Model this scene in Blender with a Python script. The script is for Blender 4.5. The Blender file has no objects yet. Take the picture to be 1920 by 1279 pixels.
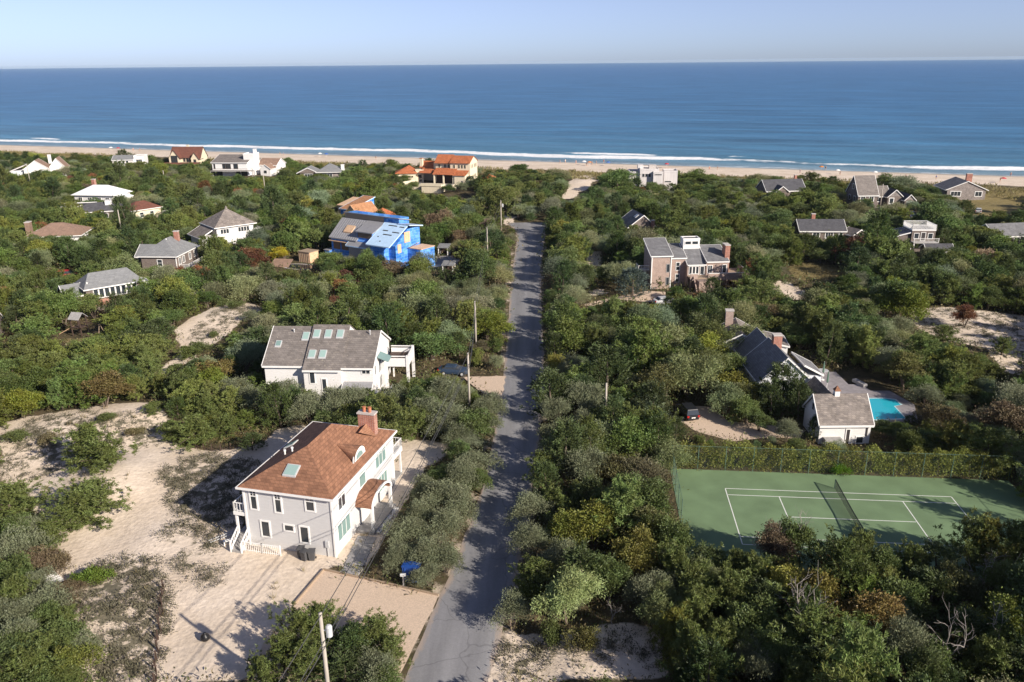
import bpy, math, random
import numpy as np
from mathutils import Matrix, Vector
SC = bpy.context.scene
COL = SC.collection
RAD = math.radians
rng = np.random.default_rng(7)
random.seed(7)

# ------------------------------------------------------------------ camera, sky, sun, exposure
FPX, CAMH, PITCH, ROLL = 1525.0, 44.6, RAD(18.962), RAD(0.582)
_fw = np.array([0, math.cos(PITCH), -math.sin(PITCH)])
_up = np.array([0, math.sin(PITCH), math.cos(PITCH)])
_rt = np.array([1.0, 0, 0])
CR = math.cos(ROLL) * _rt - math.sin(ROLL) * _up
CU = math.sin(ROLL) * _rt + math.cos(ROLL) * _up
cam = bpy.data.cameras.new('camera')
cam.sensor_width = 36.0
cam.lens = FPX / 1920 * 36.0
cam.clip_start, cam.clip_end = 0.5, 60000
cob = bpy.data.objects.new('camera', cam)
COL.objects.link(cob)
cob.matrix_world = Matrix(((CR[0], CU[0], -_fw[0], 0), (CR[1], CU[1], -_fw[1], 0), (CR[2], CU[2], -_fw[2], CAMH), (0, 0, 0, 1)))
SC.camera = cob

SUN_EL, SUN_AZ = RAD(26), RAD(130)      # azimuth from +Y towards +X
sdir = Vector((math.sin(SUN_AZ) * math.cos(SUN_EL), math.cos(SUN_AZ) * math.cos(SUN_EL), math.sin(SUN_EL)))
w = bpy.data.worlds.new('World')
SC.world = w
w.use_nodes = True
nt = w.node_tree
bg = nt.nodes['Background']
sky = nt.nodes.new('ShaderNodeTexSky')
sky.sky_type = 'NISHITA'
sky.sun_disc = False
sky.sun_elevation, sky.sun_rotation = SUN_EL, SUN_AZ
sky.altitude, sky.air_density, sky.dust_density, sky.ozone_density = 0, 0.6, 0.35, 7.0
tn = nt.nodes.new('ShaderNodeMix'); tn.data_type = 'RGBA'; tn.blend_type = 'MULTIPLY'; tn.inputs[0].default_value = 1
tn.inputs[7].default_value = (1.07, 1.03, 1.20, 1)          # bluish tint multiplied into the colour, the same all over the sky
nt.links.new(sky.outputs[0], tn.inputs[6]); 
hs_ = nt.nodes.new('ShaderNodeHueSaturation'); hs_.inputs['Saturation'].default_value = .66
nt.links.new(tn.outputs[2], hs_.inputs['Color']); nt.links.new(hs_.outputs[0], bg.inputs[0])
bg.inputs[1].default_value = 0.074
sl = bpy.data.lights.new('sun', 'SUN')
sl.energy, sl.angle, sl.color = 5.0, RAD(0.6), (1.0, 0.90, 0.77)
so = bpy.data.objects.new('sun', sl)
COL.objects.link(so)
so.rotation_euler = (-sdir).to_track_quat('-Z', 'Y').to_euler()
SC.view_settings.view_transform = 'Standard'
SC.view_settings.look = 'None'
SC.view_settings.exposure = 0.6
SC.view_settings.gamma = 1.0
SC.cycles.max_bounces = 6
SC.cycles.transparent_max_bounces = 8

# ------------------------------------------------------------------ survey helpers (plan positions)
def P(px, py, z=0.0):
    d = _fw + CR * ((px - 960) / FPX) + CU * ((640 - py) / FPX)
    t = (z - CAMH) / d[2]
    return d[0] * t, d[1] * t

def proj(x, y, z):
    d = np.stack([np.asarray(x, float), np.asarray(y, float), np.asarray(z, float) - CAMH], -1)
    dz = d @ _fw
    return 960 + FPX * (d @ CR) / dz, 640 - FPX * (d @ CU) / dz, FPX / dz

def inpoly(x, y, poly):
    x = np.asarray(x, float); y = np.asarray(y, float)
    r = np.zeros(x.shape, bool)
    n = len(poly)
    for i in range(n):
        x1, y1 = poly[i]; x2, y2 = poly[(i + 1) % n]
        if y1 == y2: continue
        c = ((y1 > y) != (y2 > y)) & (x < (x2 - x1) * (y - y1) / (y2 - y1) + x1)
        r ^= c
    return r

def vnoise(x, y, s, seed=0):
    a = seed * 1.7
    X, Y = np.asarray(x) / s, np.asarray(y) / s
    return (np.sin(X * 1.0 + 1.3 * np.sin(Y * .7 + a) + a) + np.sin(Y * 1.13 + 1.2 * np.sin(X * .8 + a * 2) + 2 * a) + np.sin((X + Y) * .71 + 1.5 * np.sin((X - Y) * .53 + a) + a)) / 3

# shore frame: q grows offshore, t runs along the shore
SN = np.array([0.3358, 0.9419]); ST = np.array([0.9419, -0.3358])
SHORE = -14.0
SEA_Z = -2.2
def shore_q(x, y): return x * SN[0] + y * SN[1] - 404.0

# ------------------------------------------------------------------ materials
MATS = {}
def nodes(name):
    m = bpy.data.materials.new(name); m.use_nodes = True
    MATS[name] = m
    n = m.node_tree.nodes; l = m.node_tree.links
    return m, n, l, n['Principled BSDF']

def mat(name, col, rough=0.7, var=0.12, scale=3.0, bump=0.0, bscale=20.0, metal=0.0, spec=0.3, stretch=(1, 1, 1)):
    m, n, l, b = nodes(name)
    tc = n.new('ShaderNodeTexCoord'); mp = n.new('ShaderNodeMapping')
    mp.inputs['Scale'].default_value = stretch
    l.new(tc.outputs['Object'], mp.inputs[0])
    nz = n.new('ShaderNodeTexNoise'); nz.inputs['Scale'].default_value = scale; nz.inputs['Detail'].default_value = 6
    l.new(mp.outputs[0], nz.inputs['Vector'])
    rp = n.new('ShaderNodeValToRGB')
    rp.color_ramp.elements[0].position = .3; rp.color_ramp.elements[1].position = .7
    rp.color_ramp.elements[0].color = (*[c * (1 - var) for c in col], 1)
    rp.color_ramp.elements[1].color = (*[min(1, c * (1 + var)) for c in col], 1)
    l.new(nz.outputs[0], rp.inputs[0]); l.new(rp.outputs[0], b.inputs['Base Color'])
    b.inputs['Roughness'].default_value = rough; b.inputs['Metallic'].default_value = metal
    b.inputs['Specular IOR Level'].default_value = spec
    if bump:
        n2 = n.new('ShaderNodeTexNoise'); n2.inputs['Scale'].default_value = bscale; n2.inputs['Detail'].default_value = 4
        l.new(mp.outputs[0], n2.inputs['Vector'])
        bp = n.new('ShaderNodeBump'); bp.inputs['Strength'].default_value = bump; bp.inputs['Distance'].default_value = .1
        l.new(n2.outputs[0], bp.inputs['Height']); l.new(bp.outputs[0], b.inputs['Normal'])
    return m

def shingle(name, c1, c2, row=.3, width=.9, mortar=None, var=.25, lichen=None):
    """courses of shingles: rows follow height, columns follow the run of the eave"""
    m, n, l, b = nodes(name)
    tc = n.new('ShaderNodeTexCoord'); sp = n.new('ShaderNodeSeparateXYZ'); l.new(tc.outputs['Object'], sp.inputs[0])
    a = n.new('ShaderNodeMath'); a.operation = 'ADD'; l.new(sp.outputs[0], a.inputs[0]); l.new(sp.outputs[1], a.inputs[1])
    z = n.new('ShaderNodeMath'); z.operation = 'MULTIPLY'; z.inputs[1].default_value = 1.7; l.new(sp.outputs[2], z.inputs[0])
    cb = n.new('ShaderNodeCombineXYZ'); l.new(a.outputs[0], cb.inputs[0]); l.new(z.outputs[0], cb.inputs[1])
    br = n.new('ShaderNodeTexBrick'); l.new(cb.outputs[0], br.inputs['Vector'])
    br.inputs['Scale'].default_value = 1; br.inputs['Brick Width'].default_value = width; br.inputs['Row Height'].default_value = row
    br.inputs['Mortar Size'].default_value = .02; br.inputs['Bias'].default_value = 0
    br.inputs['Color1'].default_value = (*c1, 1); br.inputs['Color2'].default_value = (*c2, 1)
    mo = mortar or [c * .55 for c in c1]
    br.inputs['Mortar'].default_value = (*mo, 1)
    nz = n.new('ShaderNodeTexNoise'); nz.inputs['Scale'].default_value = .9; nz.inputs['Detail'].default_value = 8; nz.inputs['Roughness'].default_value = .7
    l.new(tc.outputs['Object'], nz.inputs['Vector'])
    mr = n.new('ShaderNodeMapRange'); mr.inputs[1].default_value = .3; mr.inputs[2].default_value = .7
    mr.inputs[3].default_value = 1 - var; mr.inputs[4].default_value = 1 + var; l.new(nz.outputs[0], mr.inputs[0])
    mx = n.new('ShaderNodeMix'); mx.data_type = 'RGBA'; mx.blend_type = 'MULTIPLY'; mx.inputs[0].default_value = 1
    l.new(br.outputs[0], mx.inputs[6]); l.new(mr.outputs[0], mx.inputs[7])
    out = mx.outputs[2]
    if lichen:
        n3 = n.new('ShaderNodeTexNoise'); n3.inputs['Scale'].default_value = 2.6; n3.inputs['Detail'].default_value = 5
        l.new(tc.outputs['Object'], n3.inputs['Vector'])
        m3 = n.new('ShaderNodeMapRange'); m3.inputs[1].default_value = .6; m3.inputs[2].default_value = .72; m3.inputs[4].default_value = .75
        l.new(n3.outputs[0], m3.inputs[0])
        x3 = n.new('ShaderNodeMix'); x3.data_type = 'RGBA'; l.new(m3.outputs[0], x3.inputs[0]); l.new(out, x3.inputs[6]); x3.inputs[7].default_value = (*lichen, 1)
        out = x3.outputs[2]
    l.new(out, b.inputs['Base Color'])
    bp = n.new('ShaderNodeBump'); bp.inputs['Strength'].default_value = .5; bp.inputs['Distance'].default_value = .03
    l.new(br.outputs[1], bp.inputs['Height']); bp.invert = True; l.new(bp.outputs[0], b.inputs['Normal'])
    b.inputs['Roughness'].default_value = .85; b.inputs['Specular IOR Level'].default_value = .2
    return m

def glassy(name, col, rough=.08, spec=.6):
    m, n, l, b = nodes(name)
    b.inputs['Base Color'].default_value = (*col, 1); b.inputs['Roughness'].default_value = rough; b.inputs['Specular IOR Level'].default_value = spec
    return m

def foliage(name, use_attr=False):
    m, n, l, b = nodes(name)
    n.remove(b)
    out = n['Material Output']
    if use_attr:
        oc = n.new('ShaderNodeAttribute'); oc.attribute_name = 'col'; oc.attribute_type = 'INSTANCER'; csock = oc.outputs[0]
    else:
        oi = n.new('ShaderNodeObjectInfo'); csock = oi.outputs['Color']
    at = n.new('ShaderNodeAttribute'); at.attribute_name = 'tint'
    hs = n.new('ShaderNodeHueSaturation')
    mh = n.new('ShaderNodeMapRange'); mh.inputs[3].default_value = .475; mh.inputs[4].default_value = .515; l.new(at.outputs['Fac'], mh.inputs[0])
    mv = n.new('ShaderNodeMapRange'); mv.inputs[3].default_value = .7; mv.inputs[4].default_value = 1.35; l.new(at.outputs['Fac'], mv.inputs[0])
    l.new(mh.outputs[0], hs.inputs['Hue']); l.new(mv.outputs[0], hs.inputs['Value']); l.new(csock, hs.inputs['Color'])
    d = n.new('ShaderNodeBsdfDiffuse'); t = n.new('ShaderNodeBsdfTranslucent'); g = n.new('ShaderNodeBsdfGlossy')
    g.inputs['Roughness'].default_value = .5; g.inputs['Color'].default_value = (.9, .95, 1, 1)
    l.new(hs.outputs[0], d.inputs[0]); l.new(hs.outputs[0], t.inputs[0])
    m1 = n.new('ShaderNodeMixShader'); m1.inputs[0].default_value = .26; l.new(d.outputs[0], m1.inputs[1]); l.new(t.outputs[0], m1.inputs[2])
    m2 = n.new('ShaderNodeMixShader'); m2.inputs[0].default_value = .015; l.new(m1.outputs[0], m2.inputs[1]); l.new(g.outputs[0], m2.inputs[2])
    l.new(m2.outputs[0], out.inputs[0])
    return m

M = MATS
foliage('leaf'); foliage('leaf_far', True)
mat('bark', (.13, .10, .08), .9, .3, 6); mat('bark_grey', (.30, .27, .245), .9, .2, 6)
mat('white_paint', (.78, .77, .75), .55, .04, 2); mat('white_siding', (.70, .69, .68), .6, .06, 1.5, .15, 12, stretch=(1, 1, 6))
mat('grey_siding', (.57, .565, .565), .6, .05, 1.2, .2, 9, stretch=(1, 1, 7))
mat('shade_siding', (.60, .62, .66), .6, .06, 1.5)
shingle('roof_brown', (.325, .165, .10), (.215, .108, .068), .28, .5)
shingle('roof_grey', (.22, .195, .18), (.165, .148, .138), .3, .9, lichen=(.34, .30, .25))
shingle('roof_slate', (.20, .20, .208), (.16, .16, .168), .3, .9)
shingle('roof_pale', (.24, .245, .25), (.20, .205, .215), .3, .9, var=.12)
shingle('roof_dark', (.10, .10, .11), (.08, .08, .09), .3, .9)
shingle('roof_tan', (.30, .20, .15), (.25, .17, .13), .3, .9, var=.15)
shingle('roof_tudor', (.17, .075, .055), (.14, .06, .045), .3, .9, var=.15)
shingle('roof_terracotta', (.50, .17, .075), (.36, .115, .05), .45, .35, var=.22)
shingle('roof_weathered', (.27, .235, .21), (.17, .15, .14), .3, .5, var=.35)
shingle('roof_cedar', (.46, .24, .13), (.36, .18, .09), .35, .6, var=.2)
shingle('wall_shingle', (.23, .19, .17), (.17, .14, .125), .22, .3, var=.2)
shingle('wall_shingle_light', (.34, .30, .28), (.24, .21, .20), .22, .3, var=.3)
shingle('wall_pink', (.45, .345, .295), (.38, .285, .245), .25, .35, var=.15)
shingle('brick', (.42, .17, .11), (.30, .11, .075), .18, .5, (.45, .40, .36))
mat('roof_white', (.72, .74, .76), .6, .06, 2); mat('roof_metal', (.27, .27, .285), .45, .1, 2, spec=.4)
mat('cream', (.66, .58, .43), .7, .08, 1); mat('stucco', (.68, .60, .45), .8, .08, 1, .1)
mat('concrete', (.60, .57, .56), .8, .10, .8, .1, 10, stretch=(2, 2, .3)); mat('concrete_cap', (.5, .46, .43), .85, .1, 3)
mat('timber_dark', (.075, .05, .04), .8, .2, 4); mat('timber', (.34, .26, .19), .8, .2, 4, stretch=(6, 6, 1)); mat('timber_grey', (.33, .32, .31), .8, .15, 3)
mat('plywood', (.62, .42, .27), .75, .15, 2); mat('plywood_dark', (.17, .12, .085), .8, .25, 3, stretch=(4, 4, .6))
shingle('wrap_blue', (.13, .34, .74), (.025, .155, .56), 1.0, 1.7, (.32, .52, .86), .45); mat('wrap_sky', (.48, .66, .86), .45, .08, 1.5)
mat('pole_wood', (.40, .36, .31), .85, .15, 5, stretch=(4, 4, .4)); mat('metal_grey', (.5, .51, .52), .4, .08, 4, spec=.5); mat('wire', (.07, .07, .07), .6, .05)
mat('bin_grey', (.075, .075, .08), .55, .1, 3); mat('black_plastic', (.015, .015, .017), .35, .2, 6); mat('blue_paint', (.02, .075, .32), .4, .1, 3)
mat('door_dark', (.05, .045, .045), .5, .1); mat('clay', (.45, .17, .09), .7, .1)
glassy('glass', (.035, .042, .05)); glassy('glass_sky', (.30, .43, .40), .15, .5); glassy('glass_pale', (.20, .30, .285), .1, .5)  # glass_sky: skylight panes, the pale sky reflection put into the base colour
mat('court_green', (.152, .228, .122), .75, .17, .32, .03, 30); mat('court_line', (.72, .74, .70), .7, .06, 3); mat('fence_green', (.10, .165, .125), .6, .1)
mat('net_black', (.025, .03, .028), .7, .1)
mat('gravel', (.60, .47, .36), .9, .16, 9, .35, 25); mat('paving', (.30, .29, .29), .85, .15, 1.2); mat('pool_deck', (.27, .25, .26), .85, .15, 1.5)
mat('pool_tile', (.45, .62, .66), .4, .1, 4)
mat('skin', (.5, .33, .25), .6, .1)
for nm, c in dict(car_black=(.012, .013, .018), car_silver=(.45, .46, .48), car_red=(.35, .02, .025), car_blue=(.03, .05, .09), car_white=(.7, .7, .7)).items():
    mm = mat(nm, c, .42, .03, 2, spec=.4); mm.node_tree.nodes['Principled BSDF'].inputs['Coat Weight'].default_value = .12
mat('rubber', (.02, .02, .02), .9, .1); glassy('tail_red', (.4, .01, .01), .2)
glassy('pool_water', (.03, .42, .54), .06, .4)

def asphalt():
    m, n, l, b = nodes('asphalt')
    tc = n.new('ShaderNodeTexCoord')
    def nz(s, d=5, st=(1, 1, 1), r=.6):
        mp = n.new('ShaderNodeMapping'); mp.inputs['Scale'].default_value = st; l.new(tc.outputs['Object'], mp.inputs[0])
        x = n.new('ShaderNodeTexNoise'); x.inputs['Scale'].default_value = s; x.inputs['Detail'].default_value = d; x.inputs['Roughness'].default_value = r
        l.new(mp.outputs[0], x.inputs['Vector']); return x.outputs[0]
    r1 = n.new('ShaderNodeValToRGB'); l.new(nz(.5, 8, (1.6, .14, 1), .65), r1.inputs[0])
    r1.color_ramp.elements[0].position = .32; r1.color_ramp.elements[0].color = (.20, .20, .212, 1)
    r1.color_ramp.elements[1].position = .68; r1.color_ramp.elements[1].color = (.265, .265, .275, 1)
    r2 = n.new('ShaderNodeMapRange'); l.new(nz(6, 4), r2.inputs[0]); r2.inputs[1].default_value = .35; r2.inputs[2].default_value = .65; r2.inputs[3].default_value = .94; r2.inputs[4].default_value = 1.06
    mx = n.new('ShaderNodeMix'); mx.data_type = 'RGBA'; mx.blend_type = 'MULTIPLY'; mx.inputs[0].default_value = 1
    l.new(r1.outputs[0], mx.inputs[6]); l.new(r2.outputs[0], mx.inputs[7])
    # cracks sealed with tar
    vo = n.new('ShaderNodeTexVoronoi'); vo.feature = 'DISTANCE_TO_EDGE'; vo.inputs['Scale'].default_value = .16
    ad = n.new('ShaderNodeVectorMath'); ad.operation = 'ADD'
    nn = n.new('ShaderNodeTexNoise'); nn.inputs['Scale'].default_value = .8; l.new(tc.outputs['Object'], nn.inputs['Vector'])
    l.new(tc.outputs['Object'], ad.inputs[0]); l.new(nn.outputs[1], ad.inputs[1]); l.new(ad.outputs[0], vo.inputs['Vector'])
    cr = n.new('ShaderNodeMapRange'); l.new(vo.outputs[0], cr.inputs[0]); cr.inputs[1].default_value = .004; cr.inputs[2].default_value = .010; cr.inputs[3].default_value = .3; cr.inputs[4].default_value = 0
    mk = n.new('ShaderNodeMix'); mk.data_type = 'RGBA'; l.new(cr.outputs[0], mk.inputs[0]); l.new(mx.outputs[2], mk.inputs[6]); mk.inputs[7].default_value = (.05, .05, .055, 1)
    ac = n.new('ShaderNodeAttribute'); ac.attribute_name = 'across'
    tr = n.new('ShaderNodeValToRGB'); l.new(ac.outputs['Fac'], tr.inputs[0]); e = tr.color_ramp.elements; e[0].position = 0; e[0].color = (1.08, 1.08, 1.08, 1); e[1].position = 1; e[1].color = (1.08, 1.08, 1.08, 1)
    for p_, v_ in ((.16, 1.04), (.28, .9), (.5, 1.1), (.72, .9), (.84, 1.04)): k_ = e.new(p_); k_.color = (v_, v_, v_, 1)
    mt = n.new('ShaderNodeMix'); mt.data_type = 'RGBA'; mt.blend_type = 'MULTIPLY'; mt.inputs[0].default_value = 1; l.new(mk.outputs[2], mt.inputs[6]); l.new(tr.outputs[0], mt.inputs[7])
    ed = n.new('ShaderNodeMath'); ed.operation = 'PINGPONG'; l.new(ac.outputs['Fac'], ed.inputs[0]); ed.inputs[1].default_value = .5
    dn = n.new('ShaderNodeMath'); dn.operation = 'MULTIPLY_ADD'; l.new(nz(.9, 6, (1, .4, 1), .7), dn.inputs[0]); dn.inputs[1].default_value = -.34; l.new(ed.outputs[0], dn.inputs[2])
    df = n.new('ShaderNodeMapRange'); l.new(dn.outputs[0], df.inputs[0]); df.inputs[1].default_value = -.17; df.inputs[2].default_value = -.09; df.inputs[3].default_value = .8; df.inputs[4].default_value = 0
    ms = n.new('ShaderNodeMix'); ms.data_type = 'RGBA'; l.new(df.outputs[0], ms.inputs[0]); l.new(mt.outputs[2], ms.inputs[6]); ms.inputs[7].default_value = (.42, .33, .26, 1)
    l.new(ms.outputs[2], b.inputs['Base Color']); b.inputs['Roughness'].default_value = .85; b.inputs['Specular IOR Level'].default_value = .25
    bp = n.new('ShaderNodeBump'); bp.inputs['Strength'].default_value = .2; bp.inputs['Distance'].default_value = .02; l.new(nz(40, 2), bp.inputs['Height']); l.new(bp.outputs[0], b.inputs['Normal'])
asphalt()

def ground_mat():
    m, n, l, b = nodes('ground')
    tc = n.new('ShaderNodeTexCoord')
    def nz(s, d=6, r=.6, vec=None, dist=0):
        x = n.new('ShaderNodeTexNoise'); x.inputs['Scale'].default_value = s; x.inputs['Detail'].default_value = d; x.inputs['Roughness'].default_value = r; x.inputs['Distortion'].default_value = dist
        l.new(vec or tc.outputs['Object'], x.inputs['Vector']); return x.outputs[0]
    def ramp(src, p0, c0, p1, c1):
        r = n.new('ShaderNodeValToRGB'); l.new(src, r.inputs[0])
        r.color_ramp.elements[0].position = p0; r.color_ramp.elements[0].color = (*c0, 1); r.color_ramp.elements[1].position = p1; r.color_ramp.elements[1].color = (*c1, 1); return r.outputs[0]
    def mapr(src, a, c, x=0, y=1):
        r = n.new('ShaderNodeMapRange'); l.new(src, r.inputs[0]); r.inputs[1].default_value = a; r.inputs[2].default_value = c; r.inputs[3].default_value = x; r.inputs[4].default_value = y; return r.outputs[0]
    def math_(op, a, c):
        k = n.new('ShaderNodeMath'); k.operation = op
        for i, s in enumerate((a, c)):
            if isinstance(s, (int, float)): k.inputs[i].default_value = s
            else: l.new(s, k.inputs[i])
        return k.outputs[0]
    def mix(f, a, c):
        x = n.new('ShaderNodeMix'); x.data_type = 'RGBA'; l.new(f, x.inputs[0])
        for i, s in ((6, a), (7, c)):
            if isinstance(s, tuple): x.inputs[i].default_value = (*s, 1)
            else: l.new(s, x.inputs[i])
        return x.outputs[2]
    def attr(nm):
        a = n.new('ShaderNodeAttribute'); a.attribute_name = nm; return a.outputs['Fac']
    floor_c = ramp(nz(.35, 8, .7), .35, (.055, .050, .028), .7, (.15, .115, .07))
    sand_c = ramp(nz(.12, 7, .65), .35, (.62, .525, .42), .68, (.77, .675, .575))
    sand_f = ramp(nz(1.6, 6, .75), .3, (.80, .78, .76), .7, (1.1, 1.08, 1.06))
    mm = n.new('ShaderNodeMix'); mm.data_type = 'RGBA'; mm.blend_type = 'MULTIPLY'; mm.inputs[0].default_value = 1; l.new(sand_c, mm.inputs[6]); l.new(sand_f, mm.inputs[7]); sand_c = mm.outputs[2]
    grass_c = ramp(nz(.5, 8, .75), .3, (.17, .135, .06), .7, (.30, .245, .115))
    heath_c = ramp(nz(2.2, 6, .7), .3, (.13, .12, .085), .7, (.22, .195, .14))
    brk = nz(.45, 8, .7, dist=.4)
    fs = mapr(math_('ADD', attr('sand'), math_('MULTIPLY', math_('SUBTRACT', brk, .5), .9)), .42, .58)
    fg = mapr(math_('ADD', attr('grass'), math_('MULTIPLY', math_('SUBTRACT', nz(.3, 8, .7), .5), 1.2)), .4, .62)
    fh = mapr(math_('ADD', attr('heath'), math_('MULTIPLY', math_('SUBTRACT', nz(.75, 5, .62, dist=.3), .5), 2.6)), .62, .78)
    fw = mapr(attr('wet'), 0, 1)
    c = mix(fs, floor_c, sand_c)
    c = mix(fh, c, heath_c)
    c = mix(fg, c, grass_c)
    c = mix(fw, c, (.36, .32, .275))
    l.new(c, b.inputs['Base Color'])
    b.inputs['Roughness'].default_value = .95; b.inputs['Specular IOR Level'].default_value = .1
    bp = n.new('ShaderNodeBump'); bp.inputs['Strength'].default_value = .38; bp.inputs['Distance'].default_value = .2
    vo = n.new('ShaderNodeTexVoronoi'); vo.inputs['Scale'].default_value = 2.2; l.new(tc.outputs['Object'], vo.inputs['Vector'])
    hsum = math_('ADD', math_('MULTIPLY', nz(1.4, 6, .7), 1.0), math_('MULTIPLY', vo.outputs[0], .45))
    l.new(hsum, bp.inputs['Height']); l.new(bp.outputs[0], b.inputs['Normal'])
ground_mat()

def sea_mat():
    m, n, l, b = nodes('sea')
    tc = n.new('ShaderNodeTexCoord')
    def nz(s, st, d=4, r=.55):
        mp = n.new('ShaderNodeMapping'); mp.inputs['Scale'].default_value = st; l.new(tc.outputs['Object'], mp.inputs[0])
        x = n.new('ShaderNodeTexNoise'); x.inputs['Scale'].default_value = s; x.inputs['Detail'].default_value = d; x.inputs['Roughness'].default_value = r; l.new(mp.outputs[0], x.inputs['Vector']); return x.outputs[0]
    def attr(nm):
        a = n.new('ShaderNodeAttribute'); a.attribute_name = nm; return a.outputs['Fac']
    sh = attr('shallow'); fo = attr('foam')
    cr = n.new('ShaderNodeValToRGB'); l.new(sh, cr.inputs[0])
    e = cr.color_ramp.elements
    e[0].position = 0; e[0].color = (.038, .135, .310, 1); e[1].position = 1; e[1].color = (.24, .29, .31, 1)
    k = e.new(.45); k.color = (.046, .155, .300, 1); k = e.new(.8); k.color = (.085, .215, .315, 1)
    # streaks of wind and swell
    st = n.new('ShaderNodeMapRange'); l.new(nz(.045, (.2, 1, 1), 9, .72), st.inputs[0]); st.inputs[1].default_value = .3; st.inputs[2].default_value = .7; st.inputs[3].default_value = .62; st.inputs[4].default_value = 1.38
    s2 = n.new('ShaderNodeMapRange'); l.new(nz(.022, (.3, 1, 1), 10, .85), s2.inputs[0]); s2.inputs[1].default_value = .3; s2.inputs[2].default_value = .7; s2.inputs[3].default_value = .80; s2.inputs[4].default_value = 1.22
    sm = n.new('ShaderNodeMath'); sm.operation = 'MULTIPLY'; l.new(st.outputs[0], sm.inputs[0]); l.new(s2.outputs[0], sm.inputs[1])
    mx = n.new('ShaderNodeMix'); mx.data_type = 'RGBA'; mx.blend_type = 'MULTIPLY'; mx.inputs[0].default_value = 1; l.new(cr.outputs[0], mx.inputs[6]); l.new(sm.outputs[0], mx.inputs[7])
    ad = n.new('ShaderNodeMath'); ad.operation = 'MULTIPLY_ADD'; l.new(nz(.28, (.35, 1, 1), 7, .7), ad.inputs[0]); ad.inputs[1].default_value = 1.5; l.new(fo, ad.inputs[2])
    ff = n.new('ShaderNodeMapRange'); l.new(ad.outputs[0], ff.inputs[0]); ff.inputs[1].default_value = 1.2; ff.inputs[2].default_value = 1.5
    mf = n.new('ShaderNodeMix'); mf.data_type = 'RGBA'; l.new(ff.outputs[0], mf.inputs[0]); l.new(mx.outputs[2], mf.inputs[6]); mf.inputs[7].default_value = (.78, .80, .82, 1)
    l.new(mf.outputs[2], b.inputs['Base Color'])
    rr = n.new('ShaderNodeMapRange'); l.new(ff.outputs[0], rr.inputs[0]); rr.inputs[3].default_value = .38; rr.inputs[4].default_value = .9; l.new(rr.outputs[0], b.inputs['Roughness'])
    b.inputs['Specular IOR Level'].default_value = .22; b.inputs['IOR'].default_value = 1.33
    b1 = n.new('ShaderNodeBump'); b1.inputs['Strength'].default_value = .9; b1.inputs['Distance'].default_value = 3.0; l.new(nz(.06, (.35, 1, 1), 8, .68), b1.inputs['Height'])
    b2 = n.new('ShaderNodeBump'); b2.inputs['Strength'].default_value = .6; b2.inputs['Distance'].default_value = .5; l.new(nz(.45, (.6, 1, 1), 5), b2.inputs['Height']); l.new(b1.outputs[0], b2.inputs['Normal'])
    l.new(b2.outputs[0], b.inputs['Normal'])
sea_mat()

# ------------------------------------------------------------------ mesh helpers
def link(o, parent=None):
    COL.objects.link(o)
    if parent is not None: o.parent = parent
    return o

def tag(o, label=None, cat=None, group=None, kind=None):
    if label: o['label'] = label
    if cat: o['category'] = cat
    if group: o['group'] = group
    if kind: o['kind'] = kind
    return o

def empty(name, x, y, z=0, rot=0):
    o = bpy.data.objects.new(name, None)
    o.empty_display_size = .3
    o.location = (x, y, z); o.rotation_euler = (0, 0, RAD(rot))
    return link(o)

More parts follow.
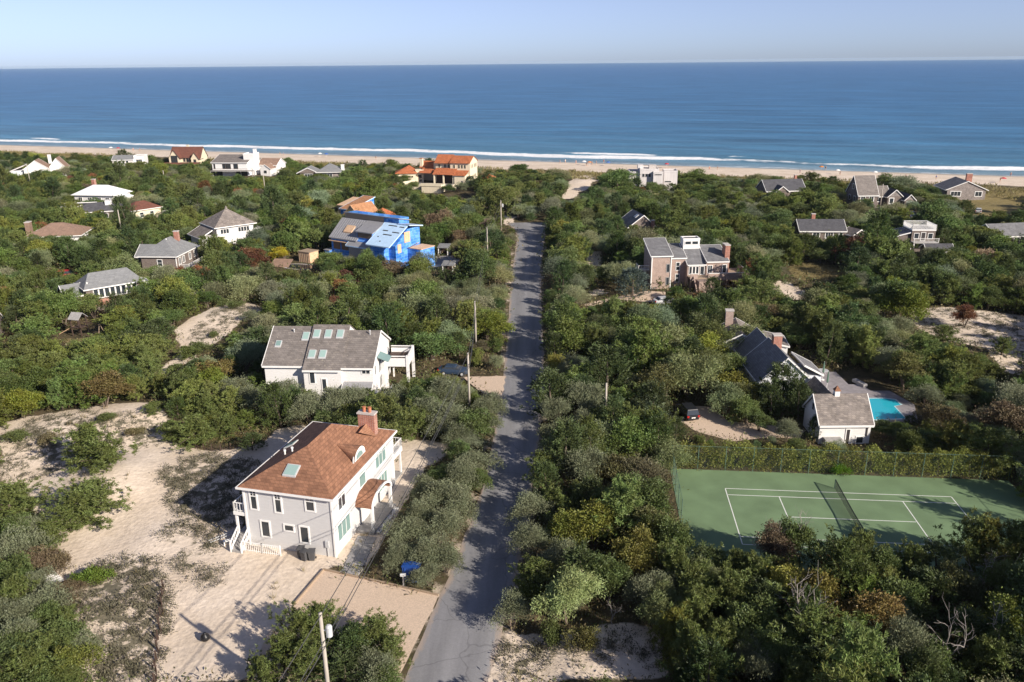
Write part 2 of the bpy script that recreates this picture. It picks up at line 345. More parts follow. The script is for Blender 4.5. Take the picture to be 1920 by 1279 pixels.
class MB:
    def __init__(s): s.v = []; s.f = []
    def add(s, vs, fs):
        o = len(s.v); s.v += [tuple(map(float, p)) for p in vs]; s.f += [[i + o for i in f] for f in fs]; return s
    def box(s, x0, x1, y0, y1, z0, z1):
        return s.add([(x0, y0, z0), (x1, y0, z0), (x1, y1, z0), (x0, y1, z0), (x0, y0, z1), (x1, y0, z1), (x1, y1, z1), (x0, y1, z1)],
                     [[3, 2, 1, 0], [4, 5, 6, 7], [0, 1, 5, 4], [1, 2, 6, 5], [2, 3, 7, 6], [3, 0, 4, 7]])
    def beam(s, p, q, w_=.1, h=None):
        p, q = Vector(p), Vector(q); d = (q - p).normalized(); h = h or w_
        a = d.cross(Vector((0, 0, 1)))
        a = a.normalized() if a.length > 1e-3 else Vector((1, 0, 0))
        b = a.cross(d)
        c = [(-1, -1), (1, -1), (1, 1), (-1, 1)]
        return s.add([e + a * i * w_ / 2 + b * j * h / 2 for e in (p, q) for i, j in c], [[3, 2, 1, 0], [4, 5, 6, 7], [0, 1, 5, 4], [1, 2, 6, 5], [2, 3, 7, 6], [3, 0, 4, 7]])
    def tube(s, pts, rad, n=7, cap=True):
        pts = [Vector(p) for p in pts]; k = len(pts); vs = []
        for i, p in enumerate(pts):
            d = (pts[min(i + 1, k - 1)] - pts[max(i - 1, 0)]).normalized()
            a = d.cross(Vector((.13, .21, .97))); a = a.normalized() if a.length > 1e-3 else Vector((1, 0, 0)); b = a.cross(d)
            r = rad[i] if hasattr(rad, '__len__') else rad
            vs += [p + (a * math.cos(2 * math.pi * j / n) + b * math.sin(2 * math.pi * j / n)) * r for j in range(n)]
        fs = [[i * n + j, i * n + (j + 1) % n, (i + 1) * n + (j + 1) % n, (i + 1) * n + j] for i in range(k - 1) for j in range(n)]
        if cap: fs += [list(range(n))[::-1], list(range((k - 1) * n, k * n))]
        return s.add(vs, fs)
    def lathe(s, prof, n=14, c=(0, 0)):
        vs = [(c[0] + r * math.cos(2 * math.pi * j / n), c[1] + r * math.sin(2 * math.pi * j / n), z) for r, z in prof for j in range(n)]
        k = len(prof)
        fs = [[i * n + j, i * n + (j + 1) % n, (i + 1) * n + (j + 1) % n, (i + 1) * n + j] for i in range(k - 1) for j in range(n)]
        return s.add(vs, fs + [list(range(n))[::-1], list(range((k - 1) * n, k * n))])
    def prism(s, poly, z0, z1):
        n = len(poly)
        return s.add([(x, y, z0) for x, y in poly] + [(x, y, z1) for x, y in poly], [list(range(n))[::-1], list(range(n, 2 * n))] + [[i, (i + 1) % n, n + (i + 1) % n, n + i] for i in range(n)])
    def extr(s, prof, a0, a1, axis='u'):
        """profile of (other axis, z) points run along one axis"""
        n = len(prof)
        f = (lambda a, p: (a, p[0], p[1])) if axis == 'u' else (lambda a, p: (p[0], a, p[1]))
        return s.add([f(a0, p) for p in prof] + [f(a1, p) for p in prof], [list(range(n))[::-1], list(range(n, 2 * n))] + [[i, (i + 1) % n, n + (i + 1) % n, n + i] for i in range(n)])
    def slab(s, top, faces, th):
        """solid sheet: a top surface, its copy below, and the rim"""
        n = len(top)
        ed = {}
        for f in faces:
            for i in range(len(f)):
                e = (f[i], f[(i + 1) % len(f)]); ed[e] = 1
        rim = [e for e in ed if (e[1], e[0]) not in ed]
        return s.add(list(top) + [(x, y, z - th) for x, y, z in top], list(faces) + [[i + n for i in f[::-1]] for f in faces] + [[b, a, a + n, b + n] for a, b in rim])
    def build(s, name, m, parent=None, smooth=False, bevel=0):
        me = bpy.data.meshes.new(name)
        me.from_pydata(s.v, [], s.f); me.materials.append(M[m] if isinstance(m, str) else m)
        if smooth: me.polygons.foreach_set('use_smooth', [True] * len(me.polygons))
        me.update()
        o = bpy.data.objects.new(name, me)
        if bevel:
            bv = o.modifiers.new('bevel', 'BEVEL'); bv.width = bevel; bv.segments = 2; bv.limit_method = 'ANGLE'
        return link(o, parent)

FOOT = []      # footprints kept free of trees: (centre x, y, radius)
LANDMARK = []  # (phrase, x, y)

class House:
    def __init__(s, name, label, A, rot, where, cat='house'):
        s.A = A; s.rot = rot; s.e = tag(empty(name, A[0], A[1], 0, rot), label, cat)
        s.c, s.n = math.cos(RAD(rot)), math.sin(RAD(rot))
        if where: s.where = where
        s.rects = []
    def w(s, u, v): return s.A[0] + u * s.c - v * s.n, s.A[1] + u * s.n + v * s.c
    def part(s, name, mb, m, parent=None, **k): return mb.build(name, m, parent or s.e, **k)
    def keep(s, u0, u1, v0, v1, m=.6): s.rects.append((u0 - m, u1 + m, v0 - m, v1 + m))
    def walls(s, u0, u1, v0, v1, z0, z1, m, name='wall', keep=True):
        if keep: s.keep(u0, u1, v0, v1)
        return s.part(name, MB().box(u0, u1, v0, v1, z0, z1), m)
    def gable(s, u0, u1, v0, v1, ze, zr, m, wm=None, axis='u', ov=.35, r=.5, th=.16, trim='white_paint', ze2=None, end=.2, barge=(1, 1)):
        """ridge along axis; r = where the ridge sits between the two eaves; ze2 = far eave height"""
        a0, a1, b0, b1 = (u0, u1, v0, v1) if axis == 'u' else (v0, v1, u0, u1)
        ze2 = ze if ze2 is None else ze2
        br = b0 + (b1 - b0) * r
        k1 = (zr - ze) / (br - b0); k2 = (zr - ze2) / (b1 - br)
        prof = [(b0 - ov, ze - ov * k1), (br, zr), (b1 + ov, ze2 - ov * k2), (b1 + ov, ze2 - ov * k2 - th), (br, zr - th), (b0 - ov, ze - ov * k1 - th)]
        prof = [(p, z + .1) for p, z in prof]
        o = s.part('roof', MB().extr(prof, a0 - end, a1 + end, axis), m)
        if wm:
            for nm, a, t in (('gable_wall', a0, .12), ('gable_wall', a1, -.12)):
                s.part(nm, MB().extr([(b0, min(ze, ze2) - .02), (b1, min(ze, ze2) - .02), (b1, ze2 - th + .08), (br, zr - th + .08), (b0, ze - th + .08)], a + .004 * (1 if t > 0 else -1), a + t, axis), wm)
        if trim:
            for a, on in ((a0 - end - .05, barge[0]), (a1 + end + .05, barge[1])):
                if not on: continue
                tb = MB().extr([(b0 - ov, ze - ov * k1 - th - .06 + .1), (br, zr - th - .06 + .1), (b1 + ov, ze2 - ov * k2 - th - .06 + .1), (b1 + ov, ze2 - ov * k2 + .03 + .1), (br, zr + .03 + .1), (b0 - ov, ze - ov * k1 + .03 + .1)], a - .045, a + .045, axis)
                tb.build('barge_board', M[trim], o)
            f = ((b0 - ov - .06, ze - ov * k1), (b1 + ov + .06, ze2 - ov * k2))
            for b, z in f:
                q = (a0 - end + .01, a1 + end - .01, b - .05, b + .05, z - th - .02, z + .08)
                (MB().box(*q) if axis == 'u' else MB().box(q[2], q[3], q[0], q[1], q[4], q[5])).build('gutter', M[trim], o)
        return o
    def hip(s, u0, u1, v0, v1, ze, zr, m, ov=.4, th=.16, trim='white_paint', k=1.0):
        U0, U1, V0, V1 = u0 - ov, u1 + ov, v0 - ov, v1 + ov
        if U1 - U0 <= V1 - V0:
            h = (U1 - U0) / 2; d = min(h * k, (V1 - V0) / 2 - .05); c = (U0 + U1) / 2
            top = [(U0, V0, ze), (U1, V0, ze), (U1, V1, ze), (U0, V1, ze), (c, V0 + d, zr), (c, V1 - d, zr)]
            fs = [[0, 1, 4], [1, 2, 5, 4], [2, 3, 5], [3, 0, 4, 5]]
        else:
            h = (V1 - V0) / 2; d = min(h * k, (U1 - U0) / 2 - .05); c = (V0 + V1) / 2
            top = [(U0, V0, ze), (U1, V0, ze), (U1, V1, ze), (U0, V1, ze), (U0 + d, c, zr), (U1 - d, c, zr)]
            fs = [[0, 1, 5, 4], [1, 2, 5], [2, 3, 4, 5], [3, 0, 4]]
        o = s.part('roof', MB().slab(top, fs, th), m)
        if trim:
            for q in ((U0, U1, V0 - .1, V0 - .01), (U0, U1, V1 + .01, V1 + .1), (U0 - .1, U0 - .01, V0 - .1, V1 + .1), (U1 + .01, U1 + .1, V0 - .1, V1 + .1)):
                MB().box(*q, ze - th - .03, ze + .02).build('gutter', M[trim], o)
        return o
    def shed(s, u0, u1, v0, v1, z0, z1, m, ov=.25, th=.16, axis='v', trim='white_paint', name='roof'):
        """single slope: height z0 at the low index, z1 at the high index of the axis"""
        if axis == 'v':
            k = (z1 - z0) / (v1 - v0); a, b = z0 - ov * k, z1 + ov * k
            top = [(u0 - ov, v0 - ov, a), (u1 + ov, v0 - ov, a), (u1 + ov, v1 + ov, b), (u0 - ov, v1 + ov, b)]
        else:
            k = (z1 - z0) / (u1 - u0); a, b = z0 - ov * k, z1 + ov * k
            top = [(u0 - ov, v0 - ov, a), (u1 + ov, v0 - ov, b), (u1 + ov, v1 + ov, b), (u0 - ov, v1 + ov, a)]
        o = s.part(name, MB().slab(top, [[0, 1, 2, 3]], th), m)
        if trim:
            for i, j in ((0, 1), (1, 2), (2, 3), (3, 0)):
                p, q = Vector(top[i]), Vector(top[j]); p.z -= th / 2 + .02; q.z -= th / 2 + .02
                d = (q - p).normalized(); nn = Vector((d.y, -d.x, 0)).normalized() * .05
                MB().beam(p + nn, q + nn, .08, th + .08).build('fascia', M[trim], o)
        return o
    def flat(s, u0, u1, v0, v1, z, m, par=.35, th=.2, trim='white_paint'):
        o = s.part('roof', MB().box(u0, u1, v0, v1, z + .004, z + .1), m)
        for q in ((u0 - .05, u1 + .05, v0 - .05, v0 + th), (u0 - .05, u1 + .05, v1 - th, v1 + .05), (u0 - .05, u0 + th, v0 + th, v1 - th), (u1 - th, u1 + .05, v0 + th, v1 - th)):
            MB().box(*q, z - .15, z + par).build('parapet', M[trim], o)
        return o
    def window(s, face, pl, a0, a1, z0, z1, cols=1, rows=1, top=0, frame='white_paint', pane='glass', fw=.11, name='window'):
        sg = {'f': -1, 'b': 1, 'r': 1, 'l': -1}[face]
        def pt(a, z, o): return (a, pl + sg * o, z) if face in 'fb' else (pl + sg * o, a, z)
        def bx(mb, x0, x1, y0, y1, o0, o1):
            p = [pt(x0, y0, o0), pt(x1, y1, o1)]
            lo = [min(p[0][i], p[1][i]) for i in range(3)]; hi = [max(p[0][i], p[1][i]) for i in range(3)]
            mb.box(lo[0], hi[0], lo[1], hi[1], lo[2], hi[2])
        mb = MB()
        O = [(a0 - fw, z0 - fw), (a1 + fw, z0 - fw), (a1 + fw, z1 + fw), (a0 - fw, z1 + fw)]; I = [(a0, z0), (a1, z0), (a1, z1), (a0, z1)]
        vs = [pt(a, z, .07) for a, z in O] + [pt(a, z, .07) for a, z in I] + [pt(a, z, -.02) for a, z in O] + [pt(a, z, -.02) for a, z in I]
        fs = []
        for i in range(4):
            j = (i + 1) % 4
            fs += [[i, j, 4 + j, 4 + i], [8 + j, 8 + i, 12 + i, 12 + j], [i, 8 + i, 8 + j, j], [4 + i, 4 + j, 12 + j, 12 + i]]
        mb.add(vs, fs)
        bw = .035
        for i in range(1, cols): x = a0 + (a1 - a0) * i / cols; bx(mb, x - bw, x + bw, z0, z1, .03, .055)
        for i in range(1, rows): z = z0 + (z1 - z0) * i / rows; bx(mb, a0, a1, z - bw, z + bw, .03, .05)
        if top:
            zt = z1 - (z1 - z0) * .3; bx(mb, a0, a1, zt - .05, zt + .05, .03, .06)
            for i in range(1, top): x = a0 + (a1 - a0) * i / top; bx(mb, x - .025, x + .025, zt, z1, .03, .053)
            zm = (zt + z1) / 2; bx(mb, a0, a1, zm - .025, zm + .025, .03, .048)
        o = s.part(name, mb, frame)
        g = MB(); bx(g, a0 - .01, a1 + .01, z0 - .01, z1 + .01, .004, .022); g.build('pane', M[pane], o)
        return o
    def door(s, face, pl, a0, a1, z0, z1, m='white_paint', frame='white_paint'):
        o = s.window(face, pl, a0, a1, z0, z1, frame=frame, pane=m, name='door')
        return o
    def skylight(s, u0, u1, v0, v1, zf, pane='glass_sky', frame='metal_grey'):
        """zf(u, v) gives the height of the roof under it"""
        def ring(k, h): return [(u, v, zf(u, v) + h) for u, v in ((u0 - k, v0 - k), (u1 + k, v0 - k), (u1 + k, v1 + k), (u0 - k, v1 + k))]
        o = s.part('skylight', MB().slab(ring(.08, .16), [[0, 1, 2, 3]], .24), frame)
        MB().slab(ring(-.02, .19), [[0, 1, 2, 3]], .028).build('pane', M[pane], o)
        return o
    def chimney(s, u0, u1, v0, v1, z0, z1, m='brick', pots=0, cap='concrete_cap'):
        o = s.part('chimney', MB().box(u0, u1, v0, v1, z0, z1), m)
        MB().box(u0 - .08, u1 + .08, v0 - .08, v1 + .08, z1 + .002, z1 + .16).build('chimney_cap', M[cap], o)
        for i in range(pots):
            c = u0 + (u1 - u0) * (i + 1) / (pots + 1)
            MB().lathe([(.17, z1 + .15), (.17, z1 + .3), (.2, z1 + .34), (.18, z1 + .62), (.22, z1 + .66), (.22, z1 + .72)], 12, (c, (v0 + v1) / 2)).build('chimney_pot', M['clay'], o)
        return o
    def rail(s, pts, z, h=1.0, m='white_paint', step=.28, post=True, name='railing'):
        mb = MB()
        for (p, q) in zip(pts[:-1], pts[1:]):
            L = math.hypot(q[0] - p[0], q[1] - p[1])
            mb.beam((p[0], p[1], z + h), (q[0], q[1], z + h), .09, .07); mb.beam((p[0], p[1], z + .12), (q[0], q[1], z + .12), .05, .06)
            n = max(1, int(L / step))
            for i in range(n + 1):
                x = p[0] + (q[0] - p[0]) * i / n; y = p[1] + (q[1] - p[1]) * i / n
                e = .06 if i in (0, n) else .02
                mb.box(x - e, x + e, y - e, y + e, z, z + h + (.1 if i in (0, n) else -.03))
        return s.part(name, mb, m)
    def deck(s, u0, u1, v0, v1, z, m='timber_grey', posts=True, pm='white_paint', name='deck'):
        o = s.part(name, MB().box(u0, u1, v0, v1, z - .22, z), m); s.keep(u0, u1, v0, v1, .2)
        if posts:
            for u in (u0 + .15, u1 - .15):
                for v in (v0 + .15, v1 - .15):
                    MB().box(u - .1, u + .1, v - .1, v + .1, -.3, z - .225).build('post', M[pm], o)
        return o
    def done(s, phrase):
        c = [( (r[0] + r[1]) / 2, (r[2] + r[3]) / 2) for r in s.rects]
        x = [s.w(*p) for p in c]
        LANDMARK.append((phrase, sum(p[0] for p in x) / len(x), sum(p[1] for p in x) / len(x)))
        HOUSES.append(s)
HOUSES = []

# ------------------------------------------------------------------ plan of the place (metres)
def PP(pts, z=0): return [P(x, y, z) for x, y in pts]
ROAD_L = [(-13.5, 20), (-11, 35), (-8.6, 50.2), (-6.4, 61.3), (-3.4, 79.3), (-1.9, 100), (-1.3, 114.9), (-.6, 140), (-.4, 156), (.4, 185), (1.6, 210), (1.6, 226), (-2, 236)]
ROAD_R = [(-7, 20), (-4.4, 35), (-2.1, 50.1), (.3, 63.6), (2.2, 81.6), (4.0, 100), (4.9, 114.9), (5.5, 140), (5.9, 156), (7.0, 185), (8.8, 210), (10.1, 226), (10.5, 236)]
ROAD = ROAD_L + ROAD_R[::-1]
SAND = [PP(p) for p in (
    [(0, 805), (60, 795), (180, 775), (290, 765), (325, 800), (335, 840), (420, 843), (500, 838), (520, 803), (590, 795), (560, 840), (450, 910), (455, 1005), (560, 1015), (640, 1030), (700, 1060), (607, 1070), (552, 1135), (500, 1190), (470, 1279), (150, 1279), (140, 1140), (90, 1070), (95, 1030), (100, 985), (60, 965), (60, 935), (0, 905)],
    [(735, 815), (850, 835), (835, 862), (790, 890), (750, 960), (720, 1010), (690, 1065), (625, 1060), (630, 1040), (740, 900)],
    [(340, 662), (325, 625), (395, 590), (425, 562), (480, 572), (500, 585), (455, 612), (420, 640), (380, 658), (330, 700), (295, 705), (310, 680)],
    [(915, 1279), (930, 1205), (975, 1188), (1100, 1192), (1170, 1168), (1240, 1190), (1262, 1279)],
    [(1700, 592), (1780, 583), (1860, 592), (1960, 600), (1960, 710), (1880, 700), (1850, 660), (1790, 650), (1720, 625)],
    [(1440, 525), (1480, 530), (1530, 560), (1490, 565), (1450, 550)],
    [(1078, 328), (1098, 326), (1122, 331), (1118, 340), (1126, 347), (1108, 352), (1104, 361), (1085, 364), (1080, 372), (1058, 374), (1052, 368), (1066, 360), (1062, 351), (1076, 345), (1070, 336)],
    [(1100, 470), (1130, 475), (1125, 500), (1098, 495)],
    [(1100, 545), (1135, 540), (1140, 552), (1105, 556)],
    [(930, 405), (968, 408), (962, 425), (945, 420)],
    [(1440, 820), (1440, 830), (1380, 830)],
)]
GRAVEL = {'gravel_driveway': PP([(607, 1070), (822, 1118), (788, 1190), (752, 1262), (690, 1300), (470, 1279), (500, 1192), (552, 1135)]),
          'house_driveway': PP([(1090, 572), (1160, 557), (1215, 546), (1248, 548), (1252, 568), (1200, 566), (1150, 567), (1095, 577)]),
          'curved_driveway': PP([(1275, 792), (1295, 762), (1338, 764), (1362, 790), (1455, 800), (1510, 808), (1500, 822), (1440, 822), (1370, 828), (1310, 812)]),
          'side_driveway': PP([(868, 708), (948, 706), (940, 752), (905, 738)])}
GRASS = [PP(p) for p in (
    [(1472, 502), (1510, 496), (1570, 500), (1602, 510), (1588, 520), (1540, 530), (1490, 524)],
    [(380, 815), (480, 808), (510, 830), (420, 842)],
    [(1760, 352), (1940, 355), (1940, 425), (1850, 420), (1790, 385)],
    [(0, 288), (215, 292), (290, 297), (210, 305), (110, 305), (0, 300)],
    [(1060, 318), (1180, 324), (1175, 332), (1080, 330)], [(520, 296), (560, 300), (560, 308), (520, 306)],
    [(640, 1045), (720, 1000), (745, 960), (700, 960)], [(120, 630), (200, 640), (170, 655), (125, 648)])]
HEATH = [(PP(p), k) for p, k in (
    ([(155, 1279), (140, 1120), (160, 1060), (230, 1035), (300, 1050), (325, 1120), (300, 1279)], .40),
    ([(285, 900), (330, 865), (400, 850), (490, 870), (455, 920), (445, 985), (400, 1010), (330, 970)], .34),
    ([(0, 830), (60, 800), (180, 790), (300, 795), (325, 838), (230, 850), (150, 880), (60, 905), (0, 900)], .30),
    ([(345, 640), (430, 575), (490, 580), (440, 620), (380, 655)], .22),
    ([(280, 990), (330, 970), (400, 1000), (430, 1060), (400, 1120), (330, 1080)], .16),
    ([(930, 1210), (1030, 1200), (1070, 1230), (1000, 1270), (930, 1265)], .36), ([(1040, 1200), (1160, 1180), (1235, 1200), (1245, 1275), (1080, 1275)], .14),
    ([(1700, 592), (1780, 583), (1860, 592), (1960, 600), (1960, 710), (1880, 700), (1850, 660), (1790, 650), (1720, 625)], .16))]
COURT = PP([(1250, 886), (1885, 906), (1995, 1075), (1290, 1075)])
TH = -0.0971                                   # the court's turn
CX, CY = 23.253, 79.16                         # its far left doubles corner
def court_pt(u, v): return CX + u * math.cos(TH) + v * math.sin(TH), CY + u * math.sin(TH) - v * math.cos(TH)
COURT_W = [court_pt(-5.6, -4.2), court_pt(31.5, -4.2), court_pt(31.5, 15.5), court_pt(-5.6, 15.5)]
BUMPS = [(P(200, 905), 1.3, 6), (P(330, 1010), .5, 4), (P(140, 800), 1.0, 9), (P(260, 785), .9, 6), (P(240, 1130), .7, 5), (P(520, 820), .8, 4), (P(420, 600), 1.2, 8), (P(1130, 1230), .5, 5), (P(1800, 600), 1.4, 9), (P(1090, 350), 2.0, 14), (P(1880, 650), .9, 7)]

def road_dist(x, y):
    yl = np.interp(y, [p[1] for p in ROAD_L], [p[0] for p in ROAD_L]); yr = np.interp(y, [p[1] for p in ROAD_R], [p[0] for p in ROAD_R])
    return np.maximum(np.maximum(yl - x, x - yr), np.maximum(y - 236, 0))

def sstep(a, b, x): t = np.clip((x - a) / (b - a), 0, 1); return t * t * (3 - 2 * t)

FLAT = [(-19, 72, 13), (-27, 110, 13), (38, 104, 14), (41, 92, 9), (50, 103, 10), (38, 76, 26), (-14, 58, 9)]
def hgt(x, y):
    x = np.asarray(x, float); y = np.asarray(y, float)
    h = .45 * vnoise(x, y, 9, 1) + .22 * vnoise(x, y, 3.5, 4) + .07 * vnoise(x, y, 1.1, 6)
    for (c, a, r) in BUMPS: h = h + a * np.exp(-((x - c[0]) ** 2 + (y - c[1]) ** 2) / (r * r))
    k = sstep(.3, 6, road_dist(x, y))
    for cx, cy, r in FLAT: k = k * sstep(r, r + 6, np.hypot(x - cx, y - cy))
    h = h * k
    q = shore_q(x, y)
    dune = 1.1 * np.exp(-((q + 84) / 11) ** 2) * (.75 + .5 * vnoise(x, y, 14, 3))
    beach = np.interp(q, [-80, -62, SHORE, 6, 60], [0, -.5, SEA_Z, SEA_Z - 1.3, SEA_Z - 4])
    return h * sstep(-55, -75, q) + dune + beach

# ------------------------------------------------------------------ ground sheet
def build_ground():
    ys = [-60.0]
    while ys[-1] < 720: ys.append(ys[-1] + max(.55, min(4.5, (abs(ys[-1]) + 25) * .0105)))
    ys = np.array(ys); ts = np.linspace(-1, 1, 331)
    hw = np.maximum(100, 40 + ys * .86)
    X = ts[None, :] * hw[:, None]; Y = np.repeat(ys[:, None], len(ts), 1)
    Z = hgt(X, Y)
    ny, nx = X.shape
    v = np.stack([X, Y, Z], -1).reshape(-1, 3)
    idx = np.arange(ny * nx).reshape(ny, nx)
    f = np.stack([idx[:-1, :-1], idx[:-1, 1:], idx[1:, 1:], idx[1:, :-1]], -1).reshape(-1, 4)
    me = bpy.data.meshes.new('ground')
    me.vertices.add(len(v)); me.vertices.foreach_set('co', v.ravel())
    me.loops.add(f.size); me.loops.foreach_set('vertex_index', f.ravel())
    me.polygons.add(len(f)); me.polygons.foreach_set('loop_start', np.arange(0, f.size, 4)); me.polygons.foreach_set('loop_total', np.full(len(f), 4))
    me.polygons.foreach_set('use_smooth', np.ones(len(f), bool))
    x, y = X.ravel(), Y.ravel(); q = shore_q(x, y)
    def soft(polys, r=.9):
        a = np.zeros(len(x))
        for dx, dy in ((0, 0), (r, 0), (-r, 0), (0, r), (0, -r)):
            m = np.zeros(len(x), bool)
            for p in polys: m |= inpoly(x + dx, y + dy, p)
            a += m
        return a / 5
    sand = soft(SAND) * .9
    sand = np.maximum(sand, np.where((road_dist(x, y) < 1.2) & (road_dist(x, y) > -.5), .45, 0))
    sand = np.maximum(sand, sstep(-62, -55, q + 5 * vnoise(x, y, 8, 2)))
    heath = np.zeros(len(x))
    for p, k in HEATH: heath = np.maximum(heath, soft([p], 1.2) * (k + .35))
    grass = np.maximum(soft(GRASS, 1.5) * .75, .66 * np.exp(-((q + 73) / 15) ** 2))
    wet = sstep(SHORE - 6, SHORE - 1, q + 2.5 * vnoise(x, y, 15, 5))
    for nm, a in (('sand', sand), ('heath', heath), ('grass', grass), ('wet', wet)):
        at = me.attributes.new(nm, 'FLOAT', 'POINT'); at.data.foreach_set('value', a.astype(np.float32))
    me.materials.append(M['ground']); me.update(); me.validate()
    o = link(bpy.data.objects.new('ground', me)); o['kind'] = 'structure'
    o['label'] = 'sandy ground of the dunes with scrub floor and beach'
build_ground()

def sheet(name, poly, z, m, label, jit=0):
    """flat paved sheet, its rim a little uneven"""
    pts = []
    for i in range(len(poly)):
        a, b = poly[i], poly[(i + 1) % len(poly)]
        L = math.hypot(b[0] - a[0], b[1] - a[1]); k = max(1, int(L / 1.2))
        for j in range(k):
            t = j / k
            pts.append((a[0] + (b[0] - a[0]) * t + jit * random.uniform(-1, 1), a[1] + (b[1] - a[1]) * t + jit * random.uniform(-1, 1)))
    mb = MB(); mb.add([(x, y, z) for x, y in pts], [list(range(len(pts)))])
    o = mb.build(name, m)
    area = sum(pts[i][0] * pts[(i + 1) % len(pts)][1] - pts[(i + 1) % len(pts)][0] * pts[i][1] for i in range(len(pts)))
    if area < 0: o.data.flip_normals()
    o['kind'] = 'structure'; o['label'] = label
    return o
# the road is a strip with cross sections so that its edge stays smooth
def road():
    mb = MB(); n = 150
    ysr = np.linspace(20, 236, n)
    L = np.interp(ysr, [p[1] for p in ROAD_L], [p[0] for p in ROAD_L]); Rr = np.interp(ysr, [p[1] for p in ROAD_R], [p[0] for p in ROAD_R])
    ker = np.ones(9) / 9
    L = np.convolve(np.pad(L, 4, 'edge'), ker, 'valid'); Rr = np.convolve(np.pad(Rr, 4, 'edge'), ker, 'valid')
    L = L + .12 * vnoise(ysr, ysr, 1.3, 2) + .06 * vnoise(ysr, ysr, .5, 5); Rr = Rr + .12 * vnoise(ysr, ysr, 1.4, 8) + .06 * vnoise(ysr, ysr, .45, 3)
    vs = []; KS = (0, .05, .12, .25, .38, .5, .62, .75, .88, .95, 1); K = len(KS)
    for l_, r_, y in zip(L, Rr, ysr):
        for k in KS: vs.append((l_ + (r_ - l_) * k, y, .012 + .08 * math.sin(math.pi * k) ** .7))
    mb.add(vs, [[i * K + j, i * K + j + 1, i * K + j + K + 1, i * K + j + K] for i in range(n - 1) for j in range(K - 1)])
    o = mb.build('road', 'asphalt', smooth=True); at = o.data.attributes.new('across', 'FLOAT', 'POINT'); at.data.foreach_set('value', np.tile(np.array(KS, np.float32), n)); o['kind'] = 'structure'; o['label'] = 'narrow grey asphalt lane running straight to the beach'
road()
sheet('gravel_driveway', GRAVEL['gravel_driveway'], .045, 'gravel', 'pale gravel parking pad beside the lane', .05)
sheet('gravel_driveway', GRAVEL['house_driveway'], .035, 'gravel', 'sandy driveway below the pink shingled house', .2)
sheet('gravel_driveway', GRAVEL['curved_driveway'], .035, 'gravel', 'curved pebble driveway with the black car', .15)
sheet('gravel_driveway', GRAVEL['side_driveway'], .04, 'gravel', 'short sandy driveway beside the white house', .15)

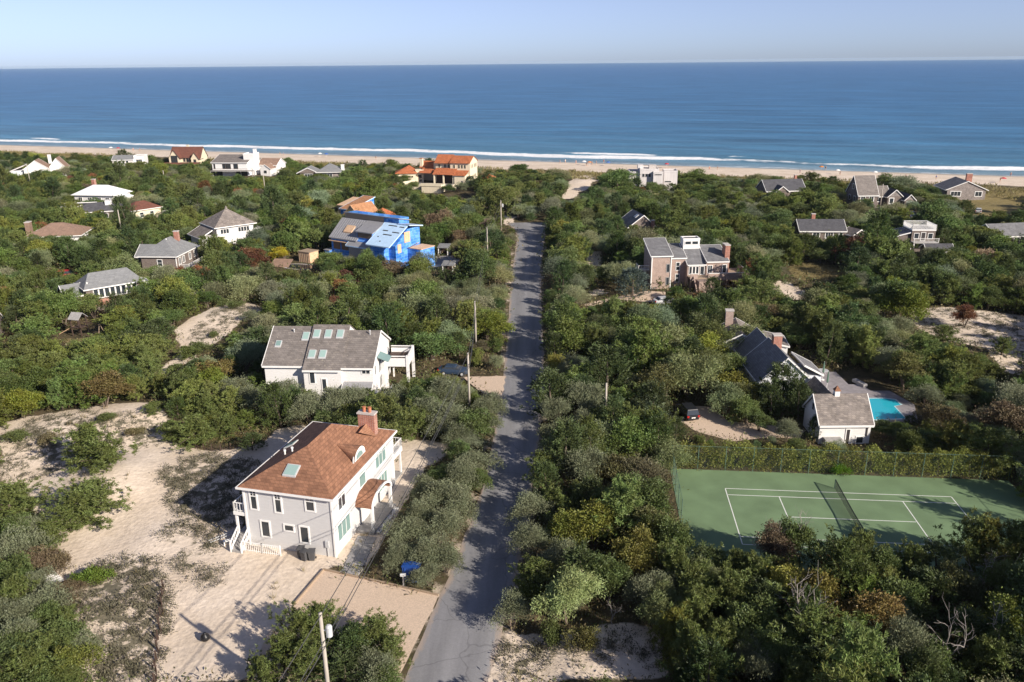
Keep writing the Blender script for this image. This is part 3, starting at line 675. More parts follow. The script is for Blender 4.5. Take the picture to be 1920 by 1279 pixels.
# ------------------------------------------------------------------ sea
def build_sea():
    qs = list(np.arange(SHORE - 8, 130, 1.6)); d = 2.0
    while qs[-1] < 15500: d *= 1.09; qs.append(qs[-1] + d)
    tc = list(np.arange(-720, 420, 5.0)); d = 6.0
    hi = [tc[-1]]; lo = [tc[0]]
    while hi[-1] < 16000: d *= 1.16; hi.append(hi[-1] + d); lo.append(lo[-1] - d)
    ts = np.array(lo[1:][::-1] + tc + hi[1:]); qs = np.array(qs)
    Q, T = np.meshgrid(qs, ts, indexing='ij')
    near = (T > -720) & (T < 420)
    # shallow measure, breaker crests and foam
    c1 = 11 + 5 * vnoise(T, T, 34, 1) + 2.0 * vnoise(T, T, 9, 3)
    a1 = np.clip(.95 + .35 * vnoise(T, T, 47, 7), .6, 1.2)
    c2 = 30 + 5 * vnoise(T, T, 40, 2); a2 = np.clip(vnoise(T, T, 30, 9) * 1.8 - .25, 0, 1) * (T > -40)
    c2b = 24 + 4 * vnoise(T, T, 26, 5); a2b = np.clip(vnoise(T, T, 22, 4) * 1.7 - .35, 0, 1) * (T < -60)
    z = SEA_Z + .9 * a1 * np.exp(-((Q - c1 - 3) / 3.2) ** 2) + 1.1 * a2 * np.exp(-((Q - c2 - 2) / 3) ** 2) + .9 * a2b * np.exp(-((Q - c2b - 2) / 3) ** 2)
    z = z + .28 * np.sin(Q / 7 + 1.5 * vnoise(T, Q, 30, 2)) * sstep(10, 40, Q) * sstep(400, 120, Q)
    foam = a1 * .95 * np.exp(-np.clip((c1 - Q) / 5.5, 0, 9) ** 2) * (Q <= c1) + a1 * .95 * np.exp(-((Q - c1) / 2.2) ** 2) * (Q > c1)
    foam = np.maximum(foam, a2 * np.exp(-((Q - c2) / 2.2) ** 2)); foam = np.maximum(foam, a2b * np.exp(-((Q - c2b) / 2.2) ** 2))
    edge = SHORE + 1.5 + 2.5 * vnoise(T, T, 17, 6)
    foam = np.maximum(foam, .62 * np.exp(-((Q - edge) / 1.8) ** 2)); foam = np.maximum(foam, .30 * sstep(c1 + 2, SHORE, Q) * (vnoise(T, Q, 6, 8) > -.2))
    foam *= near
    shallow = np.clip(np.interp(Q, [SHORE - 8, SHORE + 3, 12, 45, 150, 700, 3000], [1, .93, .80, .66, .52, .3, 0.05]), 0, 1)
    X = (Q + 404.0) * SN[0] + T * ST[0]; Y = (Q + 404.0) * SN[1] + T * ST[1]
    nq, n_t = Q.shape
    co = np.stack([T, Q, z], -1).reshape(-1, 3)          # local frame: x along shore, y offshore
    idx = np.arange(nq * n_t).reshape(nq, n_t)
    f = np.stack([idx[:-1, :-1], idx[:-1, 1:], idx[1:, 1:], idx[1:, :-1]], -1).reshape(-1, 4)
    me = bpy.data.meshes.new('sea')
    me.vertices.add(len(co)); me.vertices.foreach_set('co', co.ravel())
    me.loops.add(f.size); me.loops.foreach_set('vertex_index', f.ravel())
    me.polygons.add(len(f)); me.polygons.foreach_set('loop_start', np.arange(0, f.size, 4)); me.polygons.foreach_set('loop_total', np.full(len(f), 4))
    me.polygons.foreach_set('use_smooth', np.ones(len(f), bool))
    for nm, a in (('foam', foam), ('shallow', shallow)):
        at = me.attributes.new(nm, 'FLOAT', 'POINT'); at.data.foreach_set('value', a.ravel().astype(np.float32))
    me.materials.append(M['sea']); me.update(); me.validate()
    o = link(bpy.data.objects.new('sea', me)); o['kind'] = 'structure'; o['label'] = 'blue ocean with white breakers along the beach'
    c = 404.0
    o.matrix_world = Matrix(((ST[0], SN[0], 0, c * SN[0]), (ST[1], SN[1], 0, c * SN[1]), (0, 0, 1, 0), (0, 0, 0, 1)))
build_sea()

# ------------------------------------------------------------------ houses near the camera
def front_house():
    h = House('beach_house', 'pale grey two-storey house with brown hip roof beside the gravel pad', (-25.9, 69.15), -14.8, None)
    W, D = 9.2, 14.5
    h.walls(0, W, 0, D, -.6, 6.5, 'grey_siding')
    rf = h.hip(0, W, 0, D, 6.5, 9.05, 'roof_brown')
    for u, v in ((0, 0), (W, 0), (W, D)):
        h.part('corner_board', MB().box(u - .09, u + .09, v - .09, v + .09, -.3, 6.3), 'white_paint')
    for a0, a1, z0, z1, top in ((.72, 1.3, 4.15, 6.1, 2), (3.32, 3.9, 4.15, 6.1, 2), (6.6, 7.4, 4.8, 6.15, 2)): h.window('f', 0, a0, a1, z0, z1, top=top, fw=.16)
    for a0, a1, z0, z1, c in ((1.55, 2.35, 1.25, 2.85, 1), (4.05, 4.95, 2.25, 2.8, 1), (5.7, 6.5, 1.2, 2.85, 1)): h.window('f', 0, a0, a1, z0, z1, fw=.15)
    for a0, a1, z0, z1, c, t, pn in ((1.3, 2.7, 4.3, 6.1, 2, 6, 'glass'), (6.0, 7.4, 4.15, 6.0, 1, 6, 'glass_pale'), (10.0, 12.6, 4.2, 6.05, 3, 8, 'glass_pale'), (.75, 3.35, 1.2, 2.95, 3, 0, 'glass_pale'), (10.4, 12.6, 1.2, 2.95, 3, 0, 'glass_pale')):
        h.window('r', W, a0, a1, z0, z1, cols=c, top=t, pane=pn, fw=.15)
    # arched entry porch
    o = h.part('porch_floor', MB().box(W, W + 2.0, 4.4, 10.2, -.1, .28), 'timber_grey'); h.keep(W, W + 2, 4.4, 10.2, .2)
    h.part('porch_step', MB().box(W + 2.0, W + 2.45, 4.8, 9.8, -.1, .13), 'white_paint')
    n = 16; cv, a, zb, hgt_ = 7.2, 2.5, 2.75, 1.35
    arc = [(cv - a * math.cos(math.pi * i / n), zb + hgt_ * math.sin(math.pi * i / n)) for i in range(n + 1)]
    inn = [(cv - (a - .22) * math.cos(math.pi * i / n), zb - .02 + (hgt_ - .2) * math.sin(math.pi * i / n)) for i in range(n + 1)]
    ring = arc + inn[::-1]
    def arch(name, u0, u1, m, sc=1.0):
        k = len(ring); mb = MB()
        vs = [(u0, p, z) for p, z in ring] + [(u1, p, z) for p, z in ring]
        fs = [[i, (i + 1) % k, k + (i + 1) % k, k + i] for i in range(k)]
        for s0 in (0, k):
            fs += [[s0 + i, s0 + i + 1, s0 + k - 2 - i, s0 + k - 1 - i] for i in range(n)]
        return h.part(name, mb.add(vs, fs), m)
    arch('porch_roof', W + .005, W + 1.75, 'roof_brown'); arch('porch_arch', W + 1.755, W + 1.9, 'white_paint')
    for v in (4.9, 9.5): h.part('porch_post', MB().box(W + 1.55, W + 1.85, v - .15, v + .15, .28, 2.74), 'white_paint', bevel=.02)
    h.door('r', W, 6.3, 8.1, .3, 2.5, 'white_paint')
    # eyebrow dormer
    n = 12; v0, v1 = 5.9, 8.7; zc = 6.93; uf = 8.8
    ar = [(7.3 - 1.4 * math.cos(math.pi * i / n), zc + 1.12 * math.sin(math.pi * i / n)) for i in range(n + 1)]
    mb = MB(); top = [(uf + .12, p, z + .06) for p, z in ar] + [(uf - 2.3, 7.3 + (p - 7.3) * .12, 8.05 + (z - zc) * .1) for p, z in ar]
    mb.add(top, [[i + 1, i, n + 1 + i, n + 2 + i] for i in range(n)]); h.part('eyebrow_dormer', mb, 'roof_brown', smooth=True)
    fm = MB(); fm.add([(uf + .02, p, z) for p, z in ar] + [(uf - .1, p, z) for p, z in ar], [list(range(n + 1)), list(range(n + 1, 2 * n + 2))[::-1]] + [[i, i + 1, n + 2 + i, n + 1 + i] for i in range(n)] + [[0, n + 1, 2 * n + 1, n]]); dm = h.part('dormer_face', fm, 'white_paint')
    gm = MB(); gm.add([(uf + .04, 7.3 + (p - 7.3) * .55, zc + .08 + (z - zc) * .55) for p, z in ar], [list(range(n + 1))]); gm.build('pane', M['glass_pale'], dm)
    h.skylight(3.7, 4.9, 1.3, 2.35, lambda u, v: 6.5 + (v + .4) * .5 - .0)
    h.skylight(.35, 1.3, 7.4, 8.4, lambda u, v: 6.5 + (u + .4) * .5)
    for u, v, z in ((2.0, 4.7, 7.65), (2.85, 4.7, 8.05)): h.part('vent_pipe', MB().lathe([(.08, z - .2), (.08, z + .45), (.13, z + .45), (.13, z + .6)], 10, (u, v)), 'white_paint')
    h.chimney(6.6, 8.45, 12.0, 12.8, 6.6, 9.45, pots=2)
    ck = MB(); ck.add([(6.4, 11.995, 7.45), (8.7, 11.995, 7.0), (7.5, 11.995, 8.4), (7.4, 10.3, 8.15)], [[0, 2, 3], [2, 1, 3], [0, 1, 2], [0, 3, 1]]); h.part('cricket', ck, 'roof_brown')
    # back balcony
    h.deck(6.9, 9.1, 14.52, 17.2, 3.4, 'timber_grey'); h.rail([(6.9, 17.2), (9.1, 17.2), (9.1, 14.6)], 3.4, 1.05)
    h.part('deck_skirt', MB().box(9.12, 9.2, 14.6, 17.25, 2.9, 3.42), 'white_paint')
    h.deck(6.9, 9.1, 14.52, 17.2, .25, 'timber_grey', posts=False, name='patio')
    # side porch with stairs
    h.deck(-1.4, -.02, .05, 5.5, 3.5, 'timber_grey'); h.rail([(-.05, .1), (-1.35, .1), (-1.35, 5.4)], 3.5, .95)
    h.part('deck_skirt', MB().box(-1.42, -.04, -.03, .045, 3.15, 3.52), 'white_paint')
    h.deck(-1.4, -.02, .05, 5.5, 1.0, 'timber_grey', posts=False, name='porch_floor')
    st = MB()
    prof = [(.04, -.2), (.04, 1.0)]
    for i in range(5): prof += [(.04 - .33 * i, 1.0 - .2 * i), (.04 - .33 * (i + 1), 1.0 - .2 * i)]
    prof += [(-1.61, -.2)]
    h.part('stairs', st.extr(prof[1:], -1.05, .0, 'u'), 'timber_grey')
    for u in (-1.1, .05):
        rm = MB()
        rm.beam((u, .03, 2.0), (u, -1.6, 1.0), .1, .09); rm.beam((u, .03, 1.2), (u, -1.6, .2), .06, .3)
        for i in range(7):
            v = .03 - 1.63 * i / 6; z = 2.0 - i / 6; e = .06 if i in (0, 6) else .025; rm.box(u - e, u + e, v - e, v + e, z - 1.0, z)
        h.part('stair_railing', rm, 'white_paint')
    h.rail([(.1, -1.1), (2.0, -1.1), (3.9, -1.05)], 0, 1.0, step=.2, name='picket_fence')
    h.part('meter_box', MB().box(8.25, 8.6, -.14, -.005, 1.0, 1.7), 'metal_grey'); h.part('meter_pipe', MB().box(8.4, 8.46, -.09, -.03, 0, 1.0), 'metal_grey')
    h.keep(-1.6, 4, -1.9, 0, .3)
    h.done('the brown-roofed grey house')
    return h
HQ = front_house()

def white_house():
    h = House('beach_house', 'long white house with weathered grey roof and seven skylights', (-34.5, 105.4), -3, None)
    h.walls(.2, 5.9, 0, 12, -.6, 5.4, 'white_siding'); h.gable(.2, 5.7, 0, 12, 5.4, 8.9, 'roof_grey', 'white_siding', barge=(1, 0))
    h.walls(5.905, 11.1, -.9, 12.6, -.6, 5.2, 'white_siding'); h.gable(5.905, 11.1, -.9, 12.6, 5.15, 9.2, 'roof_grey', 'white_siding', end=.05, barge=(0, 0))
    h.walls(11.105, 15.4, -.5, 11.2, -.6, 5.4, 'white_siding'); h.gable(11.305, 15.4, -.5, 11.2, 5.35, 8.55, 'roof_grey', 'white_siding', barge=(0, 1))
    k = (9.2 - 5.15) / 6.75
    zc = lambda u, v: 5.15 + (v + .9) * k + .1
    for u in (4.65, 6.25, 7.9, 9.6):
        z = zc if u > 5.9 else (lambda u_, v: 5.5 + v * .583)
        h.skylight(u, u + .85, 3.7, 4.8, z)
    for u in (6.3, 7.8): h.skylight(u, u + .85, .55, 1.6, zc)
    h.skylight(1.1, 1.8, 2.6, 3.4, lambda u_, v: 5.5 + v * .583, 'glass_pale')
    h.window('f', -.5, 13.95, 15.0, 4.3, 5.1, cols=2); h.window('f', 0, .7, 1.45, 4.9, 5.2); h.window('f', 0, 1.2, 1.75, 1.3, 2.6); h.window('f', -.9, 6.75, 7.4, 3.0, 4.6); h.window('f', -.9, 8.4, 8.95, 1.8, 3.6)
    h.window('r', 15.4, .6, 1.4, 3.6, 4.9); h.window('r', 15.4, 3.2, 4.8, 2.9, 4.9, cols=2); h.window('r', 15.4, 3.2, 4.6, .6, 2.3, cols=2)
    h.shed(11.3, 15.3, -2.0, -.52, 2.45, 3.1, 'roof_metal', ov=.05, name='awning')
    for v in (-1.95,):
        for u in (11.5, 15.1): h.part('awning_post', MB().box(u - .08, u + .08, v, v + .16, -.3, 2.3), 'white_paint')
    # roof deck on posts
    h.deck(16.1, 19.3, 5.0, 9.6, 3.9, 'timber_dark')
    for q, nm in (((16.05, 19.35, 4.95, 5.1), 'parapet'), ((16.05, 19.35, 9.5, 9.65), 'parapet'), ((19.22, 19.37, 5.1, 9.5), 'parapet')):
        h.part(nm, MB().box(*q, 3.3, 4.55), 'white_siding'); h.part('handrail', MB().box(q[0], q[1], q[2], q[3], 4.78, 4.9), 'white_paint')
    for u, v in ((16.15, 5.0), (19.25, 5.05), (19.25, 9.5)): h.part('deck_post', MB().box(u - .2, u + .2, v - .2, v + .2, -.3, 4.95), 'white_siding')
    h.part('wing_wall', MB().box(15.42, 16.0, 4.6, 5.2, -.3, 5.0), 'white_siding')
    ga = MB().slab([(15.45, 2.6, 5.6), (17.0, 2.6, 4.9), (17.0, 5.0, 4.9), (15.45, 5.0, 5.6)], [[0, 1, 2, 3]], .08); h.part('glass_awning', ga, 'glass_pale')
    h.part('entry_wall', MB().box(15.41, 17.4, -.6, -.3, -.3, 1.5), 'white_siding'); h.part('entry_wall', MB().box(17.25, 17.4, -.295, 3.0, -.3, 1.4), 'white_siding')
    for i in range(4): h.part('step', MB().box(15.6, 17.2, .2 + .3 * i, .498 + .3 * i, -.2, .2 + .22 * i), 'white_paint')
    h.keep(15.4, 19.5, -.8, 9.8, .2)
    for u, v in ((3.2, 5.0), (14.2, 4.6)): h.part('vent_pipe', MB().lathe([(.07, 7), (.07, 8.75), (.12, 8.75), (.12, 8.9)], 8, (u, v)), 'metal_grey')
    h.done('the long white skylight house')
white_house()

def right_houses():
    h = House('beach_house', 'white cottage with steep slate roof and red chimney beside the pool terrace', (33.7, 103.0), 0, None)
    h.walls(0, 7.0, 0, 8.2, -.6, 3.2, 'shade_siding'); h.gable(0, 7.0, 0, 8.2, 3.2, 6.4, 'roof_slate', 'shade_siding', axis='v')
    h.walls(.6, 6.4, 8.21, 14, -.6, 3.0, 'shade_siding'); h.gable(.6, 6.4, 8.21, 14, 3.0, 6.0, 'roof_slate', 'shade_siding', axis='v')
    h.chimney(3.3, 4.5, 5.6, 6.6, 4, 7.6)
    for v in (1.4, 4.6, 9.6): h.window('l', 0 if v < 8 else .6, v, v + .9, 1.0, 2.5, rows=2)
    h.window('f', 0, 1.2, 2.1, .9, 2.3, rows=2); h.window('f', 0, 3.1, 3.9, 3.7, 4.8)
    h.door('f', 0, 4.6, 5.5, 0, 2.1, 'glass')
    h.walls(7.01, 9.6, 3.0, 8.0, -.6, 2.6, 'shade_siding'); h.shed(7.15, 9.6, 3.0, 8.0, 4.2, 2.9, 'roof_slate', axis='u', ov=.2)
    # breezeway wing running to the barn
    h.walls(6.0, 8.6, -6.8, -.6, -.6, 2.4, 'shade_siding'); h.gable(6.0, 8.6, -6.8, -.6, 2.4, 3.8, 'roof_weathered', 'white_siding', axis='v', ov=.25)
    h.done('the slate-roofed pool cottage')
    b = House('pool_barn', 'small white pool barn with mottled shingle roof and cupola behind the court', (37.3, 89.9), 0, None, 'barn')
    b.walls(0, 6.2, 0, 5.4, -.6, 2.8, 'white_siding'); b.gable(0, 6.2, 0, 5.4, 2.8, 5.4, 'roof_weathered', 'white_siding', ov=.3)
    o = b.part('cupola', MB().box(2.35, 2.95, 2.4, 3.0, 5.0, 5.95), 'white_paint')
    MB().add([(2.25, 2.3, 5.955), (3.05, 2.3, 5.955), (3.05, 3.1, 5.955), (2.25, 3.1, 5.955), (2.65, 2.7, 6.6)], [[0, 1, 4], [1, 2, 4], [2, 3, 4], [3, 0, 4], [3, 2, 1, 0]]).build('cupola_roof', M['roof_brown'], o)
    b.door('f', 0, 3.3, 3.7, .0, 1.9, 'door_dark'); b.window('f', 0, 4.6, 5.4, .1, .9); b.window('l', 0, 1.8, 2.7, 1.0, 2.2); b.window('l', 0, 2.4, 3.0, 3.4, 4.3)
    b.part('lean_to', MB().box(.5, 2.6, -.9, -.02, -.2, .95), 'timber_grey'); b.part('shutter', MB().box(5.65, 5.85, -.06, -.01, 1.0, 2.2), 'door_dark')
    b.done('the white pool barn')
    g = House('beach_house', 'white gabled house with tan chimney half hidden behind the big tree', (31.0, 118.5), -8, None)
    g.walls(0, 8.5, 0, 8, -.6, 2.6, 'white_siding'); g.gable(0, 8.5, 0, 8, 2.6, 4.8, 'roof_weathered', 'white_siding', axis='v')
    g.chimney(2.4, 3.6, 6, 7, 2, 6.6, 'wall_pink'); g.window('f', 0, 5.5, 6.4, 1.0, 2.4, rows=2); g.walls(8.51, 11.5, 1.5, 6.5, -.6, 2.7, 'white_siding'); g.shed(8.6, 11.5, 1.5, 6.5, 3.3, 2.7, 'roof_grey', axis='u', ov=.2)
    g.done('the half-hidden white gabled house')
right_houses()

def modern_house():
    h = House('beach_house', 'tall pink-shingled contemporary house with grey shed roofs and wraparound deck', (28.4, 162.6), 3, None)
    s = 'wall_pink'
    h.walls(.5, 4.6, .6, 8.0, -.6, 6.6, s); h.part('tower_side', MB().extr([(.6, 6.5), (8, 6.5), (8, 8.6)], .503, 4.6, 'u'), s, None); h.shed(.5, 4.6, .6, 8.0, 6.7, 8.7, 'roof_slate')
    h.walls(4.605, 7.9, 1.6, 7.5, -.6, 5.8, s); h.part('upper_wall', MB().extr([(1.6, 5.7), (7.5, 5.7), (7.5, 7.4)], 4.61, 7.9, 'u'), s); h.shed(4.8, 7.9, 1.6, 7.5, 5.9, 7.6, 'roof_slate', ov=.12)
    h.walls(7.905, 11.7, .1, 7.0, -.6, 4.7, s); h.part('upper_wall', MB().extr([(.1, 4.6), (7, 4.6), (7, 7.4)], 7.91, 11.7, 'u'), s); h.shed(8.0, 11.65, .1, 7.0, 4.8, 7.65, 'roof_slate', ov=.15)
    h.walls(11.705, 16.4, -.1, 6.5, -.6, 5.3, s); h.part('upper_wall', MB().extr([(-.1, 5.2), (6.5, 5.2), (6.5, 7.2)], 11.71, 16.4, 'u'), s); h.shed(11.95, 16.3, -.1, 6.5, 5.4, 7.35, 'roof_slate', ov=.15)
    h.walls(8.1, 11.6, 5.2, 7.6, 6.9, 8.9, 'white_siding', 'clerestory'); h.flat(8.1, 11.6, 5.2, 7.6, 8.9, 'roof_slate', .25)
    for a in (8.5, 10.0): h.window('f', 5.2, a, a + 1.2, 7.9, 8.5)
    h.chimney(15.9, 16.9, 1.2, 3.4, -.3, 8.3)
    for u in (.55, 4.55): h.part('corner_board', MB().box(u - .1, u + .1, .48, .62, -.3, 6.4), 'white_paint')
    h.window('f', .6, 3.7, 4.25, 3.2, 4.8, frame='timber_grey'); h.window('f', .6, 3.7, 4.25, .6, 2.0, frame='timber_grey')
    for z in (3.3, .8): h.window('f', 1.6, 5.9, 6.6, z, z + 1.6, rows=2)
    for a in (8.3, 9.0, 9.7, 10.6): h.window('f', .1, a, a + (.5 if a < 10 else .75), 2.7, 4.3)
    h.window('f', -.1, 12.1, 12.95, 3.0, 4.5, cols=2); h.window('f', -.1, 15.2, 15.9, 2.9, 4.6)
    h.deck(7.9, 20.2, -2.4, -.15, 2.5, 'timber', pm='timber'); h.deck(16.6, 20.2, -.14, 5.5, 2.5, 'timber', pm='timber')
    for q in ((7.9, 9.4, -2.45, -2.35), (11.6, 20.2, -2.45, -2.35), (20.2, 20.3, -2.45, 5.5)): h.part('deck_wall', MB().box(*q, 2.0, 3.4), s); h.part('handrail', MB().box(q[0], q[1], q[2] - .05, q[3] + .05, 3.405, 3.5), 'white_paint')
    h.part('stair_tower', MB().prism([(9.2, -4.6), (12.4, -4.6), (12.9, -2.5), (8.9, -2.5)], -.4, 2.35), s); h.part('stair_wall', MB().extr([(-5.4, 0), (-2.5, 2.6), (-2.5, 3.0), (-5.4, .6)], 8.5, 8.7, 'u'), s)
    h.deck(-1.8, .45, 2.4, 4.6, 3.2, 'timber_grey', pm='timber_grey'); h.rail([(.4, 2.4), (-1.8, 2.4), (-1.8, 4.6)], 3.2, 1.0)
    for i in range(6): h.part('trellis_post', MB().box(12.6 + i * 1.3, 12.72 + i * 1.3, -3.2, -3.08, -.3, 2.6), 'timber')
    h.keep(7.5, 13.5, -5.5, 0, .2)
    h.done('the pink-shingled contemporary house')
modern_house()

def blue_house():
    h = House('unfinished_house', 'large half-built house wrapped in bright blue sheeting with grey metal roofs', (-42.6, 190.3), -34, None)
    b = 'wrap_blue'
    h.keep(0, 20, -2, 9)
    h.part('wall', MB().extr([(0, -.6), (8.5, -.6), (8.5, 8.9), (4.3, 8.9), (0, 5.7)], 0, 20.2, 'u'), b)
    h.shed(0, 8.1, 0, 4.2, 6.0, 9.4, 'roof_metal', ov=.3, trim='roof_metal')
    for i in range(12):
        u = .1 + i * .7; p, q = (u, -.3, 5.78), (u, 4.4, 9.6); h.part('roof_seam', MB().beam(p, q, .06, .1), 'roof_metal')
    sl_ = MB().slab([(3.0, 1.1, 7.2), (5.6, 1.1, 7.2), (5.6, 2.7, 8.5), (3.0, 2.7, 8.5)], [[0, 1, 2, 3]], .35); h.part('roof_opening_cover', sl_, 'plywood')
    h.walls(8.2, 13.0, .4, 4.3, 5.0, 7.9, b, 'dormer', False); h.part('dormer_panel', MB().box(8.4, 12.8, .33, .395, 6.5, 7.8), 'plywood_dark'); h.shed(8.2, 13.0, .4, 4.4, 8.0, 9.6, 'roof_metal', ov=.2, trim='roof_metal')
    h.shed(6.2, 12.9, -1.3, .2, 4.8, 5.7, 'roof_metal', ov=.15, trim='wrap_sky', name='porch_roof'); h.walls(6.6, 12.6, -1.0, -.005, -.6, 4.6, 'timber_grey', 'porch_wall')
    h.shed(13.4, 20.0, -2.0, 4.4, 6.0, 9.7, 'wrap_sky', ov=.15, trim='wrap_sky', name='membrane_roof'); h.walls(14.0, 18.2, -1.7, -.005, -.6, 5.9, b, 'wall')
    k = (9.7 - 6.0) / 6.4
    for u0, u1, v in ((15, 17.6, 3.7), (18.4, 19.8, 3.6), (14.6, 16.2, 2.1), (17.6, 19.7, 1.9), (15.6, 18.2, 1.0), (14.6, 15.0, .2), (16.2, 16.6, -1.0)):
        z = 6.0 + (v + 2.0) * k; h.part('roof_slot', MB().slab([(u0, v, z + .02), (u1, v, z + .02), (u1, v + .28, z + .02 + .28 * k), (u0, v + .28, z + .02 + .28 * k)], [[0, 1, 2, 3]], .01), 'door_dark')
    h.walls(.2, 17.2, 5.0, 8.4, 8.9, 10.8, b, 'clerestory', False)
    h.part('clerestory_panel', MB().box(.3, 12.6, 4.93, 4.995, 9.5, 10.75), 'timber')
    h.shed(.2, 17.2, 4.9, 8.6, 11.0, 10.2, 'roof_metal', ov=.2, th=.1, trim='roof_metal'); h.shed(17.6, 20.6, 4.6, 8.8, 9.9, 9.2, 'roof_metal', ov=.2, trim='wrap_sky')
    for a0, a1, z0, z1 in ((.8, 2.8, 3.2, 4.8), (3.4, 5.4, 3.2, 4.8)): h.window('f', 0, a0, a1, z0, z1, frame='plywood_dark', pane='plywood_dark')
    h.part('ledge', MB().box(-.4, 6.1, -.6, -.02, 4.95, 5.1), 'plywood'); h.part('wall_panel', MB().box(20.21, 20.3, 3.0, 5.0, 6.0, 8.4), 'plywood'); h.part('wall_panel', MB().box(20.21, 20.3, .6, 1.8, 4.0, 6.0), 'plywood')
    h.walls(20.205, 24.0, 4.0, 9.0, -.6, 4.6, b, 'annex'); h.part('annex_board', MB().box(20.3, 24.2, 4.0, 9.0, 4.61, 4.75), 'plywood')
    h.part('annex_board', MB().beam((21, 3.8, 4.9), (23.5, 3.9, 6.2), .9, .08), 'plywood')
    h.walls(-1.6, .0, -.9, 1.4, -.6, 2.6, b, 'lean_to'); h.part('lean_to_roof', MB().box(-1.8, -.01, -1.1, 1.5, 2.61, 2.75), 'roof_metal')
    h.done('the blue-wrapped construction')
    g = House('unfinished_house', 'smaller unfinished house with orange plywood roofs behind the blue wrapped one', (-49.5, 236.5), -36, None)
    g.walls(0, 4.2, 0, 9.5, -.6, 4.6, b); g.part('upper_wall', MB().extr([(0, 4.5), (9.5, 4.5), (9.5, 6.9)], .004, 4.2, 'u'), b); g.shed(0, 4.2, 0, 9.5, 4.8, 7.1, 'roof_cedar', ov=.3, trim='wrap_sky')
    g.walls(-3.4, -.01, 2.0, 8.5, -.6, 5.0, 'plywood'); g.shed(-3.4, -.3, 2.0, 8.5, 5.2, 6.6, 'plywood', ov=.2, trim=None)
    g.walls(4.6, 9.8, -2.6, 5.2, -.6, 4.2, 'plywood'); g.gable(4.6, 9.8, -2.6, 5.2, 4.2, 6.6, 'roof_cedar', 'plywood', axis='v', trim='plywood', ov=.5)
    g.walls(10.2, 15.5, 1.5, 7.0, -.6, 3.3, 'plywood'); g.hip(10.2, 15.5, 1.5, 7.0, 3.4, 5.4, 'roof_terracotta', trim=None)
    g.done('the orange plywood construction')
blue_house()

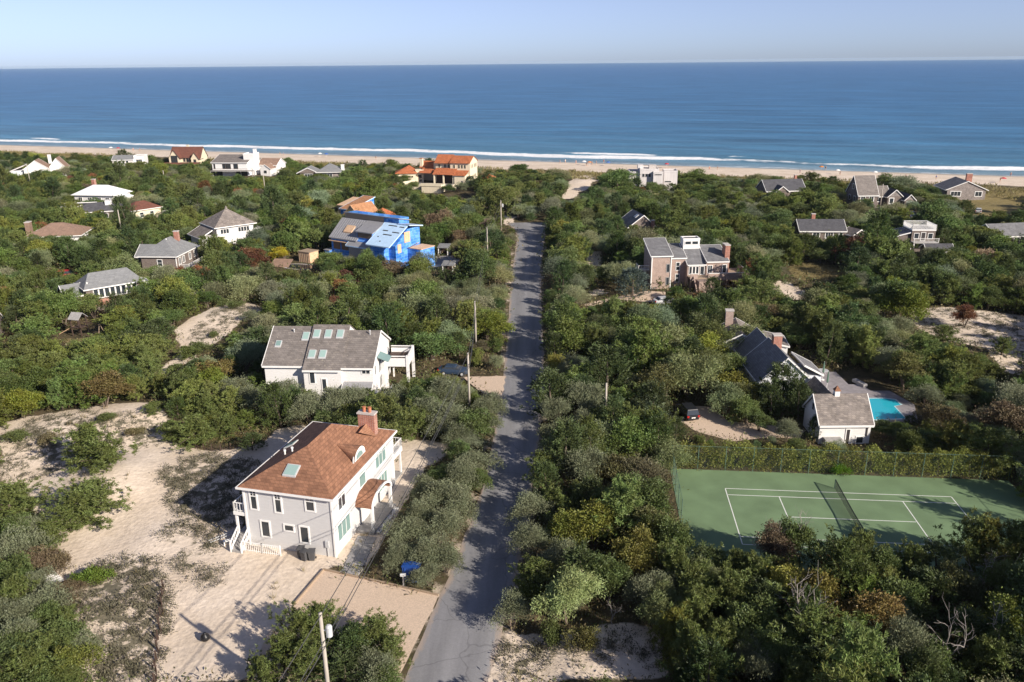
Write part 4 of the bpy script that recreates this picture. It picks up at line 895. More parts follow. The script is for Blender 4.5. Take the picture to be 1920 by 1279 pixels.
# ------------------------------------------------------------------ houses on the left
def left_houses():
    h = House('beach_house', 'shingled two-storey house with pale hip roof and orange chimney left of the yellow bush', (-80.5, 173.4), -4, None)
    h.walls(0, 7.8, 0, 10.8, -.6, 5.3, 'wall_shingle'); h.hip(0, 7.8, 0, 10.8, 5.4, 8.4, 'roof_pale'); h.walls(-3.6, -.01, 4.6, 10.5, -.6, 4.4, 'wall_shingle'); h.gable(-3.6, -.01, 4.6, 10.5, 4.4, 6.3, 'roof_pale', 'wall_shingle')
    h.chimney(4.6, 5.6, 6.8, 7.6, 6, 9.4); h.window('f', 0, 3.6, 4.6, 3.2, 4.6, rows=2)
    for a in (1.2, 3.0, 6.2, 8.8): h.window('r', 7.8, a, a + .95, 3.3, 4.7, cols=2)
    h.deck(7.85, 9.9, 1.0, 8.0, 2.4, 'timber_grey'); h.rail([(7.9, 1.0), (9.9, 1.0), (9.9, 8)], 2.4, 1.0)
    h.part('corner_board', MB().box(7.72, 7.88, -.08, .08, -.3, 5.2), 'white_paint'); h.part('vent_pipe', MB().lathe([(.07, 7), (.07, 8.3), (.14, 8.3), (.14, 8.45)], 8, (4.2, 4.0)), 'white_paint')
    h.done('the shingled hip-roof house')
    h = House('beach_house', 'white two-storey house with big weathered hip roof left of the bright green tree', (-74.2, 203.2), 40, None)
    h.walls(0, 9.6, 0, 9.0, -.6, 5.7, 'white_siding'); h.hip(0, 9.6, 0, 9.0, 5.8, 9.4, 'roof_weathered', ov=.7)
    for a in (1.0, 1.75, 2.5, 5.6, 6.35, 7.1, 7.85): h.window('f', 0, a, a + .6, 4.0, 5.1)
    h.window('f', 0, 7.4, 8.1, 1.6, 2.7); h.window('f', 0, 8.4, 9.0, 1.6, 2.7); h.shed(-4.2, -.3, .5, 8.5, 3.6, 5.6, 'roof_weathered', axis='u', ov=.2); h.walls(-3.8, -.01, .8, 8.2, -.6, 3.5, 'white_siding')
    h.deck(9.65, 12.4, 1.0, 6.5, 3.0, 'timber_grey'); h.rail([(9.7, 1.0), (12.4, 1.0), (12.4, 6.5)], 3.0, 1.0); h.part('finial', MB().lathe([(.4, 9.2), (.3, 9.7), (.05, 10.2)], 8, (4.8, 4.5)), 'roof_weathered')
    h.done('the white weathered-roof house')
    h = House('beach_house', 'long grey-roofed house with a row of tall white sunroom windows in the left woods', (-80.4, 148.6), 40, None)
    h.walls(0, 10.2, 0, 6.4, -.6, 4.6, 'wall_shingle'); h.hip(0, 10.2, 0, 6.4, 4.7, 7.0, 'roof_pale', k=.55); h.part('base_wall', MB().box(.2, 10.1, -.12, -.01, 1.2, 2.4), 'brick')
    for i in range(8): h.window('f', 0, 1.3 + i * 1.0, 2.05 + i * 1.0, 2.7, 4.3)
    h.deck(10.25, 12.6, .2, 5.8, 2.5, 'timber_grey'); h.rail([(10.3, .2), (12.6, .2), (12.6, 5.8)], 2.5, 1.0); h.shed(10.2, 12.2, 1.0, 6.0, 4.4, 3.7, 'roof_pale', axis='u', ov=.2)
    h.walls(-3.4, -.01, 1.6, 6.2, -.6, 3.6, 'wall_shingle'); h.gable(-3.4, -.2, 1.6, 6.2, 3.6, 5.2, 'roof_pale', 'wall_shingle'); h.part('vent_pipe', MB().lathe([(.1, 4.4), (.1, 5.6), (.16, 5.6), (.16, 5.8)], 8, (.6, .9)), 'white_paint')
    h.done('the sunroom-window house')
    h = House('beach_house', 'low house with wide tan hip roof and tan chimney at the left', (-124.0, 206.0), 10, None)
    h.walls(0, 12.5, 0, 9.5, -.6, 3.2, 'white_siding'); h.hip(0, 12.5, 0, 9.5, 3.3, 5.9, 'roof_tan', ov=.7); h.chimney(-1.1, -.02, 3.0, 5.0, -.3, 6.4, 'roof_tan')
    for a in (2, 5, 8): h.window('f', 0, a, a + 1.4, 1.2, 2.6, cols=2)
    h.window('r', 12.5, 1.5, 4.0, .8, 2.6, cols=3); h.deck(12.55, 15, 1, 7, 1.2, 'timber_grey'); h.rail([(12.6, 1), (15, 1), (15, 7)], 1.2, 1.0)
    h.done('the tan hip-roof house')
    h = House('beach_house', 'low house with bright white hip roof and brick chimney', (-146.2, 274.0), -10, None)
    h.walls(0, 14.5, 0, 9, -.6, 3.8, 'white_siding'); h.hip(0, 14.5, 0, 9, 3.9, 6.6, 'roof_white', ov=.6); h.chimney(3.4, 4.5, 5.2, 6.2, 5, 8.2)
    for a in (1.5, 5, 8.5, 11.5): h.window('f', 0, a, a + 1.3, 1.6, 3.0, cols=2)
    h.walls(14.52, 17.5, 1.0, 6.0, -.6, 3.0, 'white_siding'); h.shed(14.6, 17.5, 1.0, 6, 3.8, 3.0, 'roof_white', axis='u', ov=.2); h.done('the white-roofed low house')
    h = House('beach_house', 'small cream cottage with brown hip roof and side deck', (-112.0, 240.5), 52, None)
    h.walls(0, 9.0, 0, 6.4, -.6, 3.8, 'cream'); h.hip(0, 9, 0, 6.4, 3.9, 6.0, 'roof_tudor', ov=.45)
    for a in (2.2, 5.4): h.window('f', 0, a, a + 1.1, 1.6, 3.0, rows=2)
    h.deck(9.05, 12.5, -.5, 4, 1.6, 'timber_grey'); h.rail([(9.1, -.5), (12.5, -.5), (12.5, 4)], 1.6, 1.0); h.done('the small cream cottage')
    h = House('beach_house', 'low dark slate-roofed house with a white box dormer', (-131.0, 243.0), 20, None)
    h.walls(0, 14.5, 0, 8, -.6, 2.9, 'wall_shingle'); h.hip(0, 14.5, 0, 8, 3.0, 5.2, 'roof_dark'); h.walls(8.8, 10.6, 2.4, 5, 3.6, 5.7, 'white_siding', 'dormer', False)
    h.window('f', 0, 3, 4.4, 1.0, 2.3, cols=2); h.window('f', 0, 8, 9.4, 1.0, 2.3, cols=2); h.done('the dark slate-roofed house')
    h = House('beach_house', 'flat-roofed low house with white edge and roof railing', (-141.0, 250.0), 12, None)
    h.walls(0, 11.5, 0, 6, -.6, 3.6, 'wall_shingle'); h.flat(0, 11.5, 0, 6, 3.6, 'roof_dark', .3); h.rail([(.4, .4), (6.5, .4)], 3.7, 1.0, 'timber'); h.window('f', 0, 7, 9, 1.4, 2.8, cols=2); h.done('the flat-roofed low house')
    h = House('beach_house', 'slate gable roof corner with brick chimney at the left picture edge', (-96.0, 127.5), 20, None)
    h.walls(0, 9, 0, 7, -.6, 3.0, 'wall_shingle'); h.gable(0, 9, 0, 7, 3.0, 5.6, 'roof_dark', 'wall_shingle'); h.chimney(6.4, 7.4, 3.2, 4.2, 4, 7.0); h.window('f', 0, 6, 7.2, 1, 2.4, cols=2); h.done('the left-edge slate roof')
    # ---- along the beach
    h = House('beach_house', 'white beach house with taupe gabled roofs at far left', P(44, 318, 5), 20, None)
    h.walls(0, 9, 0, 9, -.6, 5.0, 'white_siding'); h.gable(0, 9, 0, 9, 5.0, 8.2, 'roof_tan', 'white_siding', axis='v'); h.walls(9.01, 15, 2, 11, -.6, 5.0, 'white_siding'); h.gable(9.01, 15, 2, 11, 5.0, 8.6, 'roof_tan', 'white_siding', axis='v', ov=.5)
    h.walls(-5, -.01, 1.5, 8, -.6, 4.4, 'shade_siding'); h.shed(-5, -.3, 1.5, 8, 4.4, 6.2, 'roof_tan', axis='u'); h.chimney(8.2, 9.4, 8, 9, 6, 9.6, 'white_siding')
    h.window('f', 2, 10.2, 11.2, 2.8, 3.8); h.window('f', 2, 12.6, 14.2, 2.6, 3.8, cols=2); h.window('f', 0, 2.5, 4, 2.6, 3.8, cols=2); h.window('r', 15, 4, 6, 2.5, 3.8, cols=2); h.done('the taupe-gabled beach house')
    h = House('beach_house', 'small pale grey raised house with decks between the taupe and tudor houses', P(210, 300, 4.5), 8, None)
    h.walls(0, 9, 0, 7, 1.0, 4.4, 'concrete'); h.gable(0, 9, 0, 7, 4.4, 6.0, 'roof_pale', 'white_siding', axis='u'); h.walls(9.01, 13.5, 1, 7, 1.0, 5.6, 'white_siding'); h.flat(9.01, 13.5, 1, 7, 5.6, 'roof_pale')
    for a in (1, 2.6, 4.2, 5.8): h.window('f', 0, a, a + 1.0, 2.2, 3.8)
    h.deck(-.5, 14, -3, -.05, 1.4, 'timber_grey'); h.rail([(-.5, -3), (14, -3)], 1.4, 1.0); h.window('f', 1, 10, 12.5, 2.6, 4.2, cols=3)
    for u in (1, 5, 8): h.part('pile', MB().box(u - .15, u + .15, 2, 2.3, -.5, 1.0), 'timber_grey')
    h.done('the small raised grey house')
    h = House('beach_house', 'cream tudor house with dark red-brown roofs beside the beach', P(318, 300, 3.6), -2, None)
    h.walls(0, 14, 1, 9, -.6, 4.6, 'cream'); h.gable(0, 14, 1, 9, 4.6, 8.8, 'roof_tudor', 'cream', axis='u', trim='timber_dark'); h.walls(.4, 5.2, -1.4, 3, -.6, 4.6, 'cream'); h.gable(.4, 5.2, -1.4, 4.5, 4.6, 8.0, 'roof_tudor', 'cream', axis='v', trim='timber_dark')
    h.walls(10.2, 13.6, -.6, 3, -.6, 4.2, 'cream'); h.gable(10.2, 13.6, -.6, 4, 4.2, 6.8, 'roof_tudor', 'cream', axis='v', trim='timber_dark')
    h.window('f', -1.4, 1.4, 4.2, 2.2, 5.4, cols=3, rows=2, frame='timber_dark')
    for a in (6.0, 7.4, 8.8): h.window('f', 1, a, a + .8, 2.6, 4.0, frame='timber_dark')
    h.window('f', -.6, 11.4, 12.4, 2.2, 3.6, frame='timber_dark'); h.shed(-1.6, 14.4, -4.4, -1.5, 1.4, 2.4, 'roof_tudor', trim='timber_dark', name='porch_roof'); h.walls(-1.2, 14, -4.0, -1.6, -.6, 1.2, 'timber_dark', 'porch_wall'); h.chimney(6.4, 7.4, 5, 6, 7, 9.6, 'cream')
    h.done('the cream tudor house')
    h = House('beach_house', 'white modern beach house with grey roof and long dark balcony', P(397, 305, 6), -5, None)
    h.walls(0, 15, 0, 9, 2.8, 5.9, 'white_siding'); h.walls(.6, 15, .9, 8.8, -.6, 2.8, 'shade_siding', 'lower_wall'); h.shed(0, 15, 0, 9, 6.0, 8.2, 'roof_grey', ov=.4); h.part('gable_wall', MB().extr([(0, 5.85), (9, 5.85), (9, 7.9)], .01, 14.99, 'u'), 'white_siding')
    h.walls(12.6, 17, 3, 9.2, -.6, 8.9, 'white_siding', 'tower'); h.flat(12.6, 17, 3, 9.2, 8.9, 'roof_white'); h.chimney(15.4, 16.6, 7, 8, 8.9, 10.6, 'white_siding', cap='white_paint')
    for a0, a1, c in ((.7, 1.2, 1), (4.5, 5.6, 1), (5.9, 7.9, 3), (9.3, 11, 1)): h.window('f', 0, a0, a1, 3.4, 5.2, cols=c, frame='timber_dark')
    h.deck(-.2, 18, -2.2, -.03, 2.75, 'timber_grey', pm='timber_grey'); h.rail([(-.2, -2.2), (18, -2.2)], 2.75, .9, 'timber_dark', .5)
    for a0, a1 in ((1, 3.6), (9.8, 11.4), (12, 14.4)): h.window('f', .9, a0, a1, -.1, 2.3, cols=2, frame='timber_dark')
    h.done('the white modern beach house')
    h = House('beach_house', 'low white house with taupe gables right of the white modern one', P(484, 309, 4.2), -12, None)
    h.walls(0, 8.5, 0, 8, -.6, 4.2, 'white_siding'); h.gable(0, 8.5, 0, 8, 4.2, 6.4, 'roof_tan', 'white_siding', axis='u'); h.window('f', 0, 1.4, 3.6, 2.6, 3.4, cols=2); h.walls(3.5, 8, -5, -.01, -.6, 3.2, 'white_siding'); h.gable(3.5, 8, -5, -.01, 3.2, 4.8, 'roof_tan', 'white_siding', axis='v'); h.window('f', -5, 5, 6.4, 1.2, 2.4)
    h.done('the low white taupe-gabled house')
    h = House('beach_house', 'grey stilted house with pale spreading hip roof in the dunes', P(556, 325, 3.4), 3, None)
    h.walls(1, 8, 1, 8, .6, 3.3, 'wall_shingle_light'); h.gable(.2, 8.4, .6, 8.4, 3.3, 5.2, 'roof_pale', 'wall_shingle', axis='v'); h.walls(8.3, 17, 0, 8.5, .6, 3.5, 'wall_shingle_light'); h.hip(8.5, 17, 0, 8.5, 3.6, 6.6, 'roof_pale', ov=.8)
    h.window('f', 1, 3, 6, 1.2, 2.8, cols=3); h.window('f', 0, 10, 14, 1.2, 2.8, cols=4); h.chimney(17.1, 18.3, 4, 5.2, -.3, 5.8, 'white_siding', cap='white_paint')
    for u in (1.2, 4.5, 7.8, 9, 13, 16.5): h.part('pile', MB().box(u - .15, u + .15, 1.5, 1.8, -.6, .6), 'timber_grey')
    h.done('the stilted pale hip-roof house')
left_houses()

def villa():
    h = House('villa', 'cream stucco villa with terracotta tile roofs and pool terrace by the beach', (-29.0, 322.0), -16, None, 'villa')
    s, t = 'stucco', 'roof_terracotta'
    h.walls(6.0, 14.0, 0, 9, -.6, 8.0, s); h.gable(6.0, 14.0, 0, 9, 8.0, 10.0, t, s, axis='u', trim=None, ov=.6)
    h.walls(-.6, 5.99, 1.4, 9, -.6, 7.9, s); h.gable(-.6, 5.7, 1.0, 9, 7.9, 10.3, t, s, axis='u', trim=None, ov=.7)
    h.walls(-1.8, -.61, 2.4, 5, -.6, 7.6, s, 'stair_tower')
    h.walls(-9, -1.82, 6, 12, -.6, 5.2, s); h.gable(-9, -1.82, 6, 12, 5.2, 7.2, t, s, axis='u', trim=None, ov=.5); h.chimney(-9.2, -8, 6, 7.2, -.5, 8.4, s, cap='roof_terracotta')
    h.shed(-6.5, .2, -1.0, 3.0, 3.9, 5.2, t, trim=None, name='porch_roof'); h.shed(.3, 8.6, -4.0, .0, 3.9, 5.6, t, trim=None, name='porch_roof'); h.shed(8.7, 13.4, -4.4, -.05, 3.7, 5.0, t, trim=None, name='porch_roof')
    h.walls(.6, 8.4, -1.0, -.02, -.6, 3.9, 'timber_dark', 'porch_wall')
    for u in (.6, 4.4, 8.4): h.part('porch_column', MB().box(u - .25, u + .25, -3.9, -3.4, -.3, 3.7), s)
    h.part('archway', MB().box(9.0, 13.3, -4.2, -3.8, -.4, 3.6), s); h.window('r', 13.305, -3.6, -1.6, .4, 2.4, frame='stucco', pane='door_dark'); h.part('archway', MB().box(12.9, 13.3, -3.79, -.05, -.4, 3.6), s)
    for a in (7.2, 9.2, 10.4, 11.6): h.window('f', 0, a, a + .7, 5.7, 7.0, frame='stucco')
    for a in (.6, 3.0, 4.6): h.window('f', 1.4, a, a + .6, 5.6, 6.9, frame='stucco')
    for a in (1.0, 2.6, 4.8, 6.0, 7.2): h.window('r', 14.0, a, a + .7, 5.7, 7.1, frame='stucco')
    for a in (4.5, 6.5): h.window('r', 14.0, a, a + .7, 2.0, 3.2, frame='stucco')
    # walled pool terrace
    h.part('terrace', MB().box(-5, 13.2, -18, -4.5, -.8, .35), 'paving'); h.keep(-5, 13.5, -19, 0)
    h.part('terrace_pool', MB().box(-.5, 11, -15.5, -10.5, .355, .40), 'pool_water')
    for q in ((-5.2, -4.9, -18.2, -7), (-4.9, 2.5, -18.2, -17.9), (12.9, 13.2, -18, -6)): h.part('terrace_wall', MB().box(*q, -.8, 1.9), s)
    h.walls(3.0, 10.5, -23, -18.2, -.6, 2.4, s, 'pool_house'); h.part('pool_house_parapet', MB().box(2.8, 10.7, -23.2, -22.9, 2.0, 3.0), s)
    h.part('terrace_hedge_wall', MB().prism([(-9, -17), (-5.25, -8), (-5.25, -6.5), (-9.4, -16.5)], -.6, 2.0), s)
    h.done('the terracotta villa')
    g = House('garage_wing', 'low cream gatehouse with five square windows and red tile roof left of the villa', (-44.5, 322), 6, None, 'gatehouse')
    g.walls(0, 7.5, 0, 7, -.6, 3.6, s); g.hip(0, 7.5, 0, 7, 3.7, 5.6, t, trim=None, ov=.6)
    for i in range(5): g.window('f', 0, .9 + i * 1.25, 1.45 + i * 1.25, 2.0, 2.6, frame='stucco', pane='door_dark')
    g.walls(7.52, 10.5, 1.5, 4.5, -.6, 4.4, s, 'gate_tower'); g.part('gate_tower_roof', MB().box(7.3, 10.7, 1.3, 4.7, 4.41, 4.7), s); g.window('f', 1.5, 8.4, 9.7, .1, 2.8, frame='stucco', pane='door_dark', name='door')
    g.walls(2.5, 7, 8, 13, -.6, 4.0, s); g.hip(2.5, 7, 8, 13, 4.1, 5.6, t, trim=None); g.done('the terracotta gatehouse')
    k = House('garden_pavilion', 'small red-tiled pavilion right of the terracotta villa', P(905, 336, 2), -10, None, 'pavilion')
    k.walls(.3, 3.9, .3, 3.7, -.6, 2.2, s); k.hip(0, 4.2, 0, 4, 2.3, 3.6, t, trim=None); k.done('the red-tiled pavilion')
    k = House('garden_pavilion', 'red-tiled pergola roof left of the gatehouse', P(722, 332, 2.5), 0, None, 'pavilion')
    k.walls(.3, 3.4, .3, 3.4, -.6, 2.2, s); k.hip(0, 3.7, 0, 3.7, 2.3, 3.4, t, trim=None); k.done('the small tiled pergola')
villa()

# ------------------------------------------------------------------ houses on the right, far
def far_right():
    h = House('concrete_house', 'pale board-marked concrete house with stepped flat roofs by the beach', P(1181, 326, 6.4), -4, None)
    c = 'concrete'
    h.walls(0, 3.6, 1, 8, -.6, 6.4, c); h.flat(0, 3.6, 1, 8, 6.4, 'concrete_cap', .6, trim=c)
    h.walls(3.61, 10.2, 0, 8, -.6, 7.6, c); h.flat(3.61, 10.2, 0, 8, 7.6, 'concrete_cap', .5, trim=c)
    h.walls(8.2, 11.6, -1.6, -.01, -.6, 6.8, c); h.flat(8.2, 11.6, -1.6, -.01, 6.8, 'concrete_cap', .4, trim=c)
    h.walls(3.0, 5, 3, 6, 7.6, 9.0, c, 'penthouse', False); h.walls(7, 9.6, 3, 6, 7.7, 8.9, 'concrete_cap', 'penthouse', False)
    h.walls(12.4, 17.2, 2.5, 8, -.6, 6.6, c); h.flat(12.4, 17.2, 2.5, 8, 6.6, 'concrete_cap', .5, trim=c); h.walls(10.21, 12.39, 4, 7, -.6, 5, c)
    for a in (4.4, 5.5, 6.6): h.window('f', 0, a, a + .8, 5.2, 6.3, frame='concrete')
    for z in (6.0, 2.0): h.window('f', -1.6, 8.7, 11.1, z, z + .35, frame='concrete')
    h.window('f', 2.5, 12.8, 15, 3.0, 3.4, frame='concrete'); h.window('r', 11.6, -1.2, -.4, .4, 5.6, frame='concrete', pane='door_dark'); h.window('f', 3, 3.4, 4, 7.9, 8.8, frame='concrete', pane='door_dark') if False else None
    h.done('the concrete house')
    h = House('beach_house', 'dark grey-roofed house half sunk in the trees right of the concrete one', P(1437, 357, 3.6), 6, None)
    h.walls(0, 13.5, 0, 8, -.6, 3.5, 'wall_shingle'); h.gable(0, 13.5, 0, 8, 3.5, 6.4, 'roof_dark', 'wall_shingle', axis='u', ov=.5); h.gable(2.4, 6.6, -2.4, 4, 3.4, 5.0, 'roof_dark', 'wall_shingle', axis='v', ov=.4); h.walls(2.6, 6.4, -2.2, -.01, -.6, 3.3, 'wall_shingle')
    h.window('f', 0, 10, 12, 1.6, 3.0, cols=2); h.chimney(11.4, 12.2, 4.4, 5.2, 5, 7.6); h.done('the sunken dark-roofed house')
    h = House('beach_house', 'grey-shingled house with tall steep saltbox gable near the right beach', P(1610, 364, 4.6), 2, None)
    h.walls(0, 6.2, 0, 8.5, -.6, 4.4, 'wall_shingle'); h.gable(0, 6.2, 0, 8.5, 4.4, 9.6, 'roof_grey', 'wall_shingle', axis='u')
    for a in (.9, 3.6): h.window('f', 0, a, a + 1.3, 2.2, 3.8, cols=2, fw=.2)
    for v, z in ((2, 2), (5.5, 2), (3.6, 5.6)): h.window('l', 0, v, v + 1.1, z, z + 1.5)
    h.walls(6.21, 11, 2, 8, -.6, 3.6, 'wall_shingle'); h.gable(6.21, 11, 2, 8, 3.6, 6.2, 'roof_grey', 'wall_shingle', axis='u'); h.window('f', 2, 6.8, 8.2, 1.8, 3.2, cols=2, fw=.2)
    h.walls(9.6, 14.2, .2, 8, -.6, 3.6, 'wall_shingle'); h.gable(9.6, 14.2, .2, 8, 3.6, 5.6, 'roof_dark', 'wall_shingle_light', axis='v'); h.window('f', .2, 10.2, 11.4, 1.4, 3.0, fw=.2)
    h.walls(14.21, 17.4, -1.6, 6, -.6, 2.8, 'wall_shingle'); h.gable(14.21, 17.4, -1.6, 6, 2.8, 4.3, 'roof_dark', 'wall_shingle_light', axis='v'); h.window('f', -1.6, 14.8, 16.8, .2, 2.2, pane='timber_grey', frame='shade_siding', name='garage_door'); h.done('the tall saltbox house')
    h = House('beach_house', 'shingled house with wide blue-grey roof and red chimney in the right dunes', (145, 271.0), -8, None)
    h.walls(0, 12, 0, 11, -.6, 3.2, 'wall_shingle_light'); h.gable(0, 12, 0, 11, 3.2, 5.8, 'roof_slate', 'wall_shingle_light', axis='v', ov=.7); h.chimney(8.4, 10.2, 8, 9, 3, 7.2); h.window('f', 0, 1.2, 4.2, 1.0, 2.4, cols=3, fw=.2); h.window('f', 0, 8.8, 10.8, 1.0, 2.4, cols=2, fw=.2); h.done('the blue-grey dune house')
    h = House('beach_house', 'small slate-roofed house end-on between the lane and concrete house', P(1180, 424, 3.4), 10, None)
    h.walls(0, 7, 0, 9, -.6, 3.2, 'wall_shingle'); h.gable(0, 7, 0, 9, 3.2, 6.0, 'roof_slate', 'wall_shingle', axis='v', ov=.5, r=.55); h.chimney(5.9, 6.7, -.7, -.02, -.3, 4.6); h.window('r', 7, 2, 3.6, 1.2, 2.6, cols=2); h.skylight(2.4, 3.2, 2.2, 3.6, lambda u, v: 3.3 + u * .73, 'white_paint'); h.done('the small slate-roofed house')
    h = House('beach_house', 'long low cottage with dark grey roof and brick chimney', P(1500, 431, 3.0), -4, None)
    h.walls(0, 11.6, 0, 7, -.6, 2.8, 'wall_shingle'); h.gable(0, 11.6, 0, 7, 2.8, 5.0, 'roof_dark', 'wall_shingle', axis='u'); h.chimney(3.7, 4.6, 3.6, 4.4, 4, 6.3)
    h.window('f', 0, 6.6, 8.4, .9, 2.2, cols=3, fw=.18); h.window('f', 0, 3.4, 5, .9, 2.2, cols=2, fw=.18); h.window('f', 0, 10, 10.8, .1, 2.2, fw=.15, name='door'); h.done('the long low cottage')
    h = House('beach_house', 'grey house with white railed rooftop deck tower in the right trees', P(1711, 432, 6.0), -4, None)
    h.walls(0, 5.4, 0, 5.6, -.6, 6.0, 'wall_shingle'); h.flat(0, 5.4, 0, 5.6, 6.0, 'timber_grey', .12)
    for p in ([(0, 0), (5.4, 0)], [(5.4, 0), (5.4, 5.6)], [(5.4, 5.6), (0, 5.6)], [(0, 5.6), (0, 0)]):
        h.rail(p, 6.1, 1.1, step=.14)
    h.deck(-.1, 5.5, -2.0, -.05, 3.4, 'timber_grey'); h.rail([(-.1, -2), (5.5, -2)], 3.4, 1.0); h.door('f', 0, 2.2, 3.1, 3.5, 5.4, 'door_dark'); h.window('f', 0, .6, 1.6, 4.0, 5.2); h.window('f', 0, 3.8, 4.8, 4.0, 5.2)
    h.walls(-3.2, -.02, .5, 6, -.6, 4.6, 'wall_shingle'); h.shed(-3.2, -.3, .5, 6, 4.6, 5.4, 'roof_slate', axis='u'); h.walls(1.5, 7.5, -6, -2.2, -.6, 2.4, 'wall_shingle'); h.gable(1.5, 7.5, -6, -2.2, 2.4, 3.6, 'roof_dark', 'wall_shingle'); h.walls(5.6, 9.0, -8.2, -6.02, -.6, 1.6, 'timber', 'patio_wall'); h.part('pergola_top', MB().box(5.4, 9.2, -8.4, -6.03, 1.9, 2.05), 'white_paint'); h.done('the rooftop-deck house')
    h = House('beach_house', 'grey gable roof edge at the right picture border', P(1868, 442, 3.4), 8, None)
    h.walls(0, 14, 0, 8, -.6, 3.2, 'wall_shingle'); h.gable(0, 14, 0, 8, 3.2, 5.4, 'roof_slate', 'wall_shingle'); h.window('f', 0, 5, 6.5, 1.2, 2.6, cols=2); h.window('f', 0, 9, 10.5, 1.2, 2.6, cols=2); h.done('the right-border grey roof')
    h = House('garden_shed', 'small grey shed roof between the low cottage and rooftop-deck house', P(1600, 440, 2.2), 20, None, 'shed')
    h.walls(0, 4.5, 0, 4, -.6, 2.0, 'wall_shingle'); h.gable(0, 4.5, 0, 4, 2.0, 3.2, 'roof_grey', 'wall_shingle', axis='v'); h.done('the small grey shed')
far_right()

# ------------------------------------------------------------------ court, pool terrace
def tennis():
    e = tag(empty('tennis_court', *court_pt(11.9, 5.5)), 'green hard tennis court with white lines behind the front trees', 'tennis court')
    ox, oy = court_pt(11.9, 5.5)
    L = lambda u, v: (court_pt(u, v)[0] - ox, court_pt(u, v)[1] - oy)
    def quad(u0, u1, v0, v1, z, name, m):
        pts = [L(u0, v1), L(u1, v1), L(u1, v0), L(u0, v0)]
        return MB().add([(x, y, z) for x, y in pts], [[0, 1, 2, 3]]).build(name, m, e)
    pts = [L(*p) for p in ((-5.6, -4.2), (31.5, -4.2), (31.5, 15.5), (-5.6, 15.5))]
    MB().prism(pts[::-1], -.3, .03).build('court_surface', 'court_green', e)
    z, w_, CL, CW = .036, .1, 23.77, 10.97
    for v in (0, CW): quad(0, CL, v - w_ / 2, v + w_ / 2, z, 'side_line', 'court_line')
    for v in (1.37, 1.37 + 8.23): quad(w_, CL - w_, v - w_ / 2, v + w_ / 2, z, 'singles_line', 'court_line')
    for u in (0, CL): quad(u - w_ / 2, u + w_ / 2, w_ / 2, CW - w_ / 2, z + .001, 'base_line', 'court_line')
    for u in (CL / 2 - 6.4, CL / 2 + 6.4): quad(u - w_ / 2, u + w_ / 2, 1.37 + w_ / 2, 9.6 - w_ / 2, z + .001, 'service_line', 'court_line')
    quad(CL / 2 - 6.4 + w_, CL / 2 + 6.4 - w_, 5.44, 5.54, z, 'centre_line', 'court_line')
    # net
    n = tag(empty('tennis_net', *court_pt(CL / 2, CW / 2), .03), 'dark sagging net across the middle of the green court', 'net')
    nx, ny = court_pt(CL / 2, CW / 2)
    N = lambda v, z_: (court_pt(CL / 2, v)[0] - nx, court_pt(CL / 2, v)[1] - ny, z_)
    for v in (-.91, CW + .91): MB().tube([N(v, 0), N(v, 1.12)], .06, 8).build('net_post', 'fence_green', n)
    top = lambda v: .914 + .156 * abs((v - CW / 2) / (CW / 2 + .91)) ** 1.2
    mb = MB(); vs = np.linspace(-.9, CW + .9, 110)
    for v in vs: mb.beam(N(v, .04), N(v, top(v)), .016, .016)
    for k in range(9):
        for a, b in zip(vs[:-1:6], vs[6::6]): mb.beam(N(a, .05 + (top(a) - .05) * k / 8), N(b, .05 + (top(b) - .05) * k / 8), .016, .016)
    o = mb.build('net_mesh', 'net_black', n); o['kind'] = 'stuff'
    MB().tube([N(v, top(v)) for v in np.linspace(-.9, CW + .9, 24)], .05, 6).build('net_band', 'net_black', n)
    # chain link fence, post by post
    f = tag(empty('chain_link_fence', ox, oy), 'tall green chain link fence round the tennis court', 'fence')
    runs = [((-5.6, -4.2), (31.5, -4.2)), ((31.5, -4.2), (31.5, 15.5)), ((-5.6, -4.2), (-5.6, 8))]
    mesh = MB(); hh = 3.0
    for a, b in runs:
        D = math.hypot(b[0] - a[0], b[1] - a[1]); k = int(round(D / 3))
        for i in range(k + 1):
            u, v = a[0] + (b[0] - a[0]) * i / k, a[1] + (b[1] - a[1]) * i / k
            x, y = L(u, v); MB().tube([(x, y, -.1), (x, y, hh + .05)], .045, 6).build('fence_post', 'fence_green', f)
        x0, y0 = L(*a); x1, y1 = L(*b)
        MB().tube([(x0, y0, hh), (x1, y1, hh)], .022, 5).build('top_rail', 'fence_green', f)
        for i in range(int(D / .3)):
            t0 = i * .3 / D; t1 = min(1, (i * .3 + hh) / D); p0 = (x0 + (x1 - x0) * t0, y0 + (y1 - y0) * t0); p1 = (x0 + (x1 - x0) * t1, y0 + (y1 - y0) * t1); zz = (t1 - t0) * D
            mesh.beam((*p0, 0), (*p1, zz), .007); mesh.beam((*p0, zz), (*p1, 0), .007)
    o = mesh.build('wire_mesh', 'fence_green', f); o['kind'] = 'stuff'
    LANDMARK.append(('the tennis court', ox, oy))
tennis()

